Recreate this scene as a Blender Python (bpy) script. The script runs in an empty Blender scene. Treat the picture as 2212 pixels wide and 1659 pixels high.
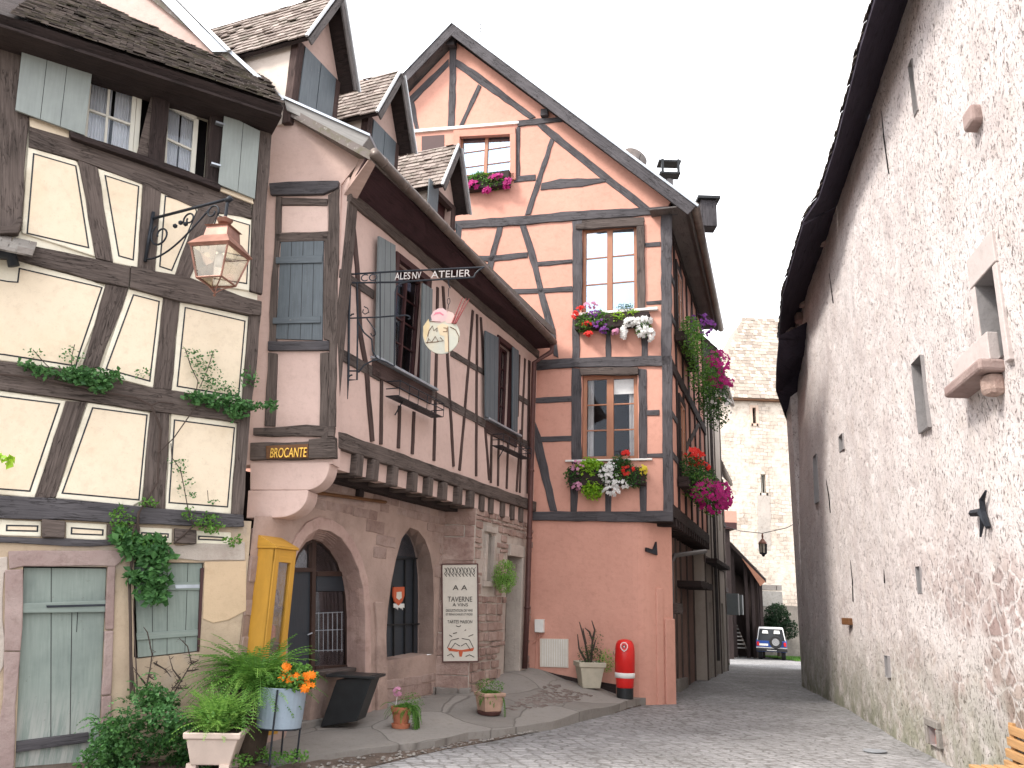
import bpy, math, random
from mathutils import Vector, noise
from mathutils.geometry import tessellate_polygon, delaunay_2d_cdt
random.seed(7)
R = math.radians
scene = bpy.context.scene
COL = scene.collection
V = Vector

# ------------------------------------------------------------------ camera
F_PX, PITCH, ROLL, EYE = 1720.0, R(15.2), R(2.0), 1.75     # focal length for a 2212 px wide picture
cam = bpy.data.cameras.new('camera')
cam.sensor_fit = 'HORIZONTAL'; cam.sensor_width = 36.0; cam.lens = 36.0 * F_PX / 2212.0
cam.clip_start = 0.1; cam.clip_end = 2000
camo = bpy.data.objects.new('camera', cam); COL.objects.link(camo)
camo.rotation_mode = 'QUATERNION'
from mathutils import Matrix
_q = Matrix.Rotation(R(90) + PITCH, 4, 'X') @ Matrix.Rotation(ROLL, 4, 'Z')
camo.matrix_world = Matrix.Translation((0, 0, EYE)) @ _q
scene.camera = camo

# ------------------------------------------------------------------ world, sun, exposure
SUN_AZ, SUN_EL = 245.0, 47.0       # compass style: degrees from +Y clockwise, where the sun stands
w = bpy.data.worlds.new('World'); scene.world = w; w.use_nodes = True
nt = w.node_tree; nt.nodes.clear()
sky = nt.nodes.new('ShaderNodeTexSky'); sky.sky_type = 'NISHITA'; sky.sun_disc = False
sky.sun_elevation = R(SUN_EL); sky.sun_rotation = R(SUN_AZ); sky.dust_density = 4.0; sky.air_density = 1.0
mx = nt.nodes.new('ShaderNodeMix'); mx.data_type = 'RGBA'
tc = nt.nodes.new('ShaderNodeTexCoord'); ns = nt.nodes.new('ShaderNodeTexNoise')
ns.inputs['Scale'].default_value = 2.2; ns.inputs['Detail'].default_value = 5
rp = nt.nodes.new('ShaderNodeMapRange'); rp.inputs[1].default_value = .38; rp.inputs[2].default_value = .56
rp.inputs[3].default_value = .70; rp.inputs[4].default_value = .97
nt.links.new(tc.outputs['Generated'], ns.inputs['Vector']); nt.links.new(ns.outputs[0], rp.inputs[0])
nt.links.new(rp.outputs[0], mx.inputs[0]); nt.links.new(sky.outputs[0], mx.inputs[6])
mx.inputs[7].default_value = (13.0, 13.1, 13.5, 1)
bg = nt.nodes.new('ShaderNodeBackground'); bg.inputs[1].default_value = .125
ow = nt.nodes.new('ShaderNodeOutputWorld')
nt.links.new(mx.outputs[2], bg.inputs[0]); nt.links.new(bg.outputs[0], ow.inputs[0])
sl = bpy.data.lights.new('sun', 'SUN'); sl.energy = 3.0; sl.angle = R(12); sl.color = (1, .95, .88)
so = bpy.data.objects.new('sun', sl); COL.objects.link(so)
sd = V((math.sin(R(SUN_AZ)) * math.cos(R(SUN_EL)), math.cos(R(SUN_AZ)) * math.cos(R(SUN_EL)), math.sin(R(SUN_EL))))
so.rotation_euler = sd.to_track_quat('Z', 'Y').to_euler(); so.location = (0, 0, 30)
scene.view_settings.view_transform = 'Standard'; scene.view_settings.look = 'None'
scene.view_settings.gamma = 1; scene.view_settings.exposure = 0.84

# ------------------------------------------------------------------ survey: sight lines to points of known planes
CAMP = V((0, 0, EYE))
def ray(u, v):
    x = u - 1106.0; y = 829.5 - v; c, s = math.cos(ROLL), math.sin(ROLL)
    X = c * x - s * y; Y = s * x + c * y
    return V((X, F_PX * math.cos(PITCH) - Y * math.sin(PITCH), F_PX * math.sin(PITCH) + Y * math.cos(PITCH)))
def gp(u, v, z):
    r = ray(u, v); return CAMP + r * ((z - EYE) / r.z)
class Plane:
    def __init__(s, p, yaw, flip=False):
        s.p = V((p[0], p[1], 0)); s.t = V((math.sin(R(yaw)), math.cos(R(yaw)), 0)); s.n = V((s.t.y, -s.t.x, 0))
    def st(s, u, v, off=0.0):
        r = ray(u, v); o = s.p + s.n * off
        k = (o - CAMP).dot(s.n) / r.dot(s.n); q = CAMP + r * k
        return ((q - o).dot(s.t), q.z)
    def w(s, a, z, off=0.0): return s.p + s.t * a + s.n * off + V((0, 0, z))
    def at(s, u, v, off=0.0): a, z = s.st(u, v, off); return s.w(a, z, off)
    def par(s, off): q = s.p + s.n * off; pl = Plane((q.x, q.y), 0); pl.t = s.t; pl.n = s.n; return pl
    def rect(s, u0, v0, u1, v1, off=0.0):
        a, b = s.st(u0, v0, off), s.st(u1, v1, off)
        return (min(a[0], b[0]), min(a[1], b[1]), max(a[0], b[0]), max(a[1], b[1]))
ZT = {1: (.375, 0, 0), 2: (.375, 0, 553), 3: (.33333, 0, 1106), 4: (.33333, 483.9, 0), 5: (.41665, 518.4, 345.6),
      6: (.41665, 518.4, 933.1), 7: (.4583, 829.5, 34.6), 8: (.5, 1106, 760.3), 11: (.25, 1520.7, 622.1),
      12: (.2707, 1486.1, 1036.8), 13: (.5, 1658.9, 0), 14: (.5, 1658.9, 829.5), 15: (.4687, 622.1, 1347.9),
      16: (.3334, 1175.1, 414.7), 17: (.2083, 725.8, 539.2), 18: (.3957, 1175.1, 898.6), 0: (1, 0, 0)}
def Z(k, *c):
    m, a, b = ZT[k]; return [(c[i] * m + a, c[i + 1] * m + b) for i in range(0, len(c), 2)]
def mpp(P): return (P - CAMP).dot(V((0, math.cos(PITCH), math.sin(PITCH)))) / F_PX   # metres per picture unit

CPT = (2.80, 16.57)                                      # lower corner of the orange house
UP = Plane((.55, 17.30), 22.5)                           # pink house, street front, upper storey
GP = UP.par(-.55)                                        # pink house, ground floor with the arches
LP = Plane(GP.at(530, 1300)[:2], 60)                     # yellow half-timbered house
OP = Plane(CPT, 108)                                     # orange house, gable front
_c = OP.at(1450, 1105); OSP = Plane(_c[:2], 19.5)        # orange house, street side
_n = UP.w(-7.72, 0); NP = Plane(_n[:2], 96)              # pink house, narrow end face (t points right)
_e = UP.at(1020, 1300); EP = Plane(_e[:2], 96)           # face of the buttress with the poster

# ------------------------------------------------------------------ scene bookkeeping
ORG = {}
def tag(o, label=None, cat=None, group=None, kind=None):
    if label: o['label'] = label
    if cat: o['category'] = cat
    if group: o['group'] = group
    if kind: o['kind'] = kind
    return o
def thing(name, label, cat, loc, group=None):
    o = bpy.data.objects.new(name, None); COL.objects.link(o); o.location = loc; o.empty_display_size = .1
    ORG[o.name] = V(loc); return tag(o, label, cat, group)
class MB:
    def __init__(s): s.v = []; s.f = []; s.uv = []
    def add(s, vs, fs, uvs=None):
        b = len(s.v); s.v += [V(p) for p in vs]
        for i, f in enumerate(fs):
            s.f.append([b + k for k in f])
            s.uv.append(uvs[i] if uvs else [(vs[k][0] + vs[k][1], vs[k][2]) for k in f])
        return s
    # oriented box: corner o and edge vectors a, b, c
    def box(s, o, a, b, c):
        o, a, b, c = V(o), V(a), V(b), V(c)
        if a.cross(b).dot(c) < 0: a, b = b, a
        vs = [o, o + a, o + a + b, o + b, o + c, o + a + c, o + a + b + c, o + b + c]
        L = [a.length, b.length, c.length]; r = random.random() * 10
        fs = [(3, 2, 1, 0), (4, 5, 6, 7), (0, 1, 5, 4), (1, 2, 6, 5), (2, 3, 7, 6), (3, 0, 4, 7)]
        ax = [(0, 1), (0, 1), (0, 2), (1, 2), (0, 2), (1, 2)]
        co = [(0, 0, 0), (1, 0, 0), (1, 1, 0), (0, 1, 0), (0, 0, 1), (1, 0, 1), (1, 1, 1), (0, 1, 1)]
        uvs = []
        for f, (i, j) in zip(fs, ax):
            if L[i] < L[j]: i, j = j, i
            uvs.append([(co[k][i] * L[i] + r, co[k][j] * L[j] + r) for k in f])
        return s.add(vs, fs, uvs)
    def cbox(s, c, x, y, z):      # centred, world axes scaled vectors
        x, y, z = V(x), V(y), V(z); return s.box(V(c) - (x + y + z) / 2, x, y, z)
    def prism(s, pl, pts, d0, d1, wob=0.0, step=.22):
        A = sum(pts[i][0] * pts[(i + 1) % len(pts)][1] - pts[(i + 1) % len(pts)][0] * pts[i][1] for i in range(len(pts)))
        if A < 0: pts = pts[::-1]
        el = max(range(len(pts)), key=lambda i: math.dist(pts[i], pts[(i + 1) % len(pts)]))
        e = V((pts[(el + 1) % len(pts)][0] - pts[el][0], pts[(el + 1) % len(pts)][1] - pts[el][1])).normalized()
        if wob:
            q = []
            for i, p in enumerate(pts):
                n = pts[(i + 1) % len(pts)]; L = math.dist(p, n); k = max(1, int(L / step))
                nx, ny = -(n[1] - p[1]) / max(L, 1e-6), (n[0] - p[0]) / max(L, 1e-6)
                for j in range(k):
                    f = j / k; d = random.uniform(-wob, wob) if j else random.uniform(-wob, wob) * .4
                    q.append((p[0] + (n[0] - p[0]) * f + nx * d, p[1] + (n[1] - p[1]) * f + ny * d))
            pts = q
        m = len(pts); r = random.random() * 20
        vs = [pl.w(a, z, d1) for a, z in pts] + [pl.w(a, z, d0) for a, z in pts]
        def U(p, dd=0): return (p[0] * e.x + p[1] * e.y + r, -p[0] * e.y + p[1] * e.x + dd + r)
        fs = [list(range(m))]; uv = [[U(p) for p in pts]]
        for i in range(m):
            j = (i + 1) % m; fs.append([i, m + i, m + j, j]); uv.append([U(pts[i]), U(pts[i], .07), U(pts[j], .07), U(pts[j])])
        fs.append(list(range(2 * m - 1, m - 1, -1))); uv.append([U(p) for p in pts[::-1]])
        return s.add(vs, fs, uv)
    def px(s, pl, pix, d0, d1, wob=0.0): return s.prism(pl, [pl.st(*p) for p in pix], d0, d1, wob)
    def rectp(s, pl, r, d0, d1, wob=0): return s.prism(pl, [(r[0], r[1]), (r[2], r[1]), (r[2], r[3]), (r[0], r[3])], d0, d1, wob)
    def line(s, pl, pts, wd, d0, d1, wob=0.004):       # beam along a polyline in plane coordinates
        Ls, Rs = [], []
        for i, p in enumerate(pts):
            a = pts[max(0, i - 1)]; b = pts[min(len(pts) - 1, i + 1)]
            dx, dy = b[0] - a[0], b[1] - a[1]; L = math.hypot(dx, dy)
            Ls.append((p[0] - dy / L * wd / 2, p[1] + dx / L * wd / 2)); Rs.append((p[0] + dy / L * wd / 2, p[1] - dx / L * wd / 2))
        return s.prism(pl, Rs + Ls[::-1], d0, d1, wob)
    def tube(s, pts, r, n=8, cap=True):
        pts = [V(p) for p in pts]; rs = r if isinstance(r, (list, tuple)) else [r] * len(pts)
        vs = []; up = V((0, 0, 1)); prev = None
        for i, p in enumerate(pts):
            d = (pts[min(i + 1, len(pts) - 1)] - pts[max(i - 1, 0)]).normalized()
            if prev is None:
                a = d.cross(up if abs(d.z) < .95 else V((1, 0, 0))).normalized()
            else:
                a = (prev - d * prev.dot(d)).normalized()
            prev = a; b = d.cross(a)
            for k in range(n):
                t = 2 * math.pi * k / n; vs.append(p + (a * math.cos(t) + b * math.sin(t)) * rs[i])
        fs = []
        for i in range(len(pts) - 1):
            for k in range(n):
                fs.append((i * n + k, i * n + (k + 1) % n, (i + 1) * n + (k + 1) % n, (i + 1) * n + k))
        if cap: fs.append(tuple(range(n - 1, -1, -1))); fs.append(tuple(range((len(pts) - 1) * n, len(pts) * n)))
        return s.add(vs, fs)
    def lathe(s, c, prof, n=24, sx=1, sy=1):          # prof: (radius, z)
        c = V(c); vs = []; fs = []
        for r, z in prof:
            for k in range(n):
                t = 2 * math.pi * k / n; vs.append(c + V((r * math.cos(t) * sx, r * math.sin(t) * sy, z)))
        for i in range(len(prof) - 1):
            for k in range(n): fs.append((i * n + k, i * n + (k + 1) % n, (i + 1) * n + (k + 1) % n, (i + 1) * n + k))
        fs.append(tuple(range(n - 1, -1, -1))); fs.append(tuple(range((len(prof) - 1) * n, len(prof) * n)))
        return s.add(vs, fs)
    def loft(s, rings, close=True, cap=True):
        m = len(rings[0]); vs = [p for r in rings for p in r]; fs = []
        for i in range(len(rings) - 1):
            for k in range(m if close else m - 1): fs.append((i * m + k, i * m + (k + 1) % m, (i + 1) * m + (k + 1) % m, (i + 1) * m + k))
        if cap: fs.append(tuple(range(m - 1, -1, -1))); fs.append(tuple(range((len(rings) - 1) * m, len(rings) * m)))
        return s.add(vs, fs)
    def obj(s, name, mat, parent=None, bevel=0, smooth=False, loc=None):
        me = bpy.data.meshes.new(name)
        o0 = ORG[parent.name] if parent else V(loc or (0, 0, 0))
        me.from_pydata([tuple(p - o0) for p in s.v], [], s.f)
        ul = me.uv_layers.new(name='UVMap'); k = 0
        for uvs in s.uv:
            for q in uvs: ul.data[k].uv = q; k += 1
        for m in (mat if isinstance(mat, list) else [mat]): me.materials.append(m)
        if smooth: me.polygons.foreach_set('use_smooth', [True] * len(me.polygons))
        o = bpy.data.objects.new(name, me); COL.objects.link(o)
        if parent: o.parent = parent
        else: o.location = o0
        ORG[o.name] = o0
        if bevel:
            b = o.modifiers.new('bevel', 'BEVEL'); b.width = bevel; b.segments = 2; b.limit_method = 'ANGLE'; b.angle_limit = R(50)
        return o

# ------------------------------------------------------------------ materials
class NT:
    def __init__(s, name):
        s.m = bpy.data.materials.new(name); s.m.use_nodes = True; s.t = s.m.node_tree; s.t.nodes.clear()
        s.out = s.t.nodes.new('ShaderNodeOutputMaterial'); s.b = s.t.nodes.new('ShaderNodeBsdfPrincipled')
        s.t.links.new(s.b.outputs[0], s.out.inputs[0])
    def n(s, typ, **kw):
        x = s.t.nodes.new('ShaderNode' + typ)
        for k, v in kw.items():
            if k[0] == 'i' and k[1:].isdigit(): s.set(x.inputs[int(k[1:])], v)
            elif k in x.inputs: s.set(x.inputs[k], v)
            else: setattr(x, k, v)
        return x
    def set(s, sock, v):
        if hasattr(v, 'is_output'): s.t.links.new(v, sock)
        else: sock.default_value = v
    def coord(s, kind='Object', scale=(1, 1, 1)):
        c = s.n('TexCoord'); m = s.n('Mapping', Scale=scale); s.t.links.new(c.outputs[kind], m.inputs[0]); return m.outputs[0]
    def noise(s, vec, sc, det=4, rough=.55, dist=0):
        return s.n('TexNoise', Vector=vec, Scale=sc, Detail=det, Roughness=rough, Distortion=dist).outputs[0]
    def rng(s, x, a, b, c=0., d=1.): return s.n('MapRange', i0=x, i1=a, i2=b, i3=c, i4=d).outputs[0]
    def mix(s, f, a, b):
        m = s.n('Mix', data_type='RGBA'); s.set(m.inputs[0], f)
        for i, q in ((6, a), (7, b)): s.set(m.inputs[i], q if hasattr(q, 'is_output') else (*q[:3], 1))
        return m.outputs[2]
    def mul(s, f, a, b):
        m = s.n('Mix', data_type='RGBA', blend_type='MULTIPLY'); s.set(m.inputs[0], f)
        for i, q in ((6, a), (7, b)): s.set(m.inputs[i], q if hasattr(q, 'is_output') else (*q[:3], 1))
        return m.outputs[2]
    def math(s, op, a, b=0.): return s.n('Math', operation=op, i0=a, i1=b).outputs[0]
    def bump(s, h, st, dist=.02, prev=None):
        b = s.n('Bump', Strength=st, Distance=dist); s.set(b.inputs['Height'], h)
        if prev is not None: s.set(b.inputs['Normal'], prev)
        return b.outputs[0]
    def fin(s, col=None, rough=.8, nrm=None, spec=.3, metal=0.):
        if col is not None: s.set(s.b.inputs['Base Color'], col if hasattr(col, 'is_output') else (*col[:3], 1))
        s.set(s.b.inputs['Roughness'], rough); s.b.inputs['Specular IOR Level'].default_value = spec; s.b.inputs['Metallic'].default_value = metal
        if nrm is not None: s.set(s.b.inputs['Normal'], nrm)
        return s.m
def sc3(c, k): return tuple(min(1, x * k) for x in c[:3])
def plaster(name, c, var=.14, stain=None, stf=.5, bump=.35, bs=55):
    t = NT(name); v = t.coord()
    a = t.noise(v, 1.3, 5, .6); col = t.mix(t.rng(a, .3, .7), sc3(c, 1 - var), sc3(c, 1 + var * .6))
    b = t.noise(v, 9, 6, .7); col = t.mul(t.rng(b, .5, .75, 0, .45), col, (.72, .68, .66))
    if stain: col = t.mix(t.rng(t.noise(v, .9, 7, .65, .4), .52, .66, 0, stf), col, stain)
    sp = t.noise(v, 60, 3, .6); col = t.mul(t.rng(sp, .62, .72, 0, .3), col, (.5, .47, .45))
    n = t.bump(t.noise(v, bs, 5, .65), bump, .01); n = t.bump(t.noise(v, 4, 3), .5, .03, n)
    return t.fin(col, .9, n, .2)
def timber(name, c1, c2, gap=(.02, .016, .014)):
    t = NT(name); v = t.coord('UV', (1.2, 26, 1))
    g = t.noise(v, 1.6, 6, .7, .6); col = t.mix(t.rng(g, .3, .7), c1, c2)
    v2 = t.coord('UV', (1.1, 12, 1)); k = t.noise(v2, 2.3, 3, .5, 1.2); crack = t.rng(t.math('ABSOLUTE', t.math('SUBTRACT', k, .5)), 0, .022, 1, 0)
    v3 = t.coord('UV', (.8, 1.2, 1)); m = t.rng(t.noise(v3, 3, 3), .42, .6)
    crk = t.math('MULTIPLY', crack, m); col = t.mix(crk, col, gap)
    wv = t.rng(t.noise(v3, 1.4, 3), .35, .7, 0, .35); col = t.mix(wv, col, sc3(c2, 1.35))
    h = t.math('SUBTRACT', g, t.math('MULTIPLY', crk, 1.5)); n = t.bump(h, .8, .012)
    return t.fin(col, .85, n, .2)
def paint(name, c, var=.1, rough=.6, plank=None, wear=(.35, .33, .3), wf=.35):
    t = NT(name); v = t.coord('UV', (1, 1, 1)); o = t.coord()
    g = t.noise(t.coord('UV', (1.5, 18, 1)), 2, 4, .6); col = t.mix(t.rng(g, .3, .75), sc3(c, 1 - var), sc3(c, 1 + var))
    big = t.noise(o, 2.2, 5, .6); col = t.mul(t.rng(big, .45, .7, 0, .5), col, (.72, .72, .74))
    col = t.mix(t.rng(t.noise(o, 14, 6, .75), .62, .7, 0, wf), col, wear)
    n = t.bump(g, .25, .006)
    return t.fin(col, rough, n, .35)
def plain(name, c, rough=.5, metal=0., var=.08, bs=40, bump=.1, spec=.4):
    t = NT(name); v = t.coord(); a = t.noise(v, 6, 4); col = t.mix(t.rng(a, .3, .7), sc3(c, 1 - var), sc3(c, 1 + var))
    d = t.noise(v, 25, 5, .7); col = t.mul(t.rng(d, .55, .75, 0, .3), col, (.6, .57, .54))
    return t.fin(col, rough, t.bump(t.noise(v, bs, 3), bump, .005), spec, metal)
def stone(name, c, c2, scale=1.0, bump=.9, mort=None):
    t = NT(name); v = t.coord(); a = t.noise(v, 1.6 * scale, 6, .65); b = t.noise(v, 7 * scale, 6, .7)
    isl = t.n('NewGeometry').outputs['Random Per Island']
    col = t.mix(t.rng(a, .32, .68), c, c2); col = t.mul(t.rng(isl, 0, 1, 0, .6), col, (.72, .64, .62))
    col = t.mul(t.rng(b, .5, .72, 0, .6), col, (.55, .5, .47)); col = t.mix(t.rng(t.noise(v, 3.3, 5, .6), .6, .72, 0, .35), col, sc3(c, 1.5))
    n = t.bump(t.noise(v, 38, 6, .7), bump, .012); n = t.bump(b, .7, .03, n)
    return t.fin(col, .92, n, .2)
def glass(name, refl=.12, tint=(.9, .95, 1), dark=None):
    t = NT(name); g = t.n('BsdfGlossy', Roughness=.015); g.inputs[0].default_value = (*tint, 1); tr = t.n('BsdfTransparent')
    v = t.coord(); nb = t.bump(t.noise(v, 2.2, 2), .06, .02); t.set(g.inputs['Normal'], nb)
    lw = t.n('LayerWeight', Blend=.25); f = t.rng(lw.outputs[0], 0, 1, refl, dark or 1)
    ms = t.n('MixShader'); t.set(ms.inputs[0], f); t.t.links.new(tr.outputs[0], ms.inputs[1]); t.t.links.new(g.outputs[0], ms.inputs[2])
    t.t.links.new(ms.outputs[0], t.out.inputs[0]); return t.m
def leafm(name, c1, c2, rough=.55):
    t = NT(name); isl = t.n('NewGeometry').outputs['Random Per Island']; col = t.mix(isl, c1, c2)
    t.fin(col, rough, None, .35); tr = t.n('BsdfTranslucent'); t.set(tr.inputs[0], t.mix(.4, col, sc3(c2, 1.6)))
    ms = t.n('MixShader'); ms.inputs[0].default_value = .28
    t.t.links.new(t.b.outputs[0], ms.inputs[1]); t.t.links.new(tr.outputs[0], ms.inputs[2]); t.t.links.new(ms.outputs[0], t.out.inputs[0]); return t.m
def tilem(name, c1, c2, moss=(.1, .1, .05)):
    t = NT(name); isl = t.n('NewGeometry').outputs['Random Per Island']; v = t.coord(); col = t.mix(isl, c1, c2)
    col = t.mix(t.rng(t.noise(v, 5, 6, .7), .48, .68, 0, .7), col, moss); col = t.mix(t.rng(t.noise(v, 17, 5, .7), .58, .68, 0, .5), col, (.42, .4, .37))
    return t.fin(col, .9, t.bump(t.noise(v, 45, 5, .7), .6, .01), .2)

M = {}
M['cream'] = plaster('cream_plaster', (.77, .655, .50), .05, (.66, .50, .33), .3, .2)
M['cream_edge'] = plaster('pale_edge_plaster', (.78, .73, .60), .08, (.5, .42, .3), .5, .3)
M['black_line'] = plain('black_line_paint', (.02, .022, .03), .7)
M['tim_brown'] = timber('weathered_brown_timber', (.034, .026, .023), (.145, .115, .102))
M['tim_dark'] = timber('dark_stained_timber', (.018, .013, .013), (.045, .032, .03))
M['tim_grey'] = timber('grey_brown_timber', (.042, .032, .029), (.13, .105, .096))
M['tim_slate'] = timber('slate_grey_timber', (.03, .028, .032), (.11, .102, .108))
M['tim_thin'] = timber('thin_brown_timber', (.03, .018, .017), (.095, .062, .056))
M['sage'] = paint('sage_grey_paint', (.27, .30, .285), .07, .6)
M['shutblue'] = paint('blue_grey_shutter_paint', (.105, .125, .14), .18, .5)
M['shutgrey'] = paint('grey_shutter_paint', (.17, .19, .195), .1, .55)
def olddoor():
    t = NT('peeling_sage_door_paint'); g = t.noise(t.coord('UV', (1.2, 20, 1)), 2, 5, .65); o = t.coord(); sx = t.n('SeparateXYZ'); t.set(sx.inputs[0], o)
    col = t.mix(t.rng(g, .3, .75), (.20, .24, .215), (.26, .30, .27)); col = t.mul(t.rng(t.noise(o, 2.4, 5, .6), .45, .7, 0, .6), col, (.68, .70, .72))
    st = t.noise(t.coord('Object', (14, 14, 1.1)), 1.6, 5, .7); m = t.math('MULTIPLY', t.rng(st, .40, .58), t.rng(t.math('ADD', sx.outputs[2], t.math('MULTIPLY', st, .6)), 1.15, .55)); col = t.mix(t.math('MULTIPLY', m, .8), col, (.44, .43, .40))
    col = t.mix(t.rng(t.noise(o, 16, 6, .75), .63, .7, 0, .6), col, (.12, .11, .10)); return t.fin(col, .7, t.bump(g, .35, .008), .25)
M['dooroldgreen'] = olddoor()
M['unused'] = paint('worn_sage_door_paint', (.225, .265, .24), .12, .65, None, (.42, .4, .36), .5)
M['whiteframe'] = paint('white_window_paint', (.66, .64, .56), .05, .5, None, (.4, .36, .3), .2)
M['pinkwall'] = plaster('pink_plaster', (.59, .435, .385), .08, (.47, .34, .30), .3, .25)
M['pinkstone'] = plaster('pink_painted_stone', (.41, .30, .255), .22, (.25, .18, .155), .85, 1.0, 38)
M['orange'] = plaster('salmon_plaster', (.60, .315, .245), .06, (.54, .265, .205), .3, .25)
M['orange2'] = plaster('salmon_trim', (.55, .27, .205), .05)
M['lowplaster'] = plaster('old_tan_plaster', (.46, .36, .26), .2, (.33, .29, .26), .9, .7, 40)
M['sandstone'] = stone('pink_sandstone', (.27, .175, .15), (.48, .37, .32), 1.6)
M['surround'] = stone('sandstone_surround', (.30, .215, .20), (.38, .30, .275), 1, .5)
M['mortar'] = plaster('pale_mortar', (.47, .41, .36), .2, (.3, .22, .19), .5, 1.0, 30)
M['tile'] = tilem('old_roof_tiles', (.06, .052, .05), (.24, .205, .19))
M['tile_pale'] = tilem('pale_roof_tiles', (.24, .20, .17), (.50, .43, .36), (.26, .21, .17))
M['zinc'] = plain('zinc_flashing', (.38, .41, .45), .4, .5, .2)
M['fascia'] = paint('grey_fascia', (.24, .23, .22), .15)
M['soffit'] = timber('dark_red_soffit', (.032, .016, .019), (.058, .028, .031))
M['soffit2'] = timber('grey_soffit', (.09, .08, .078), (.14, .125, .12))
M['gutter'] = plain('brown_metal_gutter', (.15, .12, .105), .45, .5, .25)
M['pipe'] = plain('red_brown_downpipe', (.10, .045, .04), .5, .2, .2)
M['pipe_grey'] = plain('grey_downpipe', (.12, .11, .11), .5, .3, .2)
M['iron'] = plain('black_iron', (.022, .026, .034), .5, .4, .3)
M['copper'] = plain('copper_lantern', (.27, .135, .10), .45, .35, .3)
M['lampglass'] = plain('frosted_lamp_glass', (.62, .55, .45), .3, 0, .05)
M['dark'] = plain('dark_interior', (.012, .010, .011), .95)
M['darkred'] = plain('dark_red_frame', (.05, .016, .016), .6)
M['curtain'] = plain('white_curtain', (.50, .52, .56), .9, 0, .06)
M['curtain2'] = plain('grey_curtain', (.34, .33, .33), .9)
M['glass'] = glass('window_glass', .01, (.8, .88, 1), .28)
M['glass_sky'] = glass('sky_reflecting_glass', .40, (.66, .82, 1))
M['brownframe'] = paint('brown_window_frame', (.34, .15, .085), .12, .45)
M['doorframe'] = paint('dark_brown_door_frame', (.05, .028, .022), .2, .5)
M['doorblue'] = paint('dark_blue_door_paint', (.035, .042, .052), .1, .4, None, (.08, .08, .08), .15)
M['yellow'] = paint('ochre_cabinet_paint', (.50, .26, .035), .1, .45, None, (.45, .22, .05), .3)
M['brownwood'] = paint('brown_sign_wood', (.14, .062, .025), .2)
M['gold'] = plain('gold_letters', (.70, .42, .08), .35, .6, .15)
M['board'] = plain('cream_poster', (.62, .575, .50), .6, 0, .04)
M['ink'] = plain('dark_ink', (.04, .035, .03), .8)
M['redink'] = plain('red_ink', (.5, .10, .04), .7)
M['black'] = plain('black_steel', (.018, .02, .022), .42, .2, .2)
M['white'] = plain('white_paint', (.72, .71, .68), .5)
M['red'] = plain('red_enamel', (.62, .018, .016), .28, 0, .06)
M['terra'] = plain('terracotta', (.42, .15, .08), .75, 0, .15, 60, .3)
M['terrapale'] = plain('pale_terracotta', (.42, .27, .20), .8, 0, .2, 60, .3)
M['beigepot'] = plain('beige_pot', (.52, .42, .36), .7, 0, .08)
M['creampot'] = plain('cream_pot', (.46, .42, .33), .7, 0, .12)
M['bluepot'] = plain('blue_grey_zinc', (.27, .33, .39), .5, .3, .08)
M['soil'] = plain('soil', (.05, .035, .025), .95, 0, .3, 60, .8)
M['leaf'] = leafm('green_leaves', (.045, .14, .02), (.14, .29, .05))
M['leafdark'] = leafm('dark_leaves', (.018, .06, .016), (.06, .16, .035))
M['leaflime'] = leafm('lime_leaves', (.14, .32, .02), (.34, .55, .04))
M['fernm'] = leafm('fern_green', (.10, .25, .04), (.30, .50, .11))
M['vine'] = leafm('vine_leaves', (.03, .10, .03), (.11, .26, .08))
M['twig'] = plain('twig_bark', (.06, .042, .035), .9)
for nme, c in dict(magenta=(.5, .02, .22), white=(.85, .84, .82), redf=(.75, .03, .02), pinkf=(.65, .3, .45), purple=(.22, .05, .30), orangef=(.95, .26, .01), yellowf=(.75, .6, .05)).items():
    M['f_' + nme] = leafm('petals_' + nme, sc3(c, .75), c)
M['slab'] = stone('grey_pavement_slab', (.215, .20, .185), (.30, .28, .255), 1, .6)
M['dirt'] = stone('brown_gutter_dirt', (.10, .075, .06), (.19, .15, .125), 2, 1.2)
def cobble():
    t = NT('worn_setts'); v = t.coord(); d = t.n('TexNoise', Vector=v, Scale=6., Detail=2.)
    ad = t.n('VectorMath', operation='MULTIPLY_ADD', i0=d.outputs['Color'], i1=(.05, .05, .05), i2=v).outputs[0]
    rot = t.n('Mapping', Vector=ad, Rotation=(0, 0, R(-14)), Scale=(5.2, 7.4, 0))
    vo = t.n('TexVoronoi', Vector=rot.outputs[0], Scale=1., Randomness=.55, feature='DISTANCE_TO_EDGE')
    vc = t.n('TexVoronoi', Vector=rot.outputs[0], Scale=1., Randomness=.55)
    e = t.rng(vo.outputs['Distance'], 0, .13); g = t.n('SeparateColor'); t.set(g.inputs[0], vc.outputs['Color'])
    col = t.mix(g.outputs[0], (.24, .235, .238), (.40, .39, .395)); col = t.mix(t.rng(t.noise(v, .7, 6, .6), .35, .68), (.205, .20, .20), col)
    col = t.mix(t.rng(t.noise(v, 30, 4, .7), .52, .68, 0, .6), col, (.46, .45, .44)); col = t.mix(t.rng(t.noise(v, 19, 5, .75), .55, .68, 0, .6), col, (.10, .095, .09))
    big = t.noise(v, .45, 4, .6)
    fac = t.math('MULTIPLY', t.rng(big, .3, .65, .9, .5), t.math('SUBTRACT', 1.0, e)); col = t.mix(fac, col, (.085, .078, .07))
    h = t.math('ADD', t.math('MULTIPLY', e, .6), t.math('MULTIPLY', t.noise(v, 26, 5, .7), .7))
    return t.fin(col, .75, t.bump(h, .85, .025), .35)
M['cobble'] = cobble()
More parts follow.
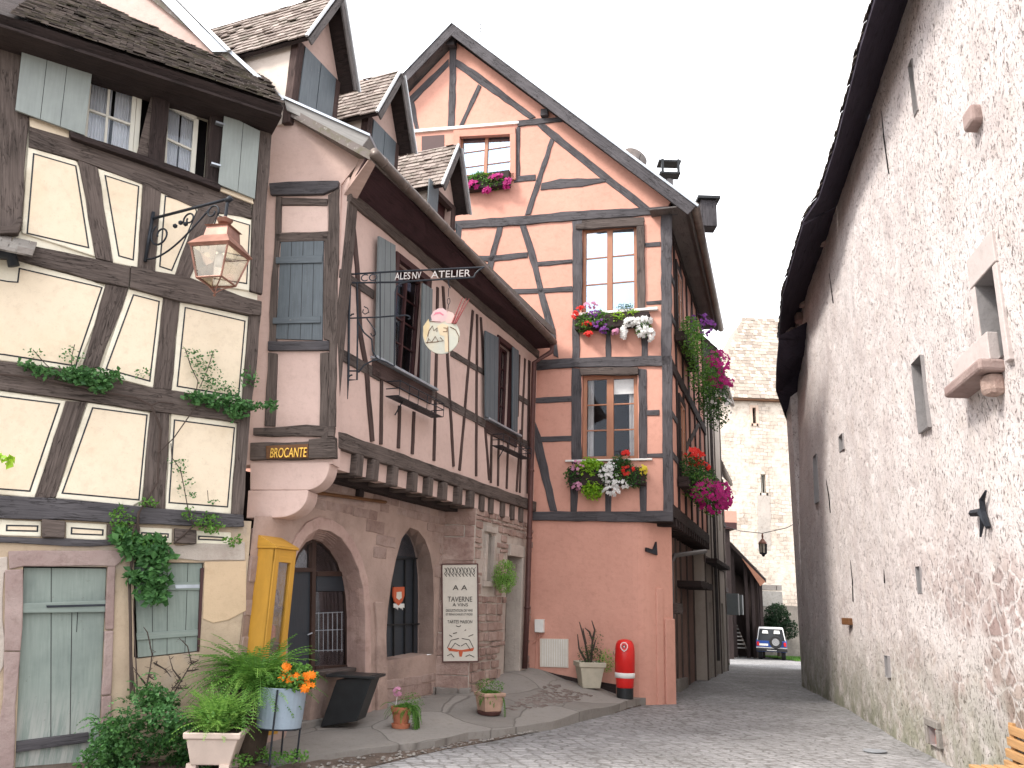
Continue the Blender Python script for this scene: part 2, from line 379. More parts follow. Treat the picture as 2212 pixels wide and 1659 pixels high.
def rwall():
    t = NT('rough_lime_render'); v = t.coord(); sx = t.n('SeparateXYZ'); t.set(sx.inputs[0], v); z = sx.outputs[2]
    a = t.noise(v, 1.1, 7, .65); col = t.mix(t.rng(a, .3, .7), (.50, .44, .425), (.68, .635, .62)); col = t.mix(t.rng(t.noise(v, 3.1, 6, .7), .5, .68, 0, .5), col, (.60, .535, .49))
    ma = t.n('Mapping', Vector=v, Scale=(1, 1, .6))
    p = t.noise(ma.outputs[0], 24, 6, .72, .6); pit = t.math('MULTIPLY', t.rng(p, .56, .64), t.rng(t.noise(v, 1.7, 3), .3, .55, .5, 1)); col = t.mul(t.math('MULTIPLY', pit, .95), col, (.26, .215, .20))
    p2 = t.noise(ma.outputs[0], 55, 3, .7); pit2 = t.rng(p2, .62, .68); col = t.mul(t.math('MULTIPLY', pit2, .8), col, (.22, .18, .17))
    # exposed stones low down near the viewer
    dn = t.n('TexNoise', Vector=v, Scale=3., Detail=2.); wv = t.n('VectorMath', operation='MULTIPLY_ADD', i0=dn.outputs['Color'], i1=(.25, .25, .25), i2=v).outputs[0]
    sm = t.n('Mapping', Vector=wv, Scale=(3.2, 3.2, 4.2)); vo = t.n('TexVoronoi', Vector=sm.outputs[0], Scale=1., feature='DISTANCE_TO_EDGE'); vc = t.n('TexVoronoi', Vector=sm.outputs[0], Scale=1.)
    e = t.rng(vo.outputs['Distance'], .03, .10); g = t.n('SeparateColor'); t.set(g.inputs[0], vc.outputs['Color'])
    sc = t.mix(g.outputs[1], (.25, .165, .15), (.43, .34, .31))
    mk = t.math('MULTIPLY', t.rng(t.noise(v, .75, 4, .6), .42, .5), t.math('MULTIPLY', t.rng(z, 1.8, 3.4, 1, 0), t.rng(sx.outputs[1], -3., 2.5, 1, .15))); mk = t.math('MULTIPLY', mk, e)
    col = t.mix(t.math('MULTIPLY', mk, .85), col, sc)
    gm = t.math('MULTIPLY', t.rng(z, 0, 1.7, 1, 0), t.rng(t.noise(v, 2.0, 6, .7), .28, .55)); col = t.mix(t.math('MULTIPLY', gm, .85), col, (.17, .18, .115))
    h = t.math('SUBTRACT', t.math('MULTIPLY', t.noise(v, 20, 6, .7), .5), t.math('ADD', pit, t.math('MULTIPLY', pit2, .6)))
    h = t.math('ADD', h, t.math('MULTIPLY', mk, .22)); n = t.bump(h, .8, .03)
    return t.fin(col, .95, n, .15)
M['rwall'] = rwall()
def towerm():
    t = NT('pale_coursed_stone'); v = t.coord(); m = t.n('Mapping', Vector=v, Rotation=(R(90), 0, 0))
    dn = t.n('TexNoise', Vector=m.outputs[0], Scale=1.4, Detail=3.); wv = t.n('VectorMath', operation='MULTIPLY_ADD', i0=dn.outputs['Color'], i1=(.3, .3, .3), i2=m.outputs[0]).outputs[0]
    b = t.n('TexBrick', Vector=wv, Scale=1.0); b.inputs['Color1'].default_value = (.50, .42, .35, 1); b.inputs['Color2'].default_value = (.70, .62, .54, 1); b.inputs['Mortar'].default_value = (.34, .29, .25, 1)
    b.inputs['Mortar Size'].default_value = .018; b.inputs['Brick Width'].default_value = .5; b.inputs['Row Height'].default_value = .24
    col = t.mix(t.rng(t.noise(v, .5, 6, .65), .42, .6), b.outputs[0], (.70, .62, .53)); col = t.mul(t.rng(t.noise(v, 3, 7, .75), .50, .66, 0, .7), col, (.5, .45, .4))
    return t.fin(col, .95, t.bump(t.noise(v, 6, 6, .7), .7, .05), .1)
M['tower'] = towerm()

# ------------------------------------------------------------------ generic builders
def ringpts(pl, pts, d): return [pl.w(a, z, d) for a, z in pts]
def ccw(pts):
    A = sum(pts[i][0] * pts[(i + 1) % len(pts)][1] - pts[(i + 1) % len(pts)][0] * pts[i][1] for i in range(len(pts)))
    return pts if A > 0 else pts[::-1]
def wallmesh(mb, pl, outer, holes=(), depth=.3, off=0.0, hdepth=.25, back=True):
    """a wall sheet with real openings: front, reveals and an outer edge going back"""
    outer = ccw(outer); loops = [outer] + [ccw(h)[::-1] for h in holes]
    tr = tessellate_polygon([[V((a, z, 0)) for a, z in l] for l in loops]); flat = [p for l in loops for p in l]
    vs = [pl.w(a, z, off) for a, z in flat]; fs = []
    for f in tr:
        A, B, C = [flat[i] for i in f]
        if (B[0] - A[0]) * (C[1] - A[1]) - (B[1] - A[1]) * (C[0] - A[0]) < 0: f = f[::-1]
        fs.append(tuple(f))
    mb.add(vs, fs)
    m = len(outer); mb.add(ringpts(pl, outer, off) + ringpts(pl, outer, off - depth), [(i, m + i, m + (i + 1) % m, (i + 1) % m) for i in range(m)])
    for h in holes:
        h = ccw(h); m = len(h)
        mb.add(ringpts(pl, h, off) + ringpts(pl, h, off - hdepth), [(i, (i + 1) % m, m + (i + 1) % m, m + i) for i in range(m)])
    return mb
def R4(r): return [(r[0], r[1]), (r[2], r[1]), (r[2], r[3]), (r[0], r[3])]
def window(parent, pl, r, off, cols=2, rows=2, fm='whiteframe', gm='glass', fw=.05, mull=.035, bar=.02, curtain=None, back=.22, name='window', label=None, midw=None):
    s0, z0, s1, z1 = r; mb = MB()
    for q in ((s0, z0, s0 + fw, z1), (s1 - fw, z0, s1, z1), (s0 + fw, z0, s1 - fw, z0 + fw), (s0 + fw, z1 - fw, s1 - fw, z1)): mb.rectp(pl, q, off - .03, off + .03)
    iw = (s1 - s0 - 2 * fw)
    for i in range(1, cols):
        c = s0 + fw + iw * i / cols; mw = (midw or mull); mb.rectp(pl, (c - mw / 2, z0 + fw, c + mw / 2, z1 - fw), off - .02, off + .036)
    for j in range(1, rows):
        c = z0 + fw + (z1 - z0 - 2 * fw) * j / rows
        mb.rectp(pl, (s0 + fw, c - bar / 2, s1 - fw, c + bar / 2), off - .012, off + .018)
    o = mb.obj(name, M[fm], parent, bevel=.004)
    if label: o['label'] = label
    MB().rectp(pl, (s0 + fw * .5, z0 + fw * .5, s1 - fw * .5, z1 - fw * .5), off - .006, off - .001).obj('pane', M[gm], o)
    if curtain:
        for (a, b, cm) in curtain:
            n = max(6, int((b - a) * iw / .025)); L = []
            for k in range(n + 1):
                x = s0 + fw + iw * (a + (b - a) * k / n); L.append((x, off - .08 - .018 * (1 + math.sin(k * 1.7 + a * 9)) - .008 * random.random()))
            mb = MB(); vs = [pl.w(x, z0, d) for x, d in L] + [pl.w(x, z1, d) for x, d in L]
            mb.add(vs, [(k, k + 1, n + 2 + k, n + 1 + k) for k in range(n)]); mb.obj('curtain', M[cm], o, smooth=True)
    return o
def darkback(mb, pl, r, off): mb.rectp(pl, r, off - .02, off); return mb
def shutter(parent, pl, pts, off, mat, th=.03, bars=(), planks=0, name='shutter', barm=None, wob=0):
    pts = ccw(pts); o = MB().prism(pl, pts, off, off + th, wob).obj(name, M[mat], parent, bevel=.003)
    s0 = min(p[0] for p in pts); s1 = max(p[0] for p in pts)
    if planks:                                        # shallow gaps between the boards
        mb = MB()
        top = sorted(pts, key=lambda p: -p[1])[:2]; bot = sorted(pts, key=lambda p: p[1])[:2]; top.sort(); bot.sort()
        for k in range(1, planks):
            f = k / planks + random.uniform(-.04, .04); a = (top[0][0] + (top[1][0] - top[0][0]) * f, top[0][1] + (top[1][1] - top[0][1]) * f); b = (bot[0][0] + (bot[1][0] - bot[0][0]) * f, bot[0][1] + (bot[1][1] - bot[0][1]) * f)
            mb.line(pl, [a, b], .006, off + th - .002, off + th + .001, 0)
        mb.obj('plank_gap', M['dark'], o)
    for b in bars:
        MB().prism(pl, b, off + th, off + th + .025, 0).obj('shutter_bar', M[barm or mat], o, bevel=.004)
    return o
def tiles(mb, o, right, up, nrm, L, H, tw=.17, ex=.14, th=.018, cut=None, jit=.012):
    right, up, nrm = V(right).normalized(), V(up).normalized(), V(nrm).normalized()
    rows = int(H / ex) + 1; cols = int(L / tw) + 2
    for j in range(rows):
        for i in range(-1, cols):
            a = i * tw + (tw / 2 if j % 2 else 0) + random.uniform(-jit, jit) * .6; b = j * ex + random.uniform(-jit, jit)
            a0, a1 = max(a + .003, 0), min(a + tw - .003, L)
            if a1 - a0 < .02: continue
            if cut and not cut((a0 + a1) / 2, b + ex * .5): continue
            lift = .022 + random.uniform(0, .012) + (.02 if random.random() < .06 else 0)
            p0 = o + right * a0 + up * b + nrm * lift; ln = min(ex * 1.5, H + .05 - b)
            if ln < .04: continue
            tl = up * ln - nrm * (lift - .004)
            mb.box(p0, right * (a1 - a0), tl, nrm * th)
    return mb
def cloud(mb, c, rad, n, size, flat=.35, hollow=0.0, ax=None, drop=0.0, seed=None):
    """n folded leaves in an ellipsoid; ax = (right, fwd, up) vectors"""
    rnd = random.Random(seed) if seed is not None else random
    X, Y, Zv = ax or (V((1, 0, 0)), V((0, 1, 0)), V((0, 0, 1)))
    for _ in range(n):
        while True:
            p = V((rnd.uniform(-1, 1), rnd.uniform(-1, 1), rnd.uniform(-1, 1)))
            if hollow < p.length < 1 and noise.noise(p * 2.3 + V(c) * 1.7) > -.22: break
        P = V(c) + X * p.x * rad[0] + Y * p.y * rad[1] + Zv * p.z * rad[2] - V((0, 0, drop * (p.x ** 2 + p.y ** 2)))
        d = V((rnd.gauss(0, 1), rnd.gauss(0, 1), rnd.gauss(0, .6) + .1)).normalized(); s = size * rnd.uniform(.6, 1.35)
        q = d.cross(V((rnd.gauss(0, 1), rnd.gauss(0, 1), rnd.gauss(0, 1)))).normalized(); nn = d.cross(q) * s * .18
        a, b = d * s, q * s * (.5 if flat is None else flat)
        mb.add([P, P + a * .5 + b - nn, P + a, P + a * .5 - b - nn, P + a * .52], [(0, 4, 1), (4, 2, 1), (0, 3, 4), (3, 2, 4)])
    return mb
def petals(mb, P, nrm, r, k=5):
    nrm = V(nrm).normalized(); a = nrm.cross(V((.3, .5, .8))).normalized(); b = nrm.cross(a); P = V(P); r0 = random.random() * 6
    vs = [P + nrm * r * .12]
    for i in range(2 * k):
        t = math.pi * i / k + r0; rr = r * (1 if i % 2 == 0 else .62); vs.append(P + (a * math.cos(t) + b * math.sin(t)) * rr + nrm * r * (.25 if i % 2 == 0 else .02))
    return mb.add(vs, [(0, 1 + i, 1 + (i + 1) % (2 * k)) for i in range(2 * k)])
def frond(mb, base, dirv, L, droop=.5, wmax=.13, n=16, pin=.02):
    """one fern frond: arching midrib with pinnae both sides"""
    d = V(dirv).normalized(); side = d.cross(V((0, 0, 1))).normalized(); P = V(base); pts = []
    vel = d.copy(); st = L / n
    for i in range(n + 1):
        pts.append(P.copy()); vel = (vel + V((0, 0, -droop * st * 1.6 / L * 1.2))).normalized(); P = P + vel * st
    for i in range(1, n):
        t = i / n; wl = wmax * math.sin(math.pi * min(1, t * .85 + .12)) ** .8 * (1 - t * .35); tdir = (pts[i + 1] - pts[i - 1]).normalized()
        up = side.cross(tdir)
        for sgn in (-1, 1):
            a = pts[i]; e = a + side * sgn * wl + tdir * wl * .45 + V((0, 0, -wl * random.uniform(.05, .35))); m = (a + e) / 2
            mb.add([a, m + tdir * pin + up * .004, e, m - tdir * pin], [(0, 1, 2, 3)])
    mb.tube(pts[::3] if len(pts) > 6 else pts, .0025, 3, False)
    return pts
_fc = []
def text(body, size, o, xd, zd, mat, parent, name='lettering', depth=.006, width=None):
    cu = bpy.data.curves.new('txt', 'FONT'); cu.body = body; cu.size = size; cu.extrude = depth / 2; cu.align_x = 'LEFT'
    ob = bpy.data.objects.new('txt', cu); COL.objects.link(ob); dg = bpy.context.evaluated_depsgraph_get(); dg.update()
    me0 = bpy.data.meshes.new_from_object(ob.evaluated_get(dg)); bpy.data.objects.remove(ob)
    vs = [v.co.copy() for v in me0.vertices]; fs = [tuple(p.vertices) for p in me0.polygons]
    x0 = min(v.x for v in vs); x1 = max(v.x for v in vs); k = (width / (x1 - x0)) if width else 1
    xd, zd = V(xd).normalized(), V(zd).normalized(); nd = xd.cross(zd)
    mb = MB(); mb.add([V(o) + xd * (v.x - x0) * k + zd * v.y + nd * (v.z + depth / 2) for v in vs], fs)
    bpy.data.meshes.remove(me0)
    return mb.obj(name, mat, parent)

# ================================================================== GROUND
def lerp(x, tab):
    if x <= tab[0][0]: return tab[0][1]
    for (a, b), (c, d) in zip(tab, tab[1:]):
        if x <= c: return b + (d - b) * (x - a) / (c - a)
    return tab[-1][1]
ZS = [(-40, -.1), (9, -.09), (16, -.125), (24, -.22), (33, -.5), (47, -.93), (60, -1.2), (400, -3)]
def zstreet(x, y): return lerp(y, ZS)
def grid(x0, x1, y0, y1, nx, ny, zf, name, m, **k):
    mb = MB(); vs = [V((x0 + (x1 - x0) * i / nx, y0 + (y1 - y0) * j / ny, 0)) for j in range(ny + 1) for i in range(nx + 1)]
    for p in vs: p.z = zf(p.x, p.y)
    mb.add(vs, [(j * (nx + 1) + i, j * (nx + 1) + i + 1, (j + 1) * (nx + 1) + i + 1, (j + 1) * (nx + 1) + i) for j in range(ny) for i in range(nx)])
    return mb.obj(name, m, smooth=True)
M['earth'] = stone('packed_earth', (.14, .115, .09), (.2, .17, .13), .6, .8)
tag(grid(-300, 300, -150, 450, 60, 120, lambda x, y: zstreet(x, y) - .06, 'ground', M['earth']), kind='structure')
tag(grid(-6.5, 22, 0, 62, 110, 240, lambda x, y: zstreet(x, y) + .012 * noise.noise(V((x * .7, y * .7, 0))) + .004 * noise.noise(V((x * 3, y * 3, 3))), 'street', M['cobble']), kind='structure')

# pavement (higher than the street, rising towards the corner of the two houses)
PVC = [(-2.42, 11.56, -.02), (-1.89, 12.85, .10), (-1.2, 14.5, .12), (-.58, 14.57, .22), (.14, 16.3, .42), (.6, 17.3, .47), (-3.2, 9.8, -.04), (1.6, 16.95, .20), (2.75, 16.6, .0), (-2.4, 9.6, -.04)]
for px, zz in (((650, 1634), -.03), ((786, 1617), -.01), ((941, 1603), .0), ((1011, 1582), .0), ((1091, 1577), 0.), ((1194, 1559), 0.), ((1325, 1526), 0.), ((1381, 1510), -.02)):
    q = gp(*px, zz); PVC.append((q.x, q.y, zz))
def zpave(x, y):
    s = t = 0
    for a, b, c in PVC:
        w_ = 1 / ((x - a) ** 2 + (y - b) ** 2 + .35) ** 1.7; s += w_ * c; t += w_
    return s / t
def sheet(outline, zf, name, m, th=.16, step=.18, jit=0.0, smooth=False):
    """solid sheet over a plan outline following zf, with a real edge"""
    b = []
    for i, p in enumerate(outline):
        q = outline[(i + 1) % len(outline)]; L = math.dist(p, q); k = max(1, int(L / step))
        for j in range(k): b.append((p[0] + (q[0] - p[0]) * j / k, p[1] + (q[1] - p[1]) * j / k))
    xs = [p[0] for p in b]; ys = [p[1] for p in b]; pts = [V(p) for p in b]; n0 = len(b)
    def inside(x, y):
        c = False
        for i in range(n0):
            (x1, y1), (x2, y2) = b[i], b[i - 1]
            if (y1 > y) != (y2 > y) and x < (x2 - x1) * (y - y1) / (y2 - y1) + x1: c = not c
        return c
    y = min(ys)
    while y < max(ys):
        x = min(xs)
        while x < max(xs):
            xx, yy = x + random.uniform(-.02, .02), y + random.uniform(-.02, .02)
            if inside(xx, yy) and min((xx - p[0]) ** 2 + (yy - p[1]) ** 2 for p in b) > (step * .45) ** 2: pts.append(V((xx, yy)))
            x += step
        y += step
    r = delaunay_2d_cdt(pts, [(i, (i + 1) % n0) for i in range(n0)], [list(range(n0))], 1, 1e-5)
    vs = [V((p.x, p.y, zf(p.x, p.y) + random.uniform(-jit, jit))) for p in r[0]]
    mb = MB(); fs = []
    for f in r[2]:
        A, B, C = [r[0][i] for i in f[:3]]
        fs.append(tuple(f) if (B - A).cross(C - A) > 0 else tuple(f[::-1]))
    mb.add(vs, fs)
    bt = [V((p[0], p[1], zf(*p))) for p in b]; mb.add(bt + [p - V((0, 0, th)) for p in bt], [(i, (i + 1) % n0, n0 + (i + 1) % n0, n0 + i) for i in range(n0)])
    return mb.obj(name, m, smooth=smooth)
E1 = [gp(u, v, z) for (u, v), z in (((648, 1637), -.03), ((786, 1617), -.01), ((941, 1600), 0), ((1011, 1582), 0), ((1091, 1575), 0), ((1194, 1559), 0), ((1245, 1545), 0), ((1325, 1526), 0), ((1381, 1511), -.02))]
E2 = [gp(u, v, z) for (u, v), z in (((640, 1668), -.08), ((786, 1659), -.08), ((903, 1629), -.08), ((1011, 1608), -.08), ((1128, 1585), -.09), ((1250, 1551), -.09), ((1385, 1521), -.1))]
back = [V((2.9, 16.7, 0)), V((.6, 17.5, 0)), V((-.3, 15.6, 0)), V((-1.2, 15.3, 0)), V((-3.3, 10.4, 0)), V((-3.4, 9.8, 0))]
pave = [(p.x, p.y) for p in E1] + [(p.x, p.y) for p in back]
def tostreet(p): return p
M['pave'] = (lambda: None)()
def pavem():
    t = NT('pavement_slabs'); v = t.coord(); dn = t.n('TexNoise', Vector=v, Scale=1.2, Detail=2.)
    wv = t.n('VectorMath', operation='MULTIPLY_ADD', i0=dn.outputs['Color'], i1=(.35, .35, .35), i2=v).outputs[0]
    mp = t.n('Mapping', Vector=wv, Rotation=(0, 0, R(25)), Scale=(.8, .52, 0)); vo = t.n('TexVoronoi', Vector=mp.outputs[0], Scale=1., feature='DISTANCE_TO_EDGE', Randomness=.8); vc = t.n('TexVoronoi', Vector=mp.outputs[0], Scale=1., Randomness=.8)
    e = t.rng(vo.outputs['Distance'], 0, .012); g = t.n('SeparateColor'); t.set(g.inputs[0], vc.outputs['Color'])
    col = t.mix(g.outputs[0], (.19, .175, .16), (.27, .25, .23)); col = t.mix(t.rng(t.noise(v, 1.5, 6, .65), .35, .7, 0, .6), col, (.30, .275, .25))
    col = t.mul(t.rng(t.noise(v, 12, 6, .7), .5, .7, 0, .5), col, (.6, .56, .52)); col = t.mix(t.math('MULTIPLY', t.math('SUBTRACT', 1., e), .6), col, (.09, .08, .07))
    h = t.math('ADD', t.math('MULTIPLY', e, .8), t.math('MULTIPLY', t.noise(v, 30, 5, .7), .6)); return t.fin(col, .85, t.bump(h, .7, .02), .25)
M['pave'] = pavem()
tag(sheet(pave, zpave, 'pavement', M['pave'], .22), kind='structure')
# rough patch of small setts between the slabs
pt = [gp(*p, z) for p, z in zip(Z(15, 985, 405, 1215, 290, 1400, 320, 1210, 395), (.05, .2, .12, .02))]
pt2 = MB()
for k in range(170):
    a, b = random.random(), random.random(); p = (pt[0] * (1 - a) + pt[1] * a) * (1 - b) + (pt[3] * (1 - a) + pt[2] * a) * b
    zz = zpave(p.x, p.y); an = random.random() * 3; x = V((math.cos(an), math.sin(an), 0)) * random.uniform(.06, .12); y = V((-math.sin(an), math.cos(an), 0)) * random.uniform(.05, .09)
    pt2.cbox((p.x, p.y, zz - .004), x, y, (0, 0, random.uniform(.014, .03)))
tag(pt2.obj('pavement_setts', stone('reddish_setts', (.17, .135, .12), (.27, .23, .21)), bevel=.008), kind='structure')
# dirt and gravel gutter between pavement and street
ds = [(p.x, p.y) for p in E2] + [(p.x + .05, p.y + .1) for p in reversed(E1)] + [(-2.9, 8.6)]
tag(sheet(ds, lambda x, y: zstreet(x, y) + .012 + .02 * noise.noise(V((x * 4, y * 4, 0))), 'gutter_strip', M['dirt'], .08, .1, .006), kind='structure')
gm = MB()
for k in range(260):
    i = random.randrange(len(E1) - 1); f = random.random(); a = E1[i].lerp(E1[i + 1], f); j = min(int((i + f) / (len(E1) - 1) * (len(E2) - 1)), len(E2) - 2); b = E2[j].lerp(E2[j + 1], random.random())
    p = a.lerp(b, random.uniform(.15, 1.05)); s = random.uniform(.008, .028); gm.lathe((p.x, p.y, zstreet(p.x, p.y) + .015), [(s * .5, 0), (s, s * .3), (s * .8, s * .7), (s * .2, s * .9)], 6)
tag(gm.obj('gravel', M['slab'], smooth=False), 'small loose stones lying in the dirt gutter beside the pavement', 'gravel', kind='stuff')
# bed of earth under the shrubs by the yellow house
bed = [(-7, 7.2), (-5.2, 8.2), (-4.0, 8.35), (-2.75, 8.75), (-2.45, 9.4), (-3.2, 9.95), (-7.2, 7.6)]
tag(sheet(bed, lambda x, y: zstreet(x, y) + .03 + .02 * noise.noise(V((x * 3, y * 3, 5))), 'planting_bed', M['dirt'], .1, .15, .008), kind='structure')

# ================================================================== YELLOW HALF-TIMBERED HOUSE (left)
LH = thing('half_timbered_house', 'cream and brown half-timbered house with sage shutters at the left edge', 'house', tuple(LP.at(300, 1600)[:2]) + (-.1,))
def P2(k, *c, off=0.0, pl=None): return [(pl or LP).st(u, v, off) for u, v in Z(k, *c)]
dl = (LP.rect(47, 1225, 231, 1655)); dh = P2(3, 150, 350, 695, 357, 648, 1450, 640, 1800, 92, 1800)
wl = P2(3, 868, 325, 1322, 328, 1287, 908, 893, 952, 868, 940)
outer = [(-6.5, -.4), (.03, -.4), (.0, 1.6), (-.04, LP.st(531, 1125)[1]), (-6.5, LP.st(0, 1112)[1])]
lo = wallmesh(MB(), LP, outer, [dh, wl], .35, 0, .14).obj('wall', M['lowplaster'], LH)
up_out = [(-6.5, 2.55), LP.st(524, 1120), LP.st(539, 880), LP.st(556, 650), LP.st(566, 430), LP.st(574, 262), (-6.5, 8.5)]
w1 = P2(1, 525, 415, 885, 510, 780, 908, 482, 800); w2 = P2(1, 975, 560, 1215, 650, 1190, 1040, 940, 962)
W1r = (min(p[0] for p in w1), min(p[1] for p in w1), max(p[0] for p in w1), max(p[1] for p in w1))
wallmesh(MB(), LP, up_out, [w1, w2], .35, -.012, .25).obj('wall', M['cream_edge'], LH)
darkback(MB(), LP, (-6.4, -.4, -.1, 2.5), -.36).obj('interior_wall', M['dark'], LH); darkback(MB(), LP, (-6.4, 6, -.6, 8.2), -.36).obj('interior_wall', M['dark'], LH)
# side wall going back
MB().prism(LP, [(-.3, -.4), (.0, -.4), (-.08, 2.6), (-.30, 5.4), (-.5, 8.2), (-.8, 8.2)], -.42, -.36).obj('side_wall', M['lowplaster'], LH)
def tb(k, *c, d=.03, m='tim_brown', wob=.009, pl=LP, par=LH, d0=-.03, name='timber_beam', bev=.008):
    return MB().px(pl, Z(k, *c), d0, d, wob).obj(name, M[m], par, bevel=bev)
tb(1, -60, 150, 130, 170, 168, 700, 150, 870, 122, 1330, -60, 1330, d=.05)
tb(1, 165, 735, 400, 800, 900, 985, 1270, 1110, 1440, 1170, 1448, 1262, 1180, 1225, 1080, 1185, 850, 1080, 560, 965, 450, 930, 165, 852, d=.035)
tb(1, 448, 925, 562, 970, 650, 1515, 552, 1490); tb(1, 822, 1052, 928, 1092, 890, 1575, 792, 1545); tb(1, 1150, 1180, 1262, 1215, 1085, 1618, 1002, 1598)
tb(1, 1492, 740, 1562, 770, 1548, 1000, 1530, 1200, 1508, 1700, 1436, 1680, 1450, 1200, 1470, 1120, d=.045)
tb(2, -80, -90, 70, -62, 130, -60, 750, 68, 740, 190, 520, 142, 110, 35, -80, 20, d=.05, wob=.014)
tb(2, 752, 66, 1080, 128, 1390, 240, 1502, 268, 1498, 350, 1425, 345, 1030, 268, 745, 190, d=.07, wob=.012)
tb(2, 608, 165, 738, 188, 572, 642, 466, 660); tb(2, 940, 240, 1032, 265, 985, 775, 880, 765)
tb(2, 1430, 345, 1500, 340, 1470, 680, 1440, 905, 1385, 890, 1395, 800, d=.045)
tb(2, -80, 600, 0, 610, 440, 662, 880, 765, 1140, 800, 1400, 870, 1440, 905, 1368, 962, 1140, 930, 960, 906, 500, 842, 0, 775, -80, 765, d=.05, wob=.012)
tb(2, 380, 838, 500, 843, 318, 1392, 200, 1396); tb(2, 865, 900, 975, 908, 948, 1462, 815, 1442); tb(2, 1362, 962, 1440, 905, 1395, 1492, 1330, 1490, d=.045)
tb(2, -80, 1375, 0, 1382, 320, 1398, 760, 1442, 1395, 1494, 1400, 1562, 800, 1545, 370, 1522, 0, 1512, -80, 1510, m='tim_slate', d=.07, wob=.01)
tb(2, -80, 1612, 380, 1628, 800, 1640, 800, 1668, 380, 1672, -80, 1650, m='tim_slate', d=.04, wob=.01)
for c in ((240, 1518, 375, 1530, 372, 1625, 240, 1622), (618, 1545, 800, 1555, 800, 1640, 618, 1638), (1000, 1570, 1125, 1580, 1125, 1660, 1000, 1655)): tb(2, *c, d=.09, name='joist_end', wob=.004)
# upper storey boarding round the two windows, with the openings left free
ub = P2(1, 120, 90, 560, 200, 1570, 560, 1560, 775, 1495, 760, 1462, 1155, 1262, 1112, 900, 985, 400, 800, 168, 735)
hb1 = P2(1, 525, 425, 880, 512, 782, 905, 485, 798); hb2 = P2(1, 978, 562, 1212, 652, 1188, 1038, 944, 958)
wallmesh(MB(), LP, ub, [hb1, hb2], .02, .03, .2).obj('timber_wall', M['tim_brown'], LH)
tb(1, 100, 100, 540, 220, 1000, 380, 1560, 620, 1560, 740, 1200, 640, 960, 520, 540, 350, 130, 180, m='tim_dark', d=.07, d0=0)
tb(1, 880, 512, 975, 560, 940, 960, 850, 925, m='tim_dark', d=.06, d0=0); tb(1, 1215, 652, 1290, 670, 1262, 1080, 1190, 1040, m='tim_dark', d=.055, d0=0)
tb(1, 400, 780, 780, 905, 930, 955, 1262, 1080, 1262, 1115, 900, 985, 405, 815, m='tim_dark', d=.12, d0=0, name='window_sill')
tb(1, 168, 680, 400, 745, 395, 805, 172, 735, m='cream', d=.035, d0=.02, name='plaster_strip')
tb(1, 1262, 1085, 1450, 1150, 1455, 1185, 1262, 1110, m='cream', d=.06, d0=.02, name='plaster_strip')
for (q, cc) in (((515, 425, 805, 530, 778, 905, 485, 800), 2), ((955, 600, 1130, 690, 1105, 1022, 944, 960), 2)):
    fr = P2(1, *q, off=-.12); s0 = (fr[0][0] + fr[3][0]) / 2; s1 = (fr[1][0] + fr[2][0]) / 2
    # the frames lean with the wall: build them as four bars and a glazing cross
    mbf = MB(); n = 4
    for i in range(4): mbf.line(LP, [fr[i], fr[(i + 1) % 4]], .06, -.15, -.09, 0)
    mid = lambda a, b, f: (a[0] + (b[0] - a[0]) * f, a[1] + (b[1] - a[1]) * f)
    if cc == 2 and q[0] == 515: mbf.line(LP, [mid(fr[0], fr[1], .40), mid(fr[3], fr[2], .40)], .03, -.14, -.095, 0); mbf.line(LP, [mid(fr[0], fr[1], .90), mid(fr[3], fr[2], .90)], .05, -.15, -.085, 0)
    mbf.line(LP, [mid(fr[0], fr[3], .55), mid(fr[1], fr[2], .55)], .028, -.14, -.095, 0)
    wo = mbf.obj('window', M['whiteframe'], LH, bevel=.004)
    MB().prism(LP, fr, -.126, -.122).obj('pane', M['glass'], wo)
    zt = max(fr[0][1], fr[1][1]); zb = min(fr[2][1], fr[3][1])
    for a, b in ((.02, .46), (.52, .98)):
        nk = 30; vs = []; 
        for zz, row in ((0, 3), (1, 0)):
            for k in range(nk + 1):
                f = a + (b - a) * k / nk; p = mid(fr[3], fr[2], f) if zz == 0 else mid(fr[0], fr[1], f); p = (p[0], p[1] + (.16 if zz else -.02))
                vs.append(LP.w(p[0], p[1], -.19 - .02 * math.sin(k * 1.5 + a * 5 + .4 * math.sin(k))))
        MB().add(vs, [(k, k + 1, nk + 2 + k, nk + 1 + k) for k in range(nk)]).obj('curtain', M['curtain'], wo, smooth=True)
# cream panels with painted border lines
def inset(pts, d):
    pts = ccw(pts); n = len(pts); out = []
    for i in range(n):
        p0, p1, p2 = V(pts[i - 1]), V(pts[i]), V(pts[(i + 1) % n]); a = (p1 - p0).normalized(); b = (p2 - p1).normalized()
        na, nb = V((-a.y, a.x)), V((-b.y, b.x)); m = (na + nb); m /= max(.35, m.dot(na)); out.append(tuple((p1 + m * d)[:]))
    return out
def panel(k, outerc, linec, off=.018):
    o = MB().px(LP, Z(k, *outerc), -.02, off, .004).obj('infill_panel', M['cream_edge'], LH, bevel=.012)
    L = [LP.st(u, v) for u, v in Z(k, *linec)]; L = ccw(L); I = inset(L, .016); m = len(L)
    MB().prism(LP, I, off - .004, off + .003, 0).obj('painted_field', M['cream'], o)
    vs = ringpts(LP, L, off + .0025) + ringpts(LP, I, off + .0065); MB().add(vs, [(i, (i + 1) % m, m + (i + 1) % m, m + i) for i in range(m)]).obj('painted_line', M['black_line'], o)
panel(1, (160, 850, 440, 930, 470, 990, 548, 1482, 125, 1345), (190, 885, 440, 958, 515, 1435, 152, 1350))
panel(1, (560, 972, 822, 1055, 792, 1545, 650, 1518), (600, 1010, 802, 1075, 770, 1505, 680, 1480))
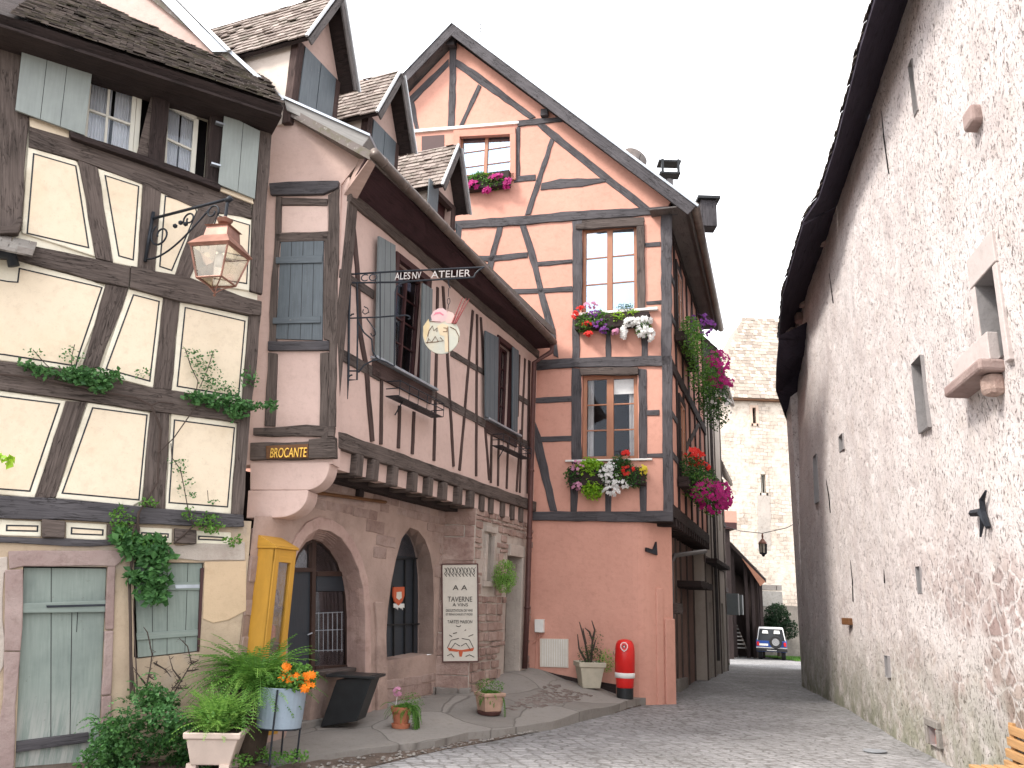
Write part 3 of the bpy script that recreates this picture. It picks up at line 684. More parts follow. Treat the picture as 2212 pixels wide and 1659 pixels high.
panel(1, (926, 1095, 1150, 1165, 1182, 1215, 1002, 1605, 890, 1570), (948, 1128, 1120, 1180, 1135, 1225, 990, 1565, 915, 1540))
panel(1, (1262, 1205, 1448, 1270, 1435, 1678, 1085, 1618), (1248, 1240, 1440, 1298, 1422, 1640, 1125, 1595))
panel(2, (-60, -20, 105, 30, 520, 140, 605, 180, 610, 230, 442, 662, 0, 605, -80, 600), (-50, 130, 50, 147, 98, 150, 108, 70, 592, 182, 462, 560, 440, 640, 22, 574, -50, 568))
panel(2, (738, 190, 940, 240, 882, 762, 575, 682), (765, 222, 920, 262, 865, 728, 605, 655))
panel(2, (1035, 265, 1430, 350, 1390, 862, 985, 785), (1062, 295, 1413, 375, 1375, 815, 1015, 755))
panel(2, (-80, 770, 0, 775, 380, 835, 360, 905, 198, 1396, -80, 1370), (-90, 790, 0, 806, 348, 850, 175, 1360, -90, 1340))
panel(2, (505, 845, 865, 905, 815, 1412, 762, 1442, 318, 1396), (530, 872, 850, 915, 803, 1410, 352, 1370))
panel(2, (985, 905, 1365, 965, 1330, 1487, 950, 1462), (1000, 942, 1352, 988, 1312, 1450, 968, 1425))
for a, b in (((-40, 1513, 240, 1528, 236, 1618, -40, 1610), (35, 1548, 222, 1552, 220, 1590, 33, 1586)), ((378, 1533, 616, 1545, 612, 1640, 378, 1630), (408, 1562, 597, 1575, 595, 1612, 406, 1605)),
             ((802, 1562, 992, 1570, 990, 1655, 800, 1650), (812, 1590, 972, 1598, 970, 1625, 810, 1620)), ((1128, 1582, 1330, 1592, 1328, 1665, 1128, 1660), (1140, 1610, 1290, 1618, 1288, 1642, 1138, 1636))): panel(2, a, b)
# shutters
sh = shutter(LH, LP, P2(1, 140, 180, 540, 340, 487, 785, 88, 640, off=.1), .1, 'sage', .03, planks=3)
sh2 = shutter(LH, LP, P2(1, 1290, 658, 1495, 760, 1465, 1150, 1255, 1065, off=.09), .09, 'sage', .03, planks=2)
hg = MB()
for x, y in ((1260, 735), (1235, 970)):
    p = LP.st(*Z(1, x, y)[0]); hg.rectp(LP, (p[0] - .06, p[1] - .012, p[0] + .06, p[1] + .012), .06, .13)
hg.obj('hinge', M['zinc'], sh2)
# door and stone surround
D = MB().prism(LP, P2(3, 154, 360, 692, 365, 646, 1450, 635, 1790, 90, 1790), -.10, -.06).obj('door', M['dooroldgreen'], LH, bevel=.003)
for c in ((333, 360, 330, 1500), (468, 620, 455, 1460), (505, 650, 498, 780)):
    a, b = P2(3, *c); MB().line(LP, [a, b], .007, -.062, -.058, 0).obj('plank_gap', M['dark'], D)
MB().px(LP, Z(3, 145, 592, 698, 572, 712, 608, 690, 648, 140, 655), -.06, .0, .002).obj('door_rail', M['dooroldgreen'], D, bevel=.006)
MB().px(LP, Z(3, 105, 1490, 575, 1430, 575, 1492, 100, 1560), -.06, .0, .002).obj('door_rail', M['tim_slate'], D, bevel=.006)
hm = MB(); hm.px(LP, Z(3, 300, 605, 690, 596, 690, 608, 302, 620), .0, .012); hm.obj('strap_hinge', M['iron'], D)
lw = MB(); 
for c in ((52, 255, 805, 252, 812, 300, 745, 350, 155, 352, 60, 372), (30, 375, 150, 372, 148, 600, 135, 900, 28, 900), (28, 905, 133, 905, 100, 1250, 88, 1800, -60, 1800, 20, 1200), (698, 352, 748, 350, 735, 760, 680, 765), (678, 770, 735, 765, 722, 1180, 655, 1190), (655, 1195, 722, 1185, 710, 1500, 690, 1800, 645, 1800)):
    lw.px(LP, Z(3, *c), -.1, .035, .008)
lw.obj('stone_surround', M['surround'], LH, bevel=.012)
MB().px(LP, Z(3, -60, 300, 50, 290, 55, 372, 30, 400, 20, 1000, -60, 1150), -.02, .015, .02).obj('plaster_patch', M['mortar'], LH, bevel=.01)
MB().px(LP, Z(3, 1325, 322, 1595, 318, 1592, 640, 1480, 700, 1380, 720, 1315, 690), -.02, .012, .012).obj('plaster_patch', plaster('warm_patch_plaster', (.56, .42, .28), .1, (.50, .33, .2), .4, .4), LH, bevel=.006)
MB().px(LP, Z(3, 1030, 215, 1585, 195, 1585, 315, 1300, 320, 1130, 300), -.02, .02, .015).obj('plaster_patch', M['mortar'], LH, bevel=.01)
s3 = shutter(LH, LP, P2(3, 872, 332, 1316, 332, 1284, 902, 896, 945), -.07, 'dooroldgreen', .03, bars=[P2(3, 880, 458, 1310, 452, 1302, 505, 880, 510), P2(3, 885, 785, 1290, 762, 1286, 802, 888, 832)], planks=4)
MB().px(LP, Z(3, 1135, 472, 1295, 470, 1295, 492, 1140, 495), -.015, -.008).obj('strap_hinge', M['zinc'], s3)
MB().px(LP, Z(3, 1300, 365, 1322, 362, 1292, 905, 1280, 905), -.1, .01, .003).obj('window_frame', M['darkred'], LH)

# roof: eave with soffit, tiled slope climbing away from the street
ea0, ea1 = LP.st(105, 8, .55), LP.st(604, 222, .55); zE = ea1[1] - .02
run = V((LP.n.x, LP.n.y, 0)) * -1; sl_ = R(41.5); upv = run * math.cos(sl_) + V((0, 0, math.sin(sl_))); nr = -run * math.sin(sl_) + V((0, 0, math.cos(sl_)))
s_end = LP.st(612, 232, .55)[0]; eo = LP.w(-6.5, zE, .55); rl = s_end + 6.5
rm = MB(); rm.box(eo - nr * .14, LP.t * rl, upv * 4.6, nr * .12); roof = rm.obj('roof', M['tim_dark'], LH)
RT = M['tile']; tl = tiles(MB(), eo + LP.t * 3.0, LP.t, upv, nr, rl - 3.0, 4.4, .15, .085, .014, jit=.014); tl.obj('roof_tile', RT, roof)
sm = MB(); sm.box(LP.w(-6.5, zE - .16, .52), LP.t * rl, -LP.n * .62, (0, 0, .035)); sm.obj('soffit', M['tim_dark'], roof)
# grey tiled ledge and pipe of the yellow house's left neighbour, at the picture edge
nb = thing('tiled_ledge', 'mossy grey tiled ledge with a dark rounded end above cream panels', 'ledge', tuple(LP.at(10, 490, .3)))
tiles(MB(), LP.at(-130, 488, .05), LP.t, LP.n * .8 + V((0, 0, -.6)), V((0, 0, .8)) + LP.n * .6, .92, .4, .17, .13, .02).obj('tile_course', M['slab'], nb)
mb = MB(); mb.tube([LP.at(-60, 535, .14), LP.at(22, 545, .14), LP.at(30, 575, .12)], [.09, .09, .06], 12); mb.obj('pipe_end', M['iron'], nb, smooth=True)
mb = MB(); mb.px(LP, Z(1, -80, 1330, 60, 1330, 120, 1265, 130, 1290, 105, 1370, -80, 1380), .03, .16, .004); mb.obj('bracket', M['tim_brown'], nb, bevel=.01)

# ------------------------------------------------------------------ street lantern on its scroll bracket
BL = LP.st(329, 470); base = LP.w(BL[0], BL[1], .05); armL = 1.0
tip = None
# arm runs out from the wall; choose its length so that the tip meets the sight line of the photo
r_ = ray(492, 430); best = None
ad = (LP.n * .80 + LP.t * .60).normalized()
for k in range(20, 200):
    L_ = k * .01; p = base + ad * L_; q = (p - CAMP); d_ = q.x / q.y - r_.x / r_.y
    if best is None or abs(d_) < best[0]: best = (abs(d_), L_)
armL = best[1]; topz = EYE + (r_.z / r_.y) * (base + ad * armL).y
LM = thing('street_lamp', 'copper street lantern hanging from a black scrolled wall bracket', 'lamp', tuple(base))
def AB(x, z): return base + ad * x + V((0, 0, z))
zw = LP.st(325, 480)[1] - BL[1]; zt_ = topz - BL[1]
zb_ = LP.st(322, 570)[1] - BL[1]
mb = MB(); mb.tube([AB(0, zw + .03), AB(armL, zt_)], .018, 8); mb.tube([AB(.0, zw + .12), AB(.0, zb_)], .022, 8)
mb.tube([AB(armL - .02, zt_ - .03), AB(armL + .05, zt_ + .01)], .035, 8)
def spiral(cx, cz, r0, r1, a0, a1, n=28): return [AB(cx + (r0 + (r1 - r0) * i / n) * math.cos(a0 + (a1 - a0) * i / n), cz + (r0 + (r1 - r0) * i / n) * math.sin(a0 + (a1 - a0) * i / n)) for i in range(n + 1)]
H = zw - zb_
c1 = []
for i in range(21):
    t = i / 20; c1.append(AB(.02 + armL * .78 * t, zb_ + .03 - .06 * math.sin(t * math.pi) * (1 - t) + (zt_ - .06 - zb_ - .03) * t ** 1.7))
mb.tube(c1, .012, 6)
r0 = H * .30
mb.tube(spiral(r0 + .02, zw - .03 - r0 * 1.15, r0, r0 * .3, 2.2, 2.2 + 7.5), .012, 6)
mb.tube(spiral(armL * .52, zw + (zt_ - zw) * .5 - r0 * .75, r0 * .55, r0 * .18, 3.5, 3.5 - 7.2), .011, 6)
mb.tube(spiral(armL * .82, zw + (zt_ - zw) * .8 - r0 * .72, r0 * .62, r0 * .2, -.5, 6.5), .012, 6)
for i in range(3):
    cx = armL * (.34 + .07 * i); mb.lathe(AB(cx, zw - .10 - r0 * .2 + .03 * (i % 2)), [(.005, -.03), (.028, -.012), (.03, .01), (.005, .03)], 8)
mb.obj('bracket', M['iron'], LM, smooth=True)
lt = AB(armL, zt_); drop = lt - V((0, 0, 0)); k_ = mpp(lt) # metres per unit
lc = lambda dz: lt + V((0, 0, -dz * k_))
mb = MB(); mb.tube([lc(0), lc(50)], .02, 8); mb.obj('hanger', M['iron'], LM)
def frus(mb, c, levels, yaw=R(33)):
    rings = [[c + V((math.cos(yaw + math.pi / 2 * i) * r, math.sin(yaw + math.pi / 2 * i) * r, z)) for i in range(4)] for r, z in levels]; return mb.loft(rings)
a_ = k_ * 1.0
S = lambda v: v * a_
mb = MB(); mb.lathe(lc(0), [(S(4), -S(42)), (S(8), -S(48)), (S(17), -S(50)), (S(13), -S(58)), (S(5), -S(60)), (S(14), -S(68)), (S(20), -S(69))][::-1], 16)
frus(mb, lc(0), [(S(62), -S(126)), (S(68), -S(122)), (S(42), -S(98)), (S(38), -S(96)), (S(34), -S(74)), (S(40), -S(72)), (S(12), -S(66))][0:7]); mb.obj('lantern_roof', M['copper'], LM)
mb = MB()
for i in range(4):
    t0 = R(33) + math.pi / 2 * i; A = lc(126) + V((math.cos(t0), math.sin(t0), 0)) * S(60); B = lc(192) + V((math.cos(t0), math.sin(t0), 0)) * S(40)
    t1 = t0 + math.pi / 2; A2 = lc(126) + V((math.cos(t1), math.sin(t1), 0)) * S(60); B2 = lc(192) + V((math.cos(t1), math.sin(t1), 0)) * S(40)
    mb.tube([A, B], .011, 6); mb.tube([A, A2], .012, 6); mb.tube([B, B2], .012, 6); mb.tube([B, lc(205) + V((math.cos(t0), math.sin(t0), 0)) * S(14), lc(218)], .008, 5)
mb.lathe(lc(222), [(.004, -.02), (.02, 0), (.004, .02)], 8); mb.obj('lantern_frame', M['copper'], LM)
mb = MB(); frus(mb, lc(0), [(S(38), -S(191)), (S(57), -S(127))]); mb.obj('lamp_glass', glass('lantern_glass', .18, (.9, .85, .75)), LM)
mb = MB(); mb.lathe(lc(128), [(S(3), -S(30)), (S(9), -S(28)), (S(10), -S(6)), (S(4), 0)], 10); mb.obj('bulb', M['lampglass'], LM, smooth=True)
# ================================================================== PINK HOUSE (middle)
PH = thing('timbered_pink_house', 'pink half-timbered house with arches, jetty and three tiled dormers', 'house', tuple(UP.at(800, 1500)[:2]) + (0,))
C0 = -7.72                                               # street corner of the jettied storey along UP
ztop = UP.st(738, 405)[1]; zjet = UP.st(722, 948)[1]; print('pink', ztop, zjet)
# upper storey, street front
def U_(k, *c, off=0.0): return [UP.st(u, v, off) for u, v in Z(k, *c)]
o1 = U_(5, 800, 485, 935, 590, 925, 1140, 800, 1072); o2 = U_(5, 1335, 935, 1405, 985, 1397, 1400, 1330, 1362)
def bb(p): return (min(q[0] for q in p), min(q[1] for q in p), max(q[0] for q in p), max(q[1] for q in p))
def fit(p): s = sorted(q[0] for q in p); z = sorted(q[1] for q in p); return ((s[0] + s[1]) / 2, (z[0] + z[1]) / 2, (s[2] + s[3]) / 2, (z[2] + z[3]) / 2)
f1, f2 = fit(o1), fit(o2); f1 = (f1[0], f1[1], f1[2] + .12, f1[3] - .05); print('win', f1, f2)
wallmesh(MB(), UP, [(C0, zjet - .05), (.35, zjet - .05), (.35, ztop + .25), (C0, ztop + .25)], [R4(f1), R4(f2)], .3, 0, .2).obj('wall', M['pinkwall'], PH)
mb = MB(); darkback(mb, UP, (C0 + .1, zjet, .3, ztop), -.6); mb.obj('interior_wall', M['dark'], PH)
for f, cur in ((f1, None), (f2, None)):
    wo = window(PH, UP, (f[0] + .02, f[1] + .02, f[2] - .02, f[3] - .02), -.12, 2, 4, 'darkred', 'glass', .05, .04, .022, curtain=[(.0, .3, 'curtain2')])
    mb = MB(); mb.rectp(UP, (f[0] - .09, f[1] - .05, f[0] + .006, f[3] + .1), -.05, .03); mb.rectp(UP, (f[2] - .006, f[1] - .05, f[2] + .09, f[3] + .1), -.05, .03); mb.rectp(UP, (f[0] + .006, f[3] - .006, f[2] - .006, f[3] + .097), -.05, .035)
    mb.obj('window_casing', M['darkred'], PH)
    MB().rectp(UP, (f[0] - .55, f[1] - .07, f[2] + .45, f[1] - .03), -.02, .12).obj('window_sill', M['zinc'], PH, bevel=.006)
    MB().rectp(UP, (f[0] - .5, f[1] - .30, f[2] + .4, f[1] - .07), -.02, .035, .004).obj('timber_beam', M['tim_thin'], PH, bevel=.006)
def ub_(k, *c, d=.022, m='tim_thin', w=.085):
    return MB().line(UP, [UP.st(*Z(k, c[i], c[i + 1])[0]) for i in range(0, len(c), 2)], w, -.02, d, .006).obj('timber_beam', M[m], PH, bevel=.005)
def post(x, y0, y1, lean=0, w=.06): ub_(5, x, y0, x - lean, y1, w=w)
ub_(5, 572, 232, 605, 560, 620, 900, 650, 1060, 683, 1460, w=.10)
ub_(5, 520, 588, 690, 700, w=.13, m='tim_grey'); ub_(5, 1090, 1000, 1268, 1105, w=.11, m='tim_grey'); ub_(5, 1432, 1225, 1495, 1262, w=.12, m='tim_grey')
ub_(5, 515, 1005, 722, 1120, w=.16, m='tim_grey'); ub_(5, 965, 1200, 1300, 1385, w=.16, m='tim_grey'); ub_(5, 1300, 1380, 1500, 1485, w=.16, m='tim_grey')
for a in ((732, 1045, 728, 1475), (825, 1275, 818, 1495), (900, 1305, 890, 1525), (1022, 660, 1016, 1000, 1003, 1560), (1050, 655, 1072, 1000, 1105, 1590), (985, 620, 975, 850), (1205, 780, 1160, 1340, 1135, 1610), (1227, 800, 1222, 1640),
          (1246, 815, 1262, 1090), (1268, 1370, 1290, 1660), (1303, 1375, 1298, 1675), (1340, 1420, 1335, 1690), (1388, 1440, 1380, 1705), (1447, 1010, 1437, 1330), (1452, 1400, 1432, 1720), (1476, 1030, 1466, 1240, 1448, 1725)): ub_(5, *a, w=.075)
ub_(5, 1498, 1040, 1490, 1730, w=.12)
MB().rectp(UP, (C0 + .002, zjet, C0 + .22, ztop), -.02, .03, .006).obj('timber_beam', M['tim_brown'], PH, bevel=.01)
MB().rectp(UP, (C0 - .05, zjet - .12, .34, zjet + .10), -.03, .07, .01).obj('timber_beam', M['tim_brown'], PH, bevel=.015)
MB().rectp(UP, (C0, ztop - .14, .34, ztop + .04), -.03, .05, .01).obj('timber_beam', M['tim_brown'], PH, bevel=.015)
# jetty: joist ends and pink infill
js = []
for x in (590, 675, 780, 885, 968, 1045, 1125, 1190, 1257, 1305, 1365, 1415, 1460):
    js.append(UP.st(*Z(6, x, 240)[0])[0])
js[0] = max(js[0], C0 + .45)
for i, s_ in enumerate(js):
    mb = MB(); mb.box(UP.w(s_ - .085, zjet - .42, -.75 if s_ < -2.9 else -.1), UP.t * .17, UP.n * (.75 + (.09 if s_ < -2.9 else -.06 + .1)) if s_ < -2.9 else UP.n * .14, (0, 0, .30)); mb.obj('joist_end', M['tim_brown'], PH, bevel=.02)
mb = MB(); mb.rectp(UP, (C0 + .02, zjet - .38, .34, zjet - .12), -.2, -.02); mb.obj('jetty_infill', M['pinkwall'], PH)
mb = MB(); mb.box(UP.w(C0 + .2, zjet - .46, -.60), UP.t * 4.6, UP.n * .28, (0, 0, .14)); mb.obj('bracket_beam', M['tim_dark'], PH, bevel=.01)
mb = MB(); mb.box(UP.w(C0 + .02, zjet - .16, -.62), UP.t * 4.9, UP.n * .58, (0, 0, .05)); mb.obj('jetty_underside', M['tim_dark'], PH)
for a, b in (((370, 312), (755, 364)),):
    mb = MB(); mb.tube([GP.at(*Z(6, *a)[0], .06), GP.at(*Z(6, *b)[0], .06)], .028, 6); mb.obj('iron_rod', M['brownwood'], PH)
mb = MB(); mb.rectp(GP, (GP.st(*Z(6, 620, 200)[0])[0] - .06, GP.st(*Z(6, 620, 340)[0])[1], GP.st(*Z(6, 620, 200)[0])[0] + .06, zjet - .3), -.02, .08, .003); mb.obj('bracket_post', M['tim_dark'], PH, bevel=.01)

# narrow end face with the closed shutter
def N_(k, *c, off=0.0): return [NP.st(u, v, off) for u, v in Z(k, *c)]
nout = [NP.st(500, 1004), NP.st(718, 1002), NP.st(722, 940), NP.st(737, 398), NP.st(787, 336), NP.st(780, 322), NP.st(620, 238), NP.st(504, 130), NP.st(349, 8), NP.st(170, -130), NP.st(150, 300), NP.st(480, 400)]
wallmesh(MB(), NP, nout, [], .3, 0).obj('wall', M['pinkwall'], PH)
def nb_(*c, d=.03, m='tim_brown', wob=.008, name='timber_beam', k=5): return MB().px(NP, Z(k, *c), -.02, d, wob).obj(name, M[m], PH, bevel=.008)
nb_(158, 130, 360, 118, 518, 118, 516, 150, 436, 185, 165, 188, d=.06, m='tim_slate'); nb_(222, 200, 458, 205, 455, 242, 222, 238)
nb_(190, 192, 222, 196, 214, 385, 198, 560, 193, 940, 150, 985, 160, 700, 185, 380); nb_(460, 186, 518, 150, 508, 700, 497, 1385, 460, 1388, 466, 940, 436, 930, 440, 425, 460, 385)
nb_(188, 384, 460, 374, 458, 415, 436, 425, 214, 430, 190, 425); nb_(150, 945, 465, 942, 465, 990, 150, 992, m='tim_slate', d=.05); nb_(150, 1000, 198, 1006, 186, 1382, 130, 1382); nb_(418, 1004, 462, 998, 458, 1386, 415, 1386)
nb_(75, 1392, 350, 1375, 497, 1386, 492, 1438, 75, 1432, d=.05, wob=.012); nb_(62, 1470, 500, 1462, 500, 1540, 365, 1556, 60, 1560, d=.06, m='tim_brown'); nb_(366, 1455, 503, 1440, 506, 1550, 366, 1552, d=.09, wob=.01, name='joist_end')
MB().px(NP, Z(5, 218, 240, 456, 238, 458, 376, 216, 380), -.01, .012).obj('infill_panel', plaster('pale_pink_plaster', (.66, .50, .44), .05), PH, bevel=.012)
s_ = shutter(PH, NP, N_(5, 216, 430, 436, 424, 430, 938, 190, 930), -.0, 'shutblue', .03, bars=[N_(5, 193, 512, 432, 498, 431, 540, 193, 545), N_(5, 178, 824, 424, 814, 423, 850, 176, 856)], planks=4, barm='shutblue')
# sign on the beam
sg = thing('shop_sign', 'brown board with gold capital letters under the closed shutter of the pink house', 'sign', tuple(NP.at(622, 980, .07)))
MB().px(NP, Z(5, 148, 1488, 365, 1478, 365, 1550, 150, 1556), .06, .09).obj('board', M['brownwood'], sg, bevel=.006)
a, b = NP.at(*Z(5, 158, 1544)[0], .095), NP.at(*Z(5, 345, 1540)[0], .095)
text('BROCANTE', .178, a, b - a, (0, 0, 1), M['gold'], sg, 'lettering', .02, (b - a).length)
# stone corbels at the left end (quarter-round noses)
def corbel(k, pts, th=.32): return MB().px(NP, Z(k, *pts), -th, .02).obj('corbel', M['pinkwall'], PH, bevel=.012)
cp = [55, 158, 465, 156]; 
for i in range(11):
    t = math.pi / 2 * i / 10; cp += [345 + 122 * math.cos(t), 165 + 137 * math.sin(t)]
cp += [55, 302]; corbel(6, cp)
cp = [45, 304, 356, 302]
for i in range(11):
    t = math.pi / 2 * i / 10; cp += [200 + 155 * math.cos(t), 315 + 130 * math.sin(t)]
cp += [35, 448]; corbel(6, cp, .36)

# ground floor with the two arches
def G_(k, *c, off=0.0): return [GP.st(u, v, off) for u, v in Z(k, *c)]
A1o = [240, 1540, 240, 1100, 240, 800, 262, 700, 300, 600, 345, 535, 400, 505, 460, 515, 515, 550, 565, 620, 605, 710, 630, 810, 640, 960, 640, 1225, 640, 1540]
A1i = [240, 1540, 240, 1100, 240, 820, 258, 720, 292, 630, 335, 575, 375, 556, 425, 572, 470, 615, 510, 675, 538, 760, 553, 850, 560, 960, 560, 1225, 555, 1540]
A2o = [756, 1186, 756, 1050, 764, 920, 782, 780, 806, 660, 836, 550, 880, 494, 925, 512, 960, 560, 985, 630, 1000, 720, 1004, 850, 1003, 1152]
A2i = [756, 1186, 756, 1050, 762, 930, 778, 800, 800, 690, 826, 590, 862, 515, 892, 545, 912, 595, 926, 660, 934, 740, 936, 850, 934, 1152]
zb = -.3; zg = zjet - .25; D1 = .32
oA1, iA1 = G_(6, *A1o), G_(6, *A1i, off=-D1); oA2, iA2 = G_(6, *A2o), G_(6, *A2i, off=-D1)
s_l = GP.st(528, 1300)[0]; s_r = GP.st(*Z(6, 1060, 900)[0])[0] + .25
for l in (oA1, iA1): l[0] = (l[0][0], zb + .25); l[-1] = (l[-1][0], zb + .25)
zcb = NP.st(*Z(6, 60, 446)[0])[1]; gw = MB(); outer = [(s_l, zb), (s_r, zb), (s_r, zg + .2), (C0 + .04, zg + .2), (C0 + .02, zcb + .04), (s_l, zcb - .0)]
def tess(mb, pl, outer, holes, off): 
    outer = ccw(outer); loops = [outer] + [ccw(h)[::-1] for h in holes]; tr = tessellate_polygon([[V((a, z, 0)) for a, z in l] for l in loops]); flat = [p for l in loops for p in l]; fs = []
    for f in tr:
        A, B, C = [flat[i] for i in f]; fs.append(tuple(f) if (B[0] - A[0]) * (C[1] - A[1]) - (B[1] - A[1]) * (C[0] - A[0]) > 0 else tuple(f[::-1]))
    mb.add([pl.w(a, z, off) for a, z in flat], fs)
tess(gw, GP, outer, [oA1, oA2], 0)
gw.obj('wall', M['pinkstone'], PH)
def reveal(o, i, steps, name, m):
    mb = MB(); prof = []
    for f, d in steps: prof.append([GP.w(o[k][0] + (i[k][0] - o[k][0]) * f, o[k][1] + (i[k][1] - o[k][1]) * f, -d) for k in range(len(o))])
    return mb.loft(prof, False, False).obj(name, m, PH)
lightstone = stone('worked_pink_sandstone', (.40, .27, .24), (.52, .38, .33), 1, .5)
reveal(oA1, iA1, [(0, 0), (0, .05), (.14, .05), (.16, .09), (.3, .09), (.34, .14), (.5, .15), (.54, .2), (.7, .21), (.75, .26), (.92, .27), (1, .34)], 'arch_moulding', lightstone)
reveal(oA2, iA2, [(0, 0), (.1, .02), (1, .34), (1, .4)], 'arch_reveal', M['pinkstone'])
def blocks(mb, pl, s0, z0, s1, z1, hrow=.26, wav=.45, depth=(.0, .035), gap=.016, skip=None, jit=.4, base=-.08, shrink=.012):
    z = z0
    while z < z1 - .02:
        h = min(hrow * random.uniform(1 - jit, 1 + jit * .6), z1 - z); h = h if z1 - z - h > .06 else z1 - z; s = s0
        while s < s1 - .02:
            w_ = min(wav * random.uniform(.5, 1.5), s1 - s); w_ = w_ if s1 - s - w_ > .08 else s1 - s; c = (s + w_ / 2, z + h / 2)
            if not (skip and skip(s, z, s + w_, z + h)):
                g = gap / 2; j = lambda: random.uniform(-shrink, shrink)
                mb.prism(pl, [(s + g + j(), z + g + j()), (s + w_ - g + j(), z + g + j()), (s + w_ - g + j(), z + h - g + j()), (s + g + j(), z + h - g + j())], base, random.uniform(*depth), .006, .12)
            s += w_
        z += h
    return mb
# low-relief stonework of the old wall, left out round the arches
def inpoly(p, L):
    c = False
    for i in range(len(L)):
        (x1, y1), (x2, y2) = L[i], L[i - 1]
        if (y1 > p[1]) != (y2 > p[1]) and p[0] < (x2 - x1) * (p[1] - y1) / (y2 - y1) + x1: c = not c
    return c
def grow(L, g): cx = sum(p[0] for p in L) / len(L); return [(p[0] + (g if p[0] > cx else -g), p[1] + (g if p[1] > 1.2 else 0)) for p in L]
gA = [grow(oA1, .19), grow(oA2, .03)]
def skA(a, b, c, d):
    if a < C0 + .04 and d > zcb - .03: return True
    for i in range(5):
        for j in range(5):
            q = (a + (c - a) * i / 4, b + (d - b) * j / 4)
            if any(inpoly(q, g) for g in gA): return True
    return False
MS = stone('old_pink_masonry', (.31, .22, .19), (.45, .35, .31), 1.3, 1.1)
sm_a = min(p[0] for p in oA1) - .2
for qa, qb in ((s_l + .02, sm_a), (sm_a, s_r - .02)):
    if qb - qa > .15: blocks(MB(), GP, qa, zb, qb, zg - .12, .27, .46, (-.004, .018), .014, skA, .5, -.05).obj('stone_facing', MS, PH, bevel=.009)
# raised band round the first arch
def band(o, grow, d, name, m, lo=0, hi=None):
    hi = hi or len(o); pts = o[lo:hi]; cx = sum(p[0] for p in o) / len(o); cz = min(p[1] for p in o) + .9
    outp = [(p[0] + grow * (p[0] - cx) / max(.01, math.hypot(p[0] - cx, max(0, p[1] - cz))), p[1] + grow * max(0, p[1] - cz) / max(.01, math.hypot(p[0] - cx, max(0, p[1] - cz)))) for p in pts]
    ring = pts + outp[::-1]; return MB().prism(GP, ring, -.02, d).obj(name, m, PH, bevel=.01)
band(oA1, .17, .035, 'arch_band', lightstone, 3)
# voussoir joints read as narrow dark gaps
# sill and pier parts
mb = MB(); s0 = iA1[-1][0]
zs1 = GP.st(*Z(6, 470, 1232)[0], -.25)[1]; q = G_(6, 375, 1240, 562, 1225, off=-.25)
mb.rectp(GP, (q[0][0], zb, q[1][0] + .1, q[0][1] - .05), -.6, -.22); mb.obj('window_parapet', M['pinkstone'], PH)
MB().rectp(GP, (q[0][0] - .02, q[0][1] - .06, q[1][0] + .05, q[0][1]), -.35, -.14).obj('window_sill', M['tim_grey'], PH, bevel=.01)
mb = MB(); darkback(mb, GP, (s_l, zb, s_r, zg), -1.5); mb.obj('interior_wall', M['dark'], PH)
# joinery of the arched shop door
D2 = -.36
def gl(k, *c): return [GP.st(u, v, D2) for u, v in Z(k, *c)]
fr = MB()
for c, w_ in (((375, 556, 372, 900, 362, 1530), .09), ((392, 735, 552, 735), .07), ((270, 715, 365, 715), .06)): fr.line(GP, gl(6, *c), w_, D2 - .03, D2 + .04, 0)
arc = [GP.st(*p, D2) for p in Z(6, *A1i)][3:]; fr.line(GP, arc[:10], .07, D2 - .03, D2 + .03, 0)
fr.line(GP, gl(6, 553, 850, 560, 1225), .07, D2 - .03, D2 + .03, 0); fr.line(GP, gl(6, 385, 1222, 560, 1215), .05, D2 - .03, D2 + .03, 0)
fo = fr.obj('door_frame', M['doorframe'], PH, bevel=.006)
MB().prism(GP, gl(6, 246, 728, 366, 722, 362, 1120, 352, 1530, 238, 1530), D2 - .03, D2).obj('door', M['doorblue'], PH, bevel=.004)
MB().prism(GP, gl(6, 398, 742, 553, 745, 556, 825, 396, 825), D2 - .02, D2 + .01).obj('blue_panel', M['doorblue'], fo, bevel=.004)
MB().prism(GP, gl(6, 385, 828, 556, 828, 560, 1222, 382, 1222), D2 - .01, D2 - .004).obj('pane', M['glass'], fo)
MB().prism(GP, gl(6, 262, 712, 290, 640, 335, 580, 375, 560, 425, 575, 470, 618, 510, 680, 535, 735, 392, 735, 380, 712), D2 - .01, D2 - .004).obj('pane', M['glass'], fo)
gr = MB()
for x in (408, 432, 456, 480, 504, 528): gr.tube([GP.at(*Z(6, x, 935)[0], D2 + .03), GP.at(*Z(6, x, 1140)[0], D2 + .03)], .005, 5)
for y in (940, 1030, 1135): gr.tube([GP.at(*Z(6, 386, y)[0], D2 + .03), GP.at(*Z(6, 532, y - 6)[0], D2 + .03)], .006, 5)
gr.obj('window_grille', M['zinc'], fo)
MB().tube([GP.at(*Z(6, 350, 1052)[0], D2 + .05), GP.at(*Z(6, 374, 1042)[0], D2 + .06)], .01, 6).obj('door_handle', M['zinc'], PH)
# things seen dimly behind the shop window
wc = MB(); wc.rectp(GP, tuple(bb(gl(6, 395, 850, 480, 1200))), D2 - .5, D2 - .48); wc.obj('shop_curtain', M['curtain2'], PH)
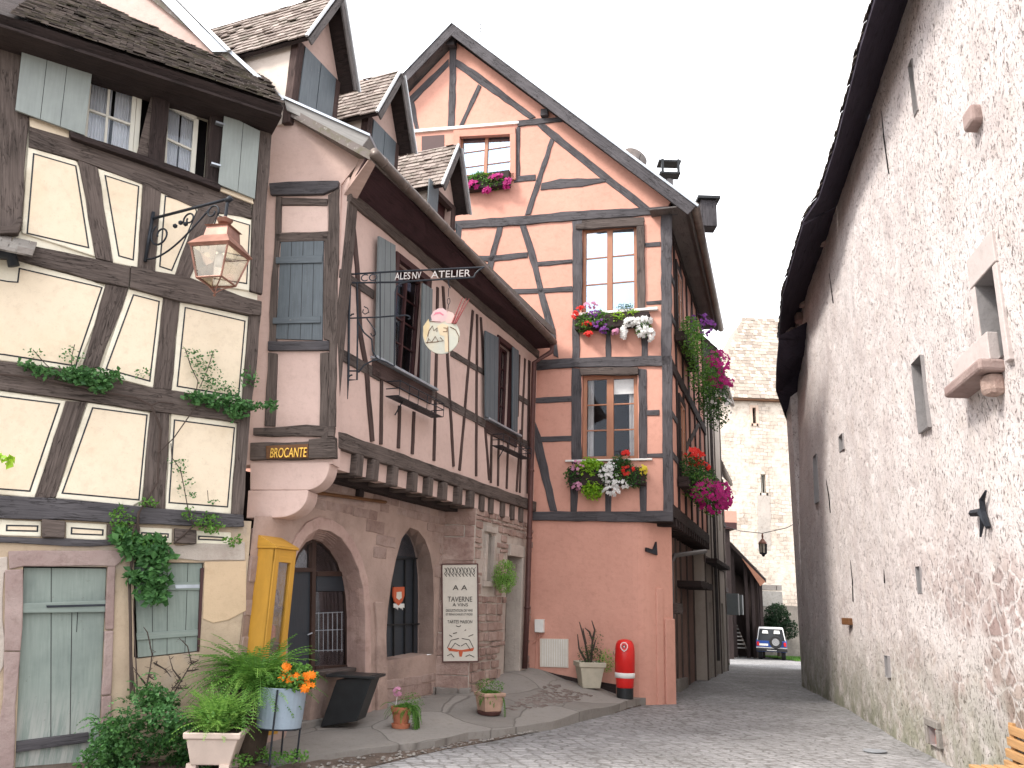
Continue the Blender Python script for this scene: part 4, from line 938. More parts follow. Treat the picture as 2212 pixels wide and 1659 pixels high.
# second arch: dark blue boarded shutters behind bars
a2 = [GP.st(*p, D2) for p in Z(6, *A2i)]; bz = MB().prism(GP, a2, D2 - .05, D2 - .01).obj('window', M['doorblue'], PH)
mb = MB()
for c in ((800, 660, 930, 655), (760, 1000, 935, 995), (852, 660, 850, 1165), (898, 655, 894, 1160), (795, 800, 793, 1175), (765, 1175, 936, 1150)): mb.line(GP, gl(6, *c), .025, D2, D2 + .025, 0)
mb.obj('glazing_bars', M['black'], bz)
MB().prism(GP, gl(6, 812, 640, 860, 525, 895, 555, 925, 650), D2 - .008, D2).obj('pane', M['glass'], bz)
MB().prism(GP, [(GP.st(*Z(6, 752, 1190)[0])[0], zb), (GP.st(*Z(6, 968, 1150)[0])[0], zb), GP.st(*Z(6, 968, 1150)[0], -.06), GP.st(*Z(6, 756, 1190)[0], -.06)], -.4, -.05).obj('window_parapet', M['pinkstone'], PH, bevel=.01)
# pilasters between and beside the arches
for c in ((690, 880, 735, 880, 752, 1200, 752, 1470, 700, 1480, 700, 1000), ): MB().px(GP, Z(6, *c), -.02, .05, .004).obj('pilaster', M['pinkstone'], PH, bevel=.015)
# a small red hanging emblem in the second arch
em = thing('crest_sign', 'small red shield sign with pale fringe hanging in the second arch', 'sign', tuple(GP.at(*Z(6, 823, 850)[0], -.2)))
def gq(*c): return [GP.st(u, v, -.2) for u, v in Z(6, *c)]
MB().prism(GP, gq(797, 805, 853, 803, 853, 850, 842, 880, 822, 900, 803, 880, 795, 850), -.22, -.20).obj('shield', M['redink'], em)
mb = MB(); mb.prism(GP, gq(812, 830, 836, 828, 838, 860, 824, 872, 810, 860), -.205, -.195); mb.obj('emblem', M['board'], em)
mb = MB()
for i in range(7): x = 800 + i * 8; mb.prism(GP, gq(x, 890, x + 6, 890, x + 6, 912 + (i % 3) * 6, x, 910), -.218, -.207)
mb.obj('fringe', M['white'], em)

# buttress and stone end wall
s2 = EP.p; sB = (UP.st(1020, 1300)[0]); zc = zjet - .38
bl = MB()
sE0 = EP.st(*Z(6, 1040, 900)[0])[0] - .12
MB().prism(EP, [(sE0, zb), (0.0, zb), (0.0, zc), (sE0, zc)], -.2, 0).obj('wall', M['mortar'], PH)
blocks(MB(), EP, sE0 + .02, zb, -.005, zc, .34, .5, (.008, .03), .012).obj('stone_block', M['sandstone'], PH, bevel=.012)
dr = (UP.st(*Z(6, 1388, 900)[0])[0], .3, UP.st(*Z(6, 1452, 900)[0])[0], UP.st(*Z(6, 1400, 640)[0])[1])
nc = (UP.st(*Z(6, 1280, 700)[0])[0], UP.st(*Z(6, 1300, 775)[0])[1], UP.st(*Z(6, 1315, 700)[0])[0], UP.st(*Z(6, 1298, 535)[0])[1])
print('door/niche', dr, nc, sB)
nch = [(nc[0], nc[1]), (nc[2], nc[1]), (nc[2], nc[3] - .08)] + [((nc[0] + nc[2]) / 2 + (nc[2] - nc[0]) / 2 * math.cos(t * math.pi / 6), nc[3] - .08 + .13 * math.sin(t * math.pi / 6)) for t in range(1, 6)] + [(nc[0], nc[3] - .08)]
wallmesh(MB(), UP, [(sB, zb), (.4, zb), (.4, zc + .25), (sB, zc + .25)], [nch, R4((dr[0], .05, dr[2], dr[3]))], .3, -.04, .35).obj('wall', M['mortar'], PH)
def sk(a, b, c, d):
    for (x0, y0, x1, y1) in ((nc[0] - .1, nc[1] - .12, nc[2] + .1, nc[3] + .14), (dr[0] - .02, 0, dr[2] + .28, dr[3] + .22)):
        if a < x1 and c > x0 and b < y1 and d > y0: return True
    return False
blocks(MB(), UP, sB, zb, .35, zc + .02, .165, .25, (-.035, .02), .028, sk, .5).obj('stone_block', M['sandstone'], PH, bevel=.014)
mb = MB()
mb.rectp(UP, (dr[2] - .006, .0, dr[2] + .3, dr[3] - .004), -.1, .03, .002); mb.rectp(UP, (dr[0] - .03, dr[3] - .006, dr[2] + .3, dr[3] + .22), -.1, .035, .002)
for (a, b, c, d) in ((nc[0] - .1, nc[1], nc[0] + .006, nc[3]), (nc[2] - .006, nc[1], nc[2] + .1, nc[3]), (nc[0] - .1, nc[3] + .05, nc[2] + .1, nc[3] + .16), (nc[0] - .1, nc[1] - .1, nc[2] + .1, nc[1])): mb.rectp(UP, (a, b, c, d), -.08, .015, .003)
mb.obj('stone_surround', M['mortar'], PH, bevel=.01)
MB().rectp(UP, (dr[0] - .05, .0, dr[2], dr[3]), -.34, -.30).obj('door', M['doorframe'], PH)
MB().rectp(UP, (nc[0] - .05, nc[1], nc[2] + .05, nc[3] + .1), -.36, -.32).obj('niche_back', M['dark'], PH)
# footing blocks
mb = MB(); blocks(mb, EP, sE0 - .3, -.2, .05, .28, .25, .6, (.05, .12), .02); blocks(mb, GP, GP.st(*Z(6, 750, 1400)[0])[0], -.2, s_r, .16, .3, .8, (.04, .1), .02); mb.obj('footing', M['slab'], PH, bevel=.02)
mb = MB(); q = gp(*Z(6, 350, 1530)[0], -.02); mb.cbox((q.x - .1, q.y + .12, .02), UP.t * .95, UP.n * .5, (0, 0, .12)); mb.obj('door_step', M['slab'], PH, bevel=.02)

# eave, gutter, roof
best = None
for k in range(20, 130):
    o = k * .01; a, b = UP.st(800, 328, o), UP.st(1192, 738, o)
    if best is None or abs(a[1] - b[1]) < best[0]: best = (abs(a[1] - b[1]), o, a, b)
OE = .5; a, b = UP.st(800, 328, OE), UP.st(1192, 738, OE); zG = (a[1] + b[1]) / 2; print('gutter', best, OE, a, b)
sg0, sg1 = a[0], b[0]
def GE(s_, dz=0, do=0): f = (s_ - sg0) / (sg1 - sg0); return UP.w(s_, a[1] + (b[1] - a[1]) * f + dz, OE + do)
mb = MB(); mb.box(UP.w(C0 - .02, ztop, 0), UP.t * (.4 - C0), UP.n * .02 , (0, 0, .02))
sf = MB(); x0 = sg0; vs = [UP.w(C0, ztop, -.02), UP.w(sg1 + .2, ztop, -.02), GE(sg1 + .2, -.06, -.04), GE(x0, -.06, -.04)]; vs2 = [v + V((0, 0, .05)) for v in vs]
sf.add(vs + vs2, [(3, 2, 1, 0), (4, 5, 6, 7), (0, 1, 5, 4), (1, 2, 6, 5), (2, 3, 7, 6), (3, 0, 4, 7)], [[(0, 0), (8, 0), (8, .9), (0, .9)]] * 6)
rf = MB(); sl2 = R(44); inn = -UP.n; upr = inn * math.cos(sl2) + V((0, 0, math.sin(sl2))); nrr = -inn * math.sin(sl2) + V((0, 0, math.cos(sl2)))
prof = [GE(sg0, .02)] + [NP.at(u, v, .06) for u, v in ((620, 228), (504, 120), (349, -2), (150, -158))]; und = [p - V((0, 0, .14)) for p in prof]
far_ = lambda p: p + UP.t * (sg1 - sg0 + .2 if p.z < 8.0 else sg1 - sg0 - .2); ring0 = prof + und[::-1]; rf.loft([ring0, [far_(p) for p in ring0]])
roofP = rf.obj('roof', M['tile'], PH); sf.obj('soffit', M['soffit'], roofP)
gt = MB(); n = 40; pts = [GE(sg0 + (sg1 - sg0) * i / n, -.02, .05) for i in range(n + 1)]; gt.tube(pts, .075, 12)
for i in range(12): c_ = GE(sg0 + (sg1 - sg0) * (i + .4) / 12, -.02, .05); gt.tube([c_ - UP.t * .02, c_ + UP.t * .02], .082, 12)
gt.obj('gutter', M['gutter'], roofP, smooth=True)
# verge board and its metal edge over the end face
mb = MB(); mb.px(NP, Z(4, 405, 665, 960, 915, 912, 978, 425, 745), -.3, .12); mb.obj('verge_board', M['fascia'], roofP, bevel=.006)
mb = MB(); mb.px(NP, Z(4, 400, 655, 965, 905, 960, 918, 405, 672), -.3, .15); mb.obj('verge_flashing', M['zinc'], roofP)
e0, e1 = UP.w(C0 - .03, ztop - .03, -.05), GE(sg0, -.1, 0); e2, e3 = UP.w(C0 + .10, ztop - .05, .09), GE(sg0 + .12, -.13, .02); e4 = NP.at(785, 320, .0)
mb = MB(); mb.add([e0, e2, e3, e1], [(0, 1, 2, 3)]); mb.add([e0, e1, e4], [(0, 1, 2)]); mb.obj('eave_end_board', paint('tan_end_board', (.40, .28, .24)), roofP)
# downpipe
dp = thing('downpipe', 'red-brown downpipe between the pink house and the orange house', 'downpipe', tuple(UP.at(1140, 1450, .12)))
mb = MB(); P0 = GE(sg1 - .05, -.1, .02); P1 = UP.at(*Z(5, 1525, 1050)[0], .12); zbot = .45
mb.tube([P0, P0 - V((0, 0, .15)), P1, V((P1.x, P1.y, zbot + 1.4)), V((P1.x - .02, P1.y, zbot))], .055, 10)
for z in (1.6, 3.0, 4.4): mb.tube([V((P1.x, P1.y, z)), V((P1.x, P1.y, z + .04))], .07, 10)
mb.obj('pipe', M['pipe'], dp, smooth=True)

# ------------------------------------------------------------------ dormers
def dormer(off, s0, s1, z0, ze, tip, ov=.28, back=2.6, kind=0, label=None):
    """s0..s1 front width at plane offset off; z0 base, ze wall top, tip height of the gable"""
    F = UP.par(off); sm_ = (s0 + s1) / 2; half = (s1 - s0) / 2; pit = math.atan2(tip - ze, half); e = .20
    fr = MB(); wr = (s0 + .13, z0 + .0, s1 - .13, ze - .02)
    wallmesh(fr, F, [(s0, z0 - .5), (s1, z0 - .5), (s1, ze), (sm_, tip - .03), (s0, ze)], [R4((wr[0], z0 - .3, wr[2], wr[3] + .0))], .1, 0, .15)
    d = fr.obj('dormer', M['pinkwall2'], PH)
    ck = MB(); ck.box(F.w(s0, z0 - .5, -back), F.t * .06, F.n * (back - .1), (0, 0, ze - z0 + .5)); ck.box(F.w(s1 - .06, z0 - .5, -back), F.t * .06, F.n * (back - .1), (0, 0, ze - z0 + .5)); ck.obj('cheek', M['cheek'], d)
    tm = MB(); tm.rectp(F, (s0 - .015, z0 - .5, s0 + .13, ze), -.1, .035, .004); tm.rectp(F, (s1 - .13, z0 - .5, s1 + .015, ze), -.1, .035, .004); tm.rectp(F, (s0 + .13, ze - .1, s1 - .13, ze), -.1, .03, .004); tm.obj('timber_frame', M['tim_thin'], d, bevel=.006)
    if kind == 2: darkback(MB(), F, (wr[0], z0 - .3, wr[2], wr[3]), -.14).obj('opening', M['darkred'], d)
    mid_ = (wr[0] + wr[2]) / 2
    if kind < 2:
        for a, b in ((wr[0], mid_ - .008), (mid_ + .008, wr[2])):
            s_ = MB().prism(F, [(a, z0 - .3), (b, z0 - .3), (b, wr[3] - (.0 if a > wr[0] + .01 else .0)), (a, wr[3])], .02, .05).obj('shutter', M['shutblue'], d, bevel=.004)
            mb = MB(); mb.rectp(F, (a, wr[3] - .28, b, wr[3] - .2), .05, .075); mb.rectp(F, (a, z0 + .12, b, z0 + .2), .05, .075)
    else:
        MB().rectp(F, (s0 - .28, z0 - .2, s0 + .1, wr[3]), .06, .09).obj('shutter', M['shutblue'], d, bevel=.004)
        MB().rectp(F, (s1 - .0, z0 - .35, s1 + .22, wr[3] - .35), .06, .09).obj('shutter', M['shutblue'], d, bevel=.004)
    for sg_ in (-1, 1):
        # slab running back; u = outward-down direction
        dn = F.t * sg_ * math.cos(pit) - V((0, 0, math.sin(pit))); nn = F.t * sg_ * math.sin(pit) + V((0, 0, math.cos(pit)))
        L = half / math.cos(pit) + e; top = F.w(sm_, tip + .04, ov)
        MB().box(top, dn * L, -F.n * (back + ov), nn * .05).obj('roof_slab', M['tim_dark'], d)
        eave = top + dn * L + nn * .05
        rt = -F.n * sg_ if False else -F.n
        tiles(MB(), eave + nn * .0, rt, -dn, nn, back + ov, L, .16, .115, .02, jit=.014).obj('roof_tile', M['tile_d'], d)
        # barge board along the front edge
        mb = MB(); mb.box(top + nn * -.07, dn * (L + .02), F.n * .03, nn * .10); mb.obj('barge_board', M['soffit2'], d, bevel=.004)
        mb = MB(); mb.box(top + nn * .07 + F.n * .0, dn * (L + .03), F.n * .045, nn * .03); mb.obj('barge_flashing', M['zinc_l'], d)
    return d
M['pinkwall2'] = plaster('dormer_plaster', (.56, .41, .36), .06); M['cheek'] = plaster('pale_cheek_plaster', (.60, .52, .46), .06)
M['tile_d'] = tilem('weathered_dormer_tiles', (.16, .125, .11), (.36, .30, .27), (.16, .15, .12)); M['zinc_l'] = plain('light_zinc_edge', (.55, .56, .57), .45, .3, .1)
def dm(off, zx0, zy0, zx1, tipx, tipy, ybase, kind, back=2.6):
    F = UP.par(off); (a0, b0), = [F.st(*p) for p in Z(4, zx0, zy0)]; a1 = F.st(*Z(4, zx1, zy0)[0])[0]; tz = F.st(*Z(4, tipx, tipy)[0], .28)[1]; zb_ = F.st(*Z(4, zx0, ybase)[0])[1]
    half = (a1 - a0) / 2; print('dormer', a0, a1, zb_, b0, tz); return dormer(off, a0, a1, zb_, b0, tz, kind=kind, back=back)
dm(-.92, 478, 262, 770, 735, -30, 640, 0, 3.4)
dm(-.80, 930, 742, 1140, 1115, 462, 930, 1, 3.0)
dm(-.70, 1352, 1200, 1500, 1500, 945, 1420, 2, 2.8)
# main roof going up behind the dormers, seen between them, and the pink gable strip left of the first dormer
mb = MB(); q = [(-2.2, 0)]
MB().px(NP, Z(1, 800, -120, 960, -20, 1335, 322, 1240, 322, 905, -20, 780, -120), -.02, .10).obj('gable_flashing', M['zinc'], roofP)
MB().px(NP, Z(1, 960, -50, 1015, -10, 1355, 325, 1335, 330), .0, .16).obj('gable_flashing', M['zinc_l'], roofP)
MB().px(NP, Z(1, 1320, 315, 1345, 315, 1665, 600, 1640, 612), .0, .13).obj('gable_flashing', M['zinc'], roofP)

# ------------------------------------------------------------------ window racks (empty iron flower baskets)
def rack(k, x0, y0, x1, y1, label, outw=.26, h=.22):
    P0 = UP.st(*Z(k, x0, y0)[0]); P1 = UP.st(*Z(k, x1, y1)[0]); zt = (P0[1] + P1[1]) / 2; s0, s1 = P0[0], P1[0]
    t = thing('window_rack', label, 'flower rack', tuple(UP.w((s0 + s1) / 2, zt - h, .02)), 'empty iron window racks'); mb = MB()
    for z in (zt, zt - h * .5): mb.tube([UP.w(s0, z, .03), UP.w(s0, z, outw), UP.w(s1, z, outw), UP.w(s1, z, .03)], .009, 5)
    for f in [i / 5 for i in range(6)]:
        s_ = s0 + (s1 - s0) * f; mb.tube([UP.w(s_, zt, outw), UP.w(s_, zt - h, outw), UP.w(s_, zt - h, .03)], .007, 5)
    mb.obj('rack_frame', M['iron'], t)
    mb = MB(); 
    for i in range(3): mb.box(UP.w(s0, zt - h - .012, .04 + i * .075), UP.t * (s1 - s0), UP.n * .06, (0, 0, .012))
    mb.obj('rack_floor', M['iron'], t)
    MB().tube([UP.w(s0 + .3, zt - h, outw * .6), UP.w(s0 + .3, zt - h - .22, .03)], .01, 5).obj('rack_bracket', M['iron'], t); return t
rack(5, 752, 1150, 985, 1268, 'empty iron flower rack under the nearer window of the pink house')
rack(5, 1302, 1420, 1450, 1500, 'empty iron flower rack under the farther window of the pink house, beside the downpipe')
# shutters of the street windows
for pts in (U_(5, 715, 395, 800, 443, 800, 1068, 700, 1018, off=.08), U_(5, 935, 640, 985, 672, 970, 1162, 925, 1138, off=.05), U_(5, 1268, 885, 1335, 920, 1330, 1362, 1270, 1332, off=.08), U_(5, 1405, 970, 1434, 990, 1427, 1412, 1402, 1398, off=.05)):
    shutter(PH, UP, pts, .07, 'shutgrey' if pts[0][0] < -3.5 else 'shutblue', .035, planks=3)

# ------------------------------------------------------------------ wrought-iron sign arm and the palette sign hanging from it
an = UP.at(*Z(7 + 10, 205, 300)[0], .06); ar = thing('sign_bracket', 'black wrought-iron sign arm with cut-out letters on the pink house', 'sign bracket', tuple(an))
# the arm leaves the wall towards the street; solve its direction so that it passes the photographed tip
tipr = ray(*Z(17, 1530, 180)[0]); L_ = 1.75; bestd = None
for yaw_ in range(60, 160):
    d = V((math.sin(R(yaw_)), math.cos(R(yaw_)), 0)); p = an + d * L_; q = p - CAMP; e_ = abs(q.x / q.y - tipr.x / tipr.y)
    if bestd is None or e_ < bestd[0]: bestd = (e_, yaw_, d)
print('arm', bestd); dA = bestd[2]
AP = Plane(an[:2], bestd[1])
def a_(x, y): return AP.at(*Z(17, x, y)[0])
mb = MB(); I = lambda *c: [a_(c[i], c[i + 1]) for i in range(0, len(c), 2)]
mb.tube(I(155, 255, 600, 228, 1540, 182), .013, 6); mb.tube(I(155, 345, 610, 338, 1430, 288), .013, 6); mb.tube(I(1430, 290, 1445, 250, 1480, 215, 1530, 185), .012, 6)
mb.tube(I(152, 110, 150, 250, 135, 700, 128, 1300, 120, 1550), [.006, .018, .018, .018, .005], 6); mb.tube(I(218, 345, 225, 710, 218, 1350, 125, 1352), .013, 6); mb.tube(I(128, 1258, 232, 1258), .011, 6)
mb.tube(I(145, 712, 450, 700, 620, 686, 730, 682, 765, 695, 768, 715, 745, 722), .011, 6); mb.tube(I(605, 1210, 612, 800, 615, 440, 632, 380, 680, 350, 760, 330), .012, 6)
mb.tube(I(458, 240, 458, 1150), .009, 6); mb.tube(I(232, 1275, 290, 1200, 380, 1150, 450, 1142, 520, 1165, 600, 1210), .012, 6)
mb.tube(I(225, 740, 290, 860, 370, 930, 380, 1050, 410, 1110, 450, 1145), .012, 6); mb.tube(I(320, 715, 400, 830, 410, 880, 380, 900, 360, 870), .010, 6); mb.tube(I(290, 590, 330, 610, 340, 650, 300, 670, 275, 650, 285, 620), .008, 6)
mb.tube(I(150, 690, 165, 672, 188, 668), .012, 5); mb.tube(I(135, 1320, 150, 1305, 170, 1300), .012, 5)
mb.obj('bracket_frame', M['iron'], ar)
def band_(x0, x1):
    f = lambda x: 253 - (x - 155) * .0535; g = lambda x: 343 - (x - 155) * .045
    return [a_(x0, f(x0)), a_(x1, f(x1)), a_(x1, g(x1)), a_(x0, g(x0))]
M['letterpale'] = plain('pale_letters', (.50, .46, .44), .5)
for body, x0, x1, mt in (('CO', 255, 425, 'iron'), ('ALES', 608, 768, 'letterpale'), ('NV', 790, 880, 'letterpale'), ('ATELIER', 985, 1392, 'letterpale')):
    f = lambda x: 335 - (x - 155) * .046; p, q = a_(x0, f(x0)), a_(x1, f(x1)); text(body, (a_(x0, 262 - (x0 - 155) * .045).z - p.z) / .70, p, q - p, (0, 0, 1), M[mt], ar, 'lettering', .01, (q - p).length)
hs = thing('hanging_sign', 'round pale palette sign with brushes hanging from the iron arm', 'sign', tuple(a_(1095, 600)))
mb = MB(); mb.tube(I(1168, 315, 1165, 360, 1185, 400), .008, 5); mb.tube(I(1168, 400, 1165, 490), .005, 5)
c_ = a_(1168, 535); k17 = mpp(c_) * .2083; mb.tube([c_ + AP.t * math.cos(t / 12 * 6.2832) * 14 * k17 + V((0, 0, math.sin(t / 12 * 6.2832) * 34 * k17)) for t in range(13)], .005, 5); mb.tube(I(1168, 568, 1160, 620), .005, 5); mb.obj('chain', M['iron'], hs)
pts = []
for i in range(40):
    t = i / 40 * 2 * math.pi; rr = 192 * (1 + .02 * math.sin(3 * t)); pts.append((1093 + rr * math.cos(t), 895 - rr * .97 * math.sin(t)))
SG = AP.par(0)
disc = MB().prism(SG, [SG.st(*Z(17, *p)[0]) for p in pts], -.012, .012).obj('palette', plaster('pale_green_sign_paint', (.50, .50, .43), .08, (.58, .50, .36), .6, .1), hs, bevel=.004)
def flat(pts, d, mt, nm): return MB().prism(SG, [SG.st(*Z(17, *p)[0]) for p in pts], -d, d).obj(nm, mt, hs)
flat([(1000, 755), (985, 690), (1010, 645), (1060, 615), (1110, 612), (1150, 640), (1155, 690), (1130, 745), (1080, 765)], .016, plain('cloudy_pink', (.58, .40, .40), .7), 'pink_patch')
flat([(1010, 690), (1030, 655), (1080, 650), (1120, 680), (1110, 690), (1075, 668), (1035, 675)], .019, plain('rose_stroke', (.58, .18, .24), .7), 'rose_stroke')
flat([(1130, 740), (1160, 640), (1215, 660), (1240, 720), (1210, 770), (1150, 765)], .015, plain('blush', (.60, .42, .38), .7), 'blush_patch')
flat([(905, 800), (960, 720), (975, 790), (950, 880), (930, 960), (905, 900)], .015, plain('sand_paint', (.60, .48, .28), .7), 'sand_patch')
flat([(1050, 800), (1100, 770), (1165, 790), (1160, 870), (1165, 1060), (1130, 1065), (1125, 900), (1080, 890)], .015, plain('straw_paint', (.62, .50, .34), .7), 'straw_patch')
mk = MB()
for pl_ in ([(950, 900), (965, 840), (1000, 790), (1015, 840), (1050, 810), (1045, 850)], [(945, 975), (960, 920), (990, 960), (1030, 900), (1060, 950), (1115, 945), (1080, 910)], [(930, 965), (1060, 955)], [(975, 745), (1085, 750)], [(1115, 810), (1150, 815), (1150, 850), (1110, 850)], [(1180, 800), (1240, 830), (1275, 900), (1270, 960)], [(1160, 800), (1168, 1060)]): mk.tube([SG.at(*Z(17, *p)[0], .017) for p in pl_], .005, 4)
mk.obj('painted_strokes', M['brownwood'], hs)
mb = MB()
for x0, y0, x1, y1 in ((1205, 765, 1312, 500), (1225, 770, 1350, 505), (1240, 765, 1382, 510)): mb.tube([SG.at(*Z(17, x0, y0)[0], .02), SG.at(*Z(17, (x0 + x1) / 2, (y0 + y1) / 2)[0], .02), SG.at(*Z(17, x1, y1)[0], .02)], [.014, .009, .006], 6)
mb.obj('brushes', paint('brush_red', (.25, .05, .05)), hs)
# ================================================================== ORANGE HOUSE
OH = thing('orange_gabled_house', 'salmon orange half-timbered house with a tall gable and flower boxes', 'house', tuple(OP.at(1250, 1500)[:2]) + (-.1,))
def O_(k, *c, off=0.0): return [OP.st(u, v, off) for u, v in Z(k, *c)]
apx = O_(7, 322, 38, off=.35)[0]; rgt = O_(7, 1432, 868, off=.35)[0]
lft = (2 * apx[0] - rgt[0], rgt[1]); s_c = OP.st(1448, 1110)[0]; zb3 = OP.st(1300, 1113)[1]; zev = OP.st(1447, 458)[1]
print('orange', apx, rgt, s_c, zb3, zev)
wa = O_(7, 935, 1000, 1195, 1385); wA = (wa[0][0], wa[1][1], wa[1][0], wa[0][1] - .02)
wb = O_(8, 300, 103, 545, 462); wB = (wb[0][0] + .02, wb[1][1], wb[1][0], wb[0][1])
wg = O_(7, 358, 560, 598, 757); wG = (wg[0][0], wg[1][1], wg[1][0], wg[0][1])
dlt = .16; hw = (rgt[0] - apx[0]) ; 
gable = [(lft[0] + .35, zb3 - .02), (s_c, zb3 - .02), (s_c, zev), (apx[0] + hw * .93, rgt[1] + (apx[1] - rgt[1]) * .07 - .22), (apx[0], apx[1] - .3), (lft[0] + .35, lft[1] - .1)]
wallmesh(MB(), OP, gable, [R4(wA), R4(wB), R4(wG)], .3, 0, .22).obj('wall', M['orange'], OH)
mb = MB()
for q in (wA, wB, wG): mb.rectp(OP, (q[0] - .3, q[1] - .2, q[2] + .3, q[3] + .2), -.95, -.9)
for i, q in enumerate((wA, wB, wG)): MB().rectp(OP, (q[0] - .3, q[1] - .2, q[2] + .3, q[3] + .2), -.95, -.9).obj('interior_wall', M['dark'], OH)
def ob_(k, *c, d=.022, m='tim_slate', wob=.012, name='timber_beam'): return MB().px(OP, Z(k, *c), -.03, d, wob).obj(name, M[m], OH, bevel=.012)
for c in ((310, 122, 342, 122, 340, 300, 333, 522, 300, 524, 308, 300), (305, 203, 306, 236, 130, 418, 98, 414, 118, 386), (118, 420, 143, 408, 168, 540, 150, 542), (340, 203, 455, 275, 716, 478, 690, 488, 450, 322, 340, 240), (716, 510, 760, 510, 1042, 735, 1258, 906, 1205, 908, 1010, 756, 770, 560),
          (444, 322, 460, 332, 376, 516, 352, 522), (785, 576, 802, 590, 692, 936, 664, 940), (624, 525, 643, 525, 640, 755, 622, 757), (612, 758, 715, 748, 716, 776, 612, 786), (742, 788, 830, 768, 1045, 765, 1052, 782, 930, 806, 738, 822),
          (535, 990, 562, 988, 512, 1195, 482, 1188), (638, 980, 668, 980, 722, 1150, 752, 1290, 808, 1480, 822, 1612, 800, 1602, 740, 1360, 700, 1190), (430, 1130, 540, 1128, 678, 1113, 678, 1140, 500, 1160, 430, 1150), (722, 1160, 887, 1146, 887, 1166, 724, 1180),
          (585, 1288, 735, 1284, 888, 1274, 890, 1300, 760, 1306, 600, 1312), (887, 968, 935, 962, 934, 1385, 890, 1385), (890, 1385, 922, 1385, 922, 1618, 887, 1618), (1230, 1070, 1304, 1064, 1304, 1086, 1232, 1090), (1236, 1346, 1310, 1340, 1310, 1358, 1238, 1362),
          (1046, 1400, 1070, 1400, 1070, 1616, 1046, 1618), (1210, 1400, 1246, 1400, 1244, 1614, 1214, 1616)): ob_(7, *c)
ob_(7, 300, 968, 385, 965, 640, 945, 890, 922, 1260, 905, 1402, 897, 1382, 938, 1225, 942, 890, 966, 640, 988, 385, 1002, 300, 1010, d=.04); ob_(7, 628, 495, 830, 478, 842, 500, 720, 514, 632, 523, d=.035)
ob_(7, 744, 450, 775, 448, 778, 478, 742, 482, d=.12, name='purlin_end', wob=.005); ob_(7, 306, 120, 344, 120, 344, 156, 306, 158, d=.2, name='purlin_end', wob=.004)
ob_(7, 1306, 942, 1357, 938, 1357, 1640, 1308, 1640, d=.05); ob_(7, 690, 1628, 900, 1615, 1357, 1602, 1359, 1645, 1300, 1652, 900, 1658, 690, 1672, d=.05)
ob_(7, 905, 948, 1226, 930 + 18, 1228, 972, 910, 985, d=.02, m='tim_grey'); ob_(7, 905, 985, 1226, 972, 1226, 992, 936, 1008, 905, 1008, d=.06, m='tim_grey'); ob_(7, 1192, 990, 1228, 988, 1232, 1386, 1196, 1386, d=.05, m='tim_grey')
for c in ((258, 70, 300, 72, 300, 482, 258, 484), (545, 72, 582, 75, 584, 470, 550, 472), (95, 200, 262, 190, 262, 215, 97, 222), (122, 366, 262, 362, 262, 386, 130, 389), (96, 290, 125, 362, 196, 688, 165, 688, 98, 420), (583, 252, 637, 250, 637, 275, 583, 276), (583, 440, 652, 438, 652, 457, 584, 458),
          (252, 560, 286, 560, 280, 690, 253, 690), (404, 560, 432, 560, 428, 690, 403, 690), (552, 560, 583, 560, 582, 690, 554, 690)): ob_(8, *c)
ob_(8, 648, 48, 693, 48, 696, 690, 654, 692, d=.05, wob=.008); ob_(8, 60, 690, 400, 690, 696, 688, 697, 733, 570, 735, 60, 728, d=.07, wob=.008); ob_(8, 292, 72, 546, 68, 546, 100, 300, 104, d=.07, m='tim_grey')
# flashing and frame above the gable window, second small opening
ob_(7, 100, 543, 638, 500, 638, 512, 100, 558, d=.06, m='white', wob=0, name='drip_flashing')
mb = MB()
for c in ((332, 545, 622, 530, 622, 562, 358, 575, 332, 575), (332, 575, 360, 572, 362, 760, 335, 775), (597, 560, 624, 558, 624, 775, 598, 760), (335, 757, 620, 745, 622, 776, 335, 790)): mb.px(OP, Z(7, *c), -.05, .07, 0)
mb.obj('window_casing', M['orange2'], OH, bevel=.006)
mb = MB(); mb.px(OP, Z(7, 178, 568, 284, 560, 284, 680, 178, 690), -.05, .01); mb.obj('small_opening', M['darkred'], OH)
win1 = window(OH, OP, wG, -.10, 2, 3, 'brownframe', 'glass_sky', .06, .09, .02)
win2 = window(OH, OP, (wA[0] + .01, wA[1], wA[2] - .01, wA[3]), -.10, 2, 3, 'brownframe', 'glass_sky', .075, .13, .03)
win3 = window(OH, OP, (wB[0] + .01, wB[1], wB[2] - .01, wB[3]), -.10, 2, 3, 'brownframe', 'glass', .085, .15, .03, curtain=[(0, .13, 'curtain2'), (.88, 1., 'curtain2')])
MB().rectp(OP, (wB[0] - .35, wB[1] - .04, wB[2] + .3, wB[1] - .0), -.05, .06).obj('window_sill', M['white'], OH, bevel=.008)
MB().rectp(OP, (wA[0] - .2, wA[1] - .06, wA[2] + .45, wA[1] - .0), -.05, .10).obj('window_sill', M['white'], OH, bevel=.008)
# pale roller blind seen in the upper right pane
MB().rectp(OP, (wB[2] - .66, wB[3] - .42, wB[2] - .1, wB[3] - .09), -.16, -.15).obj('blind', M['white'], win3)
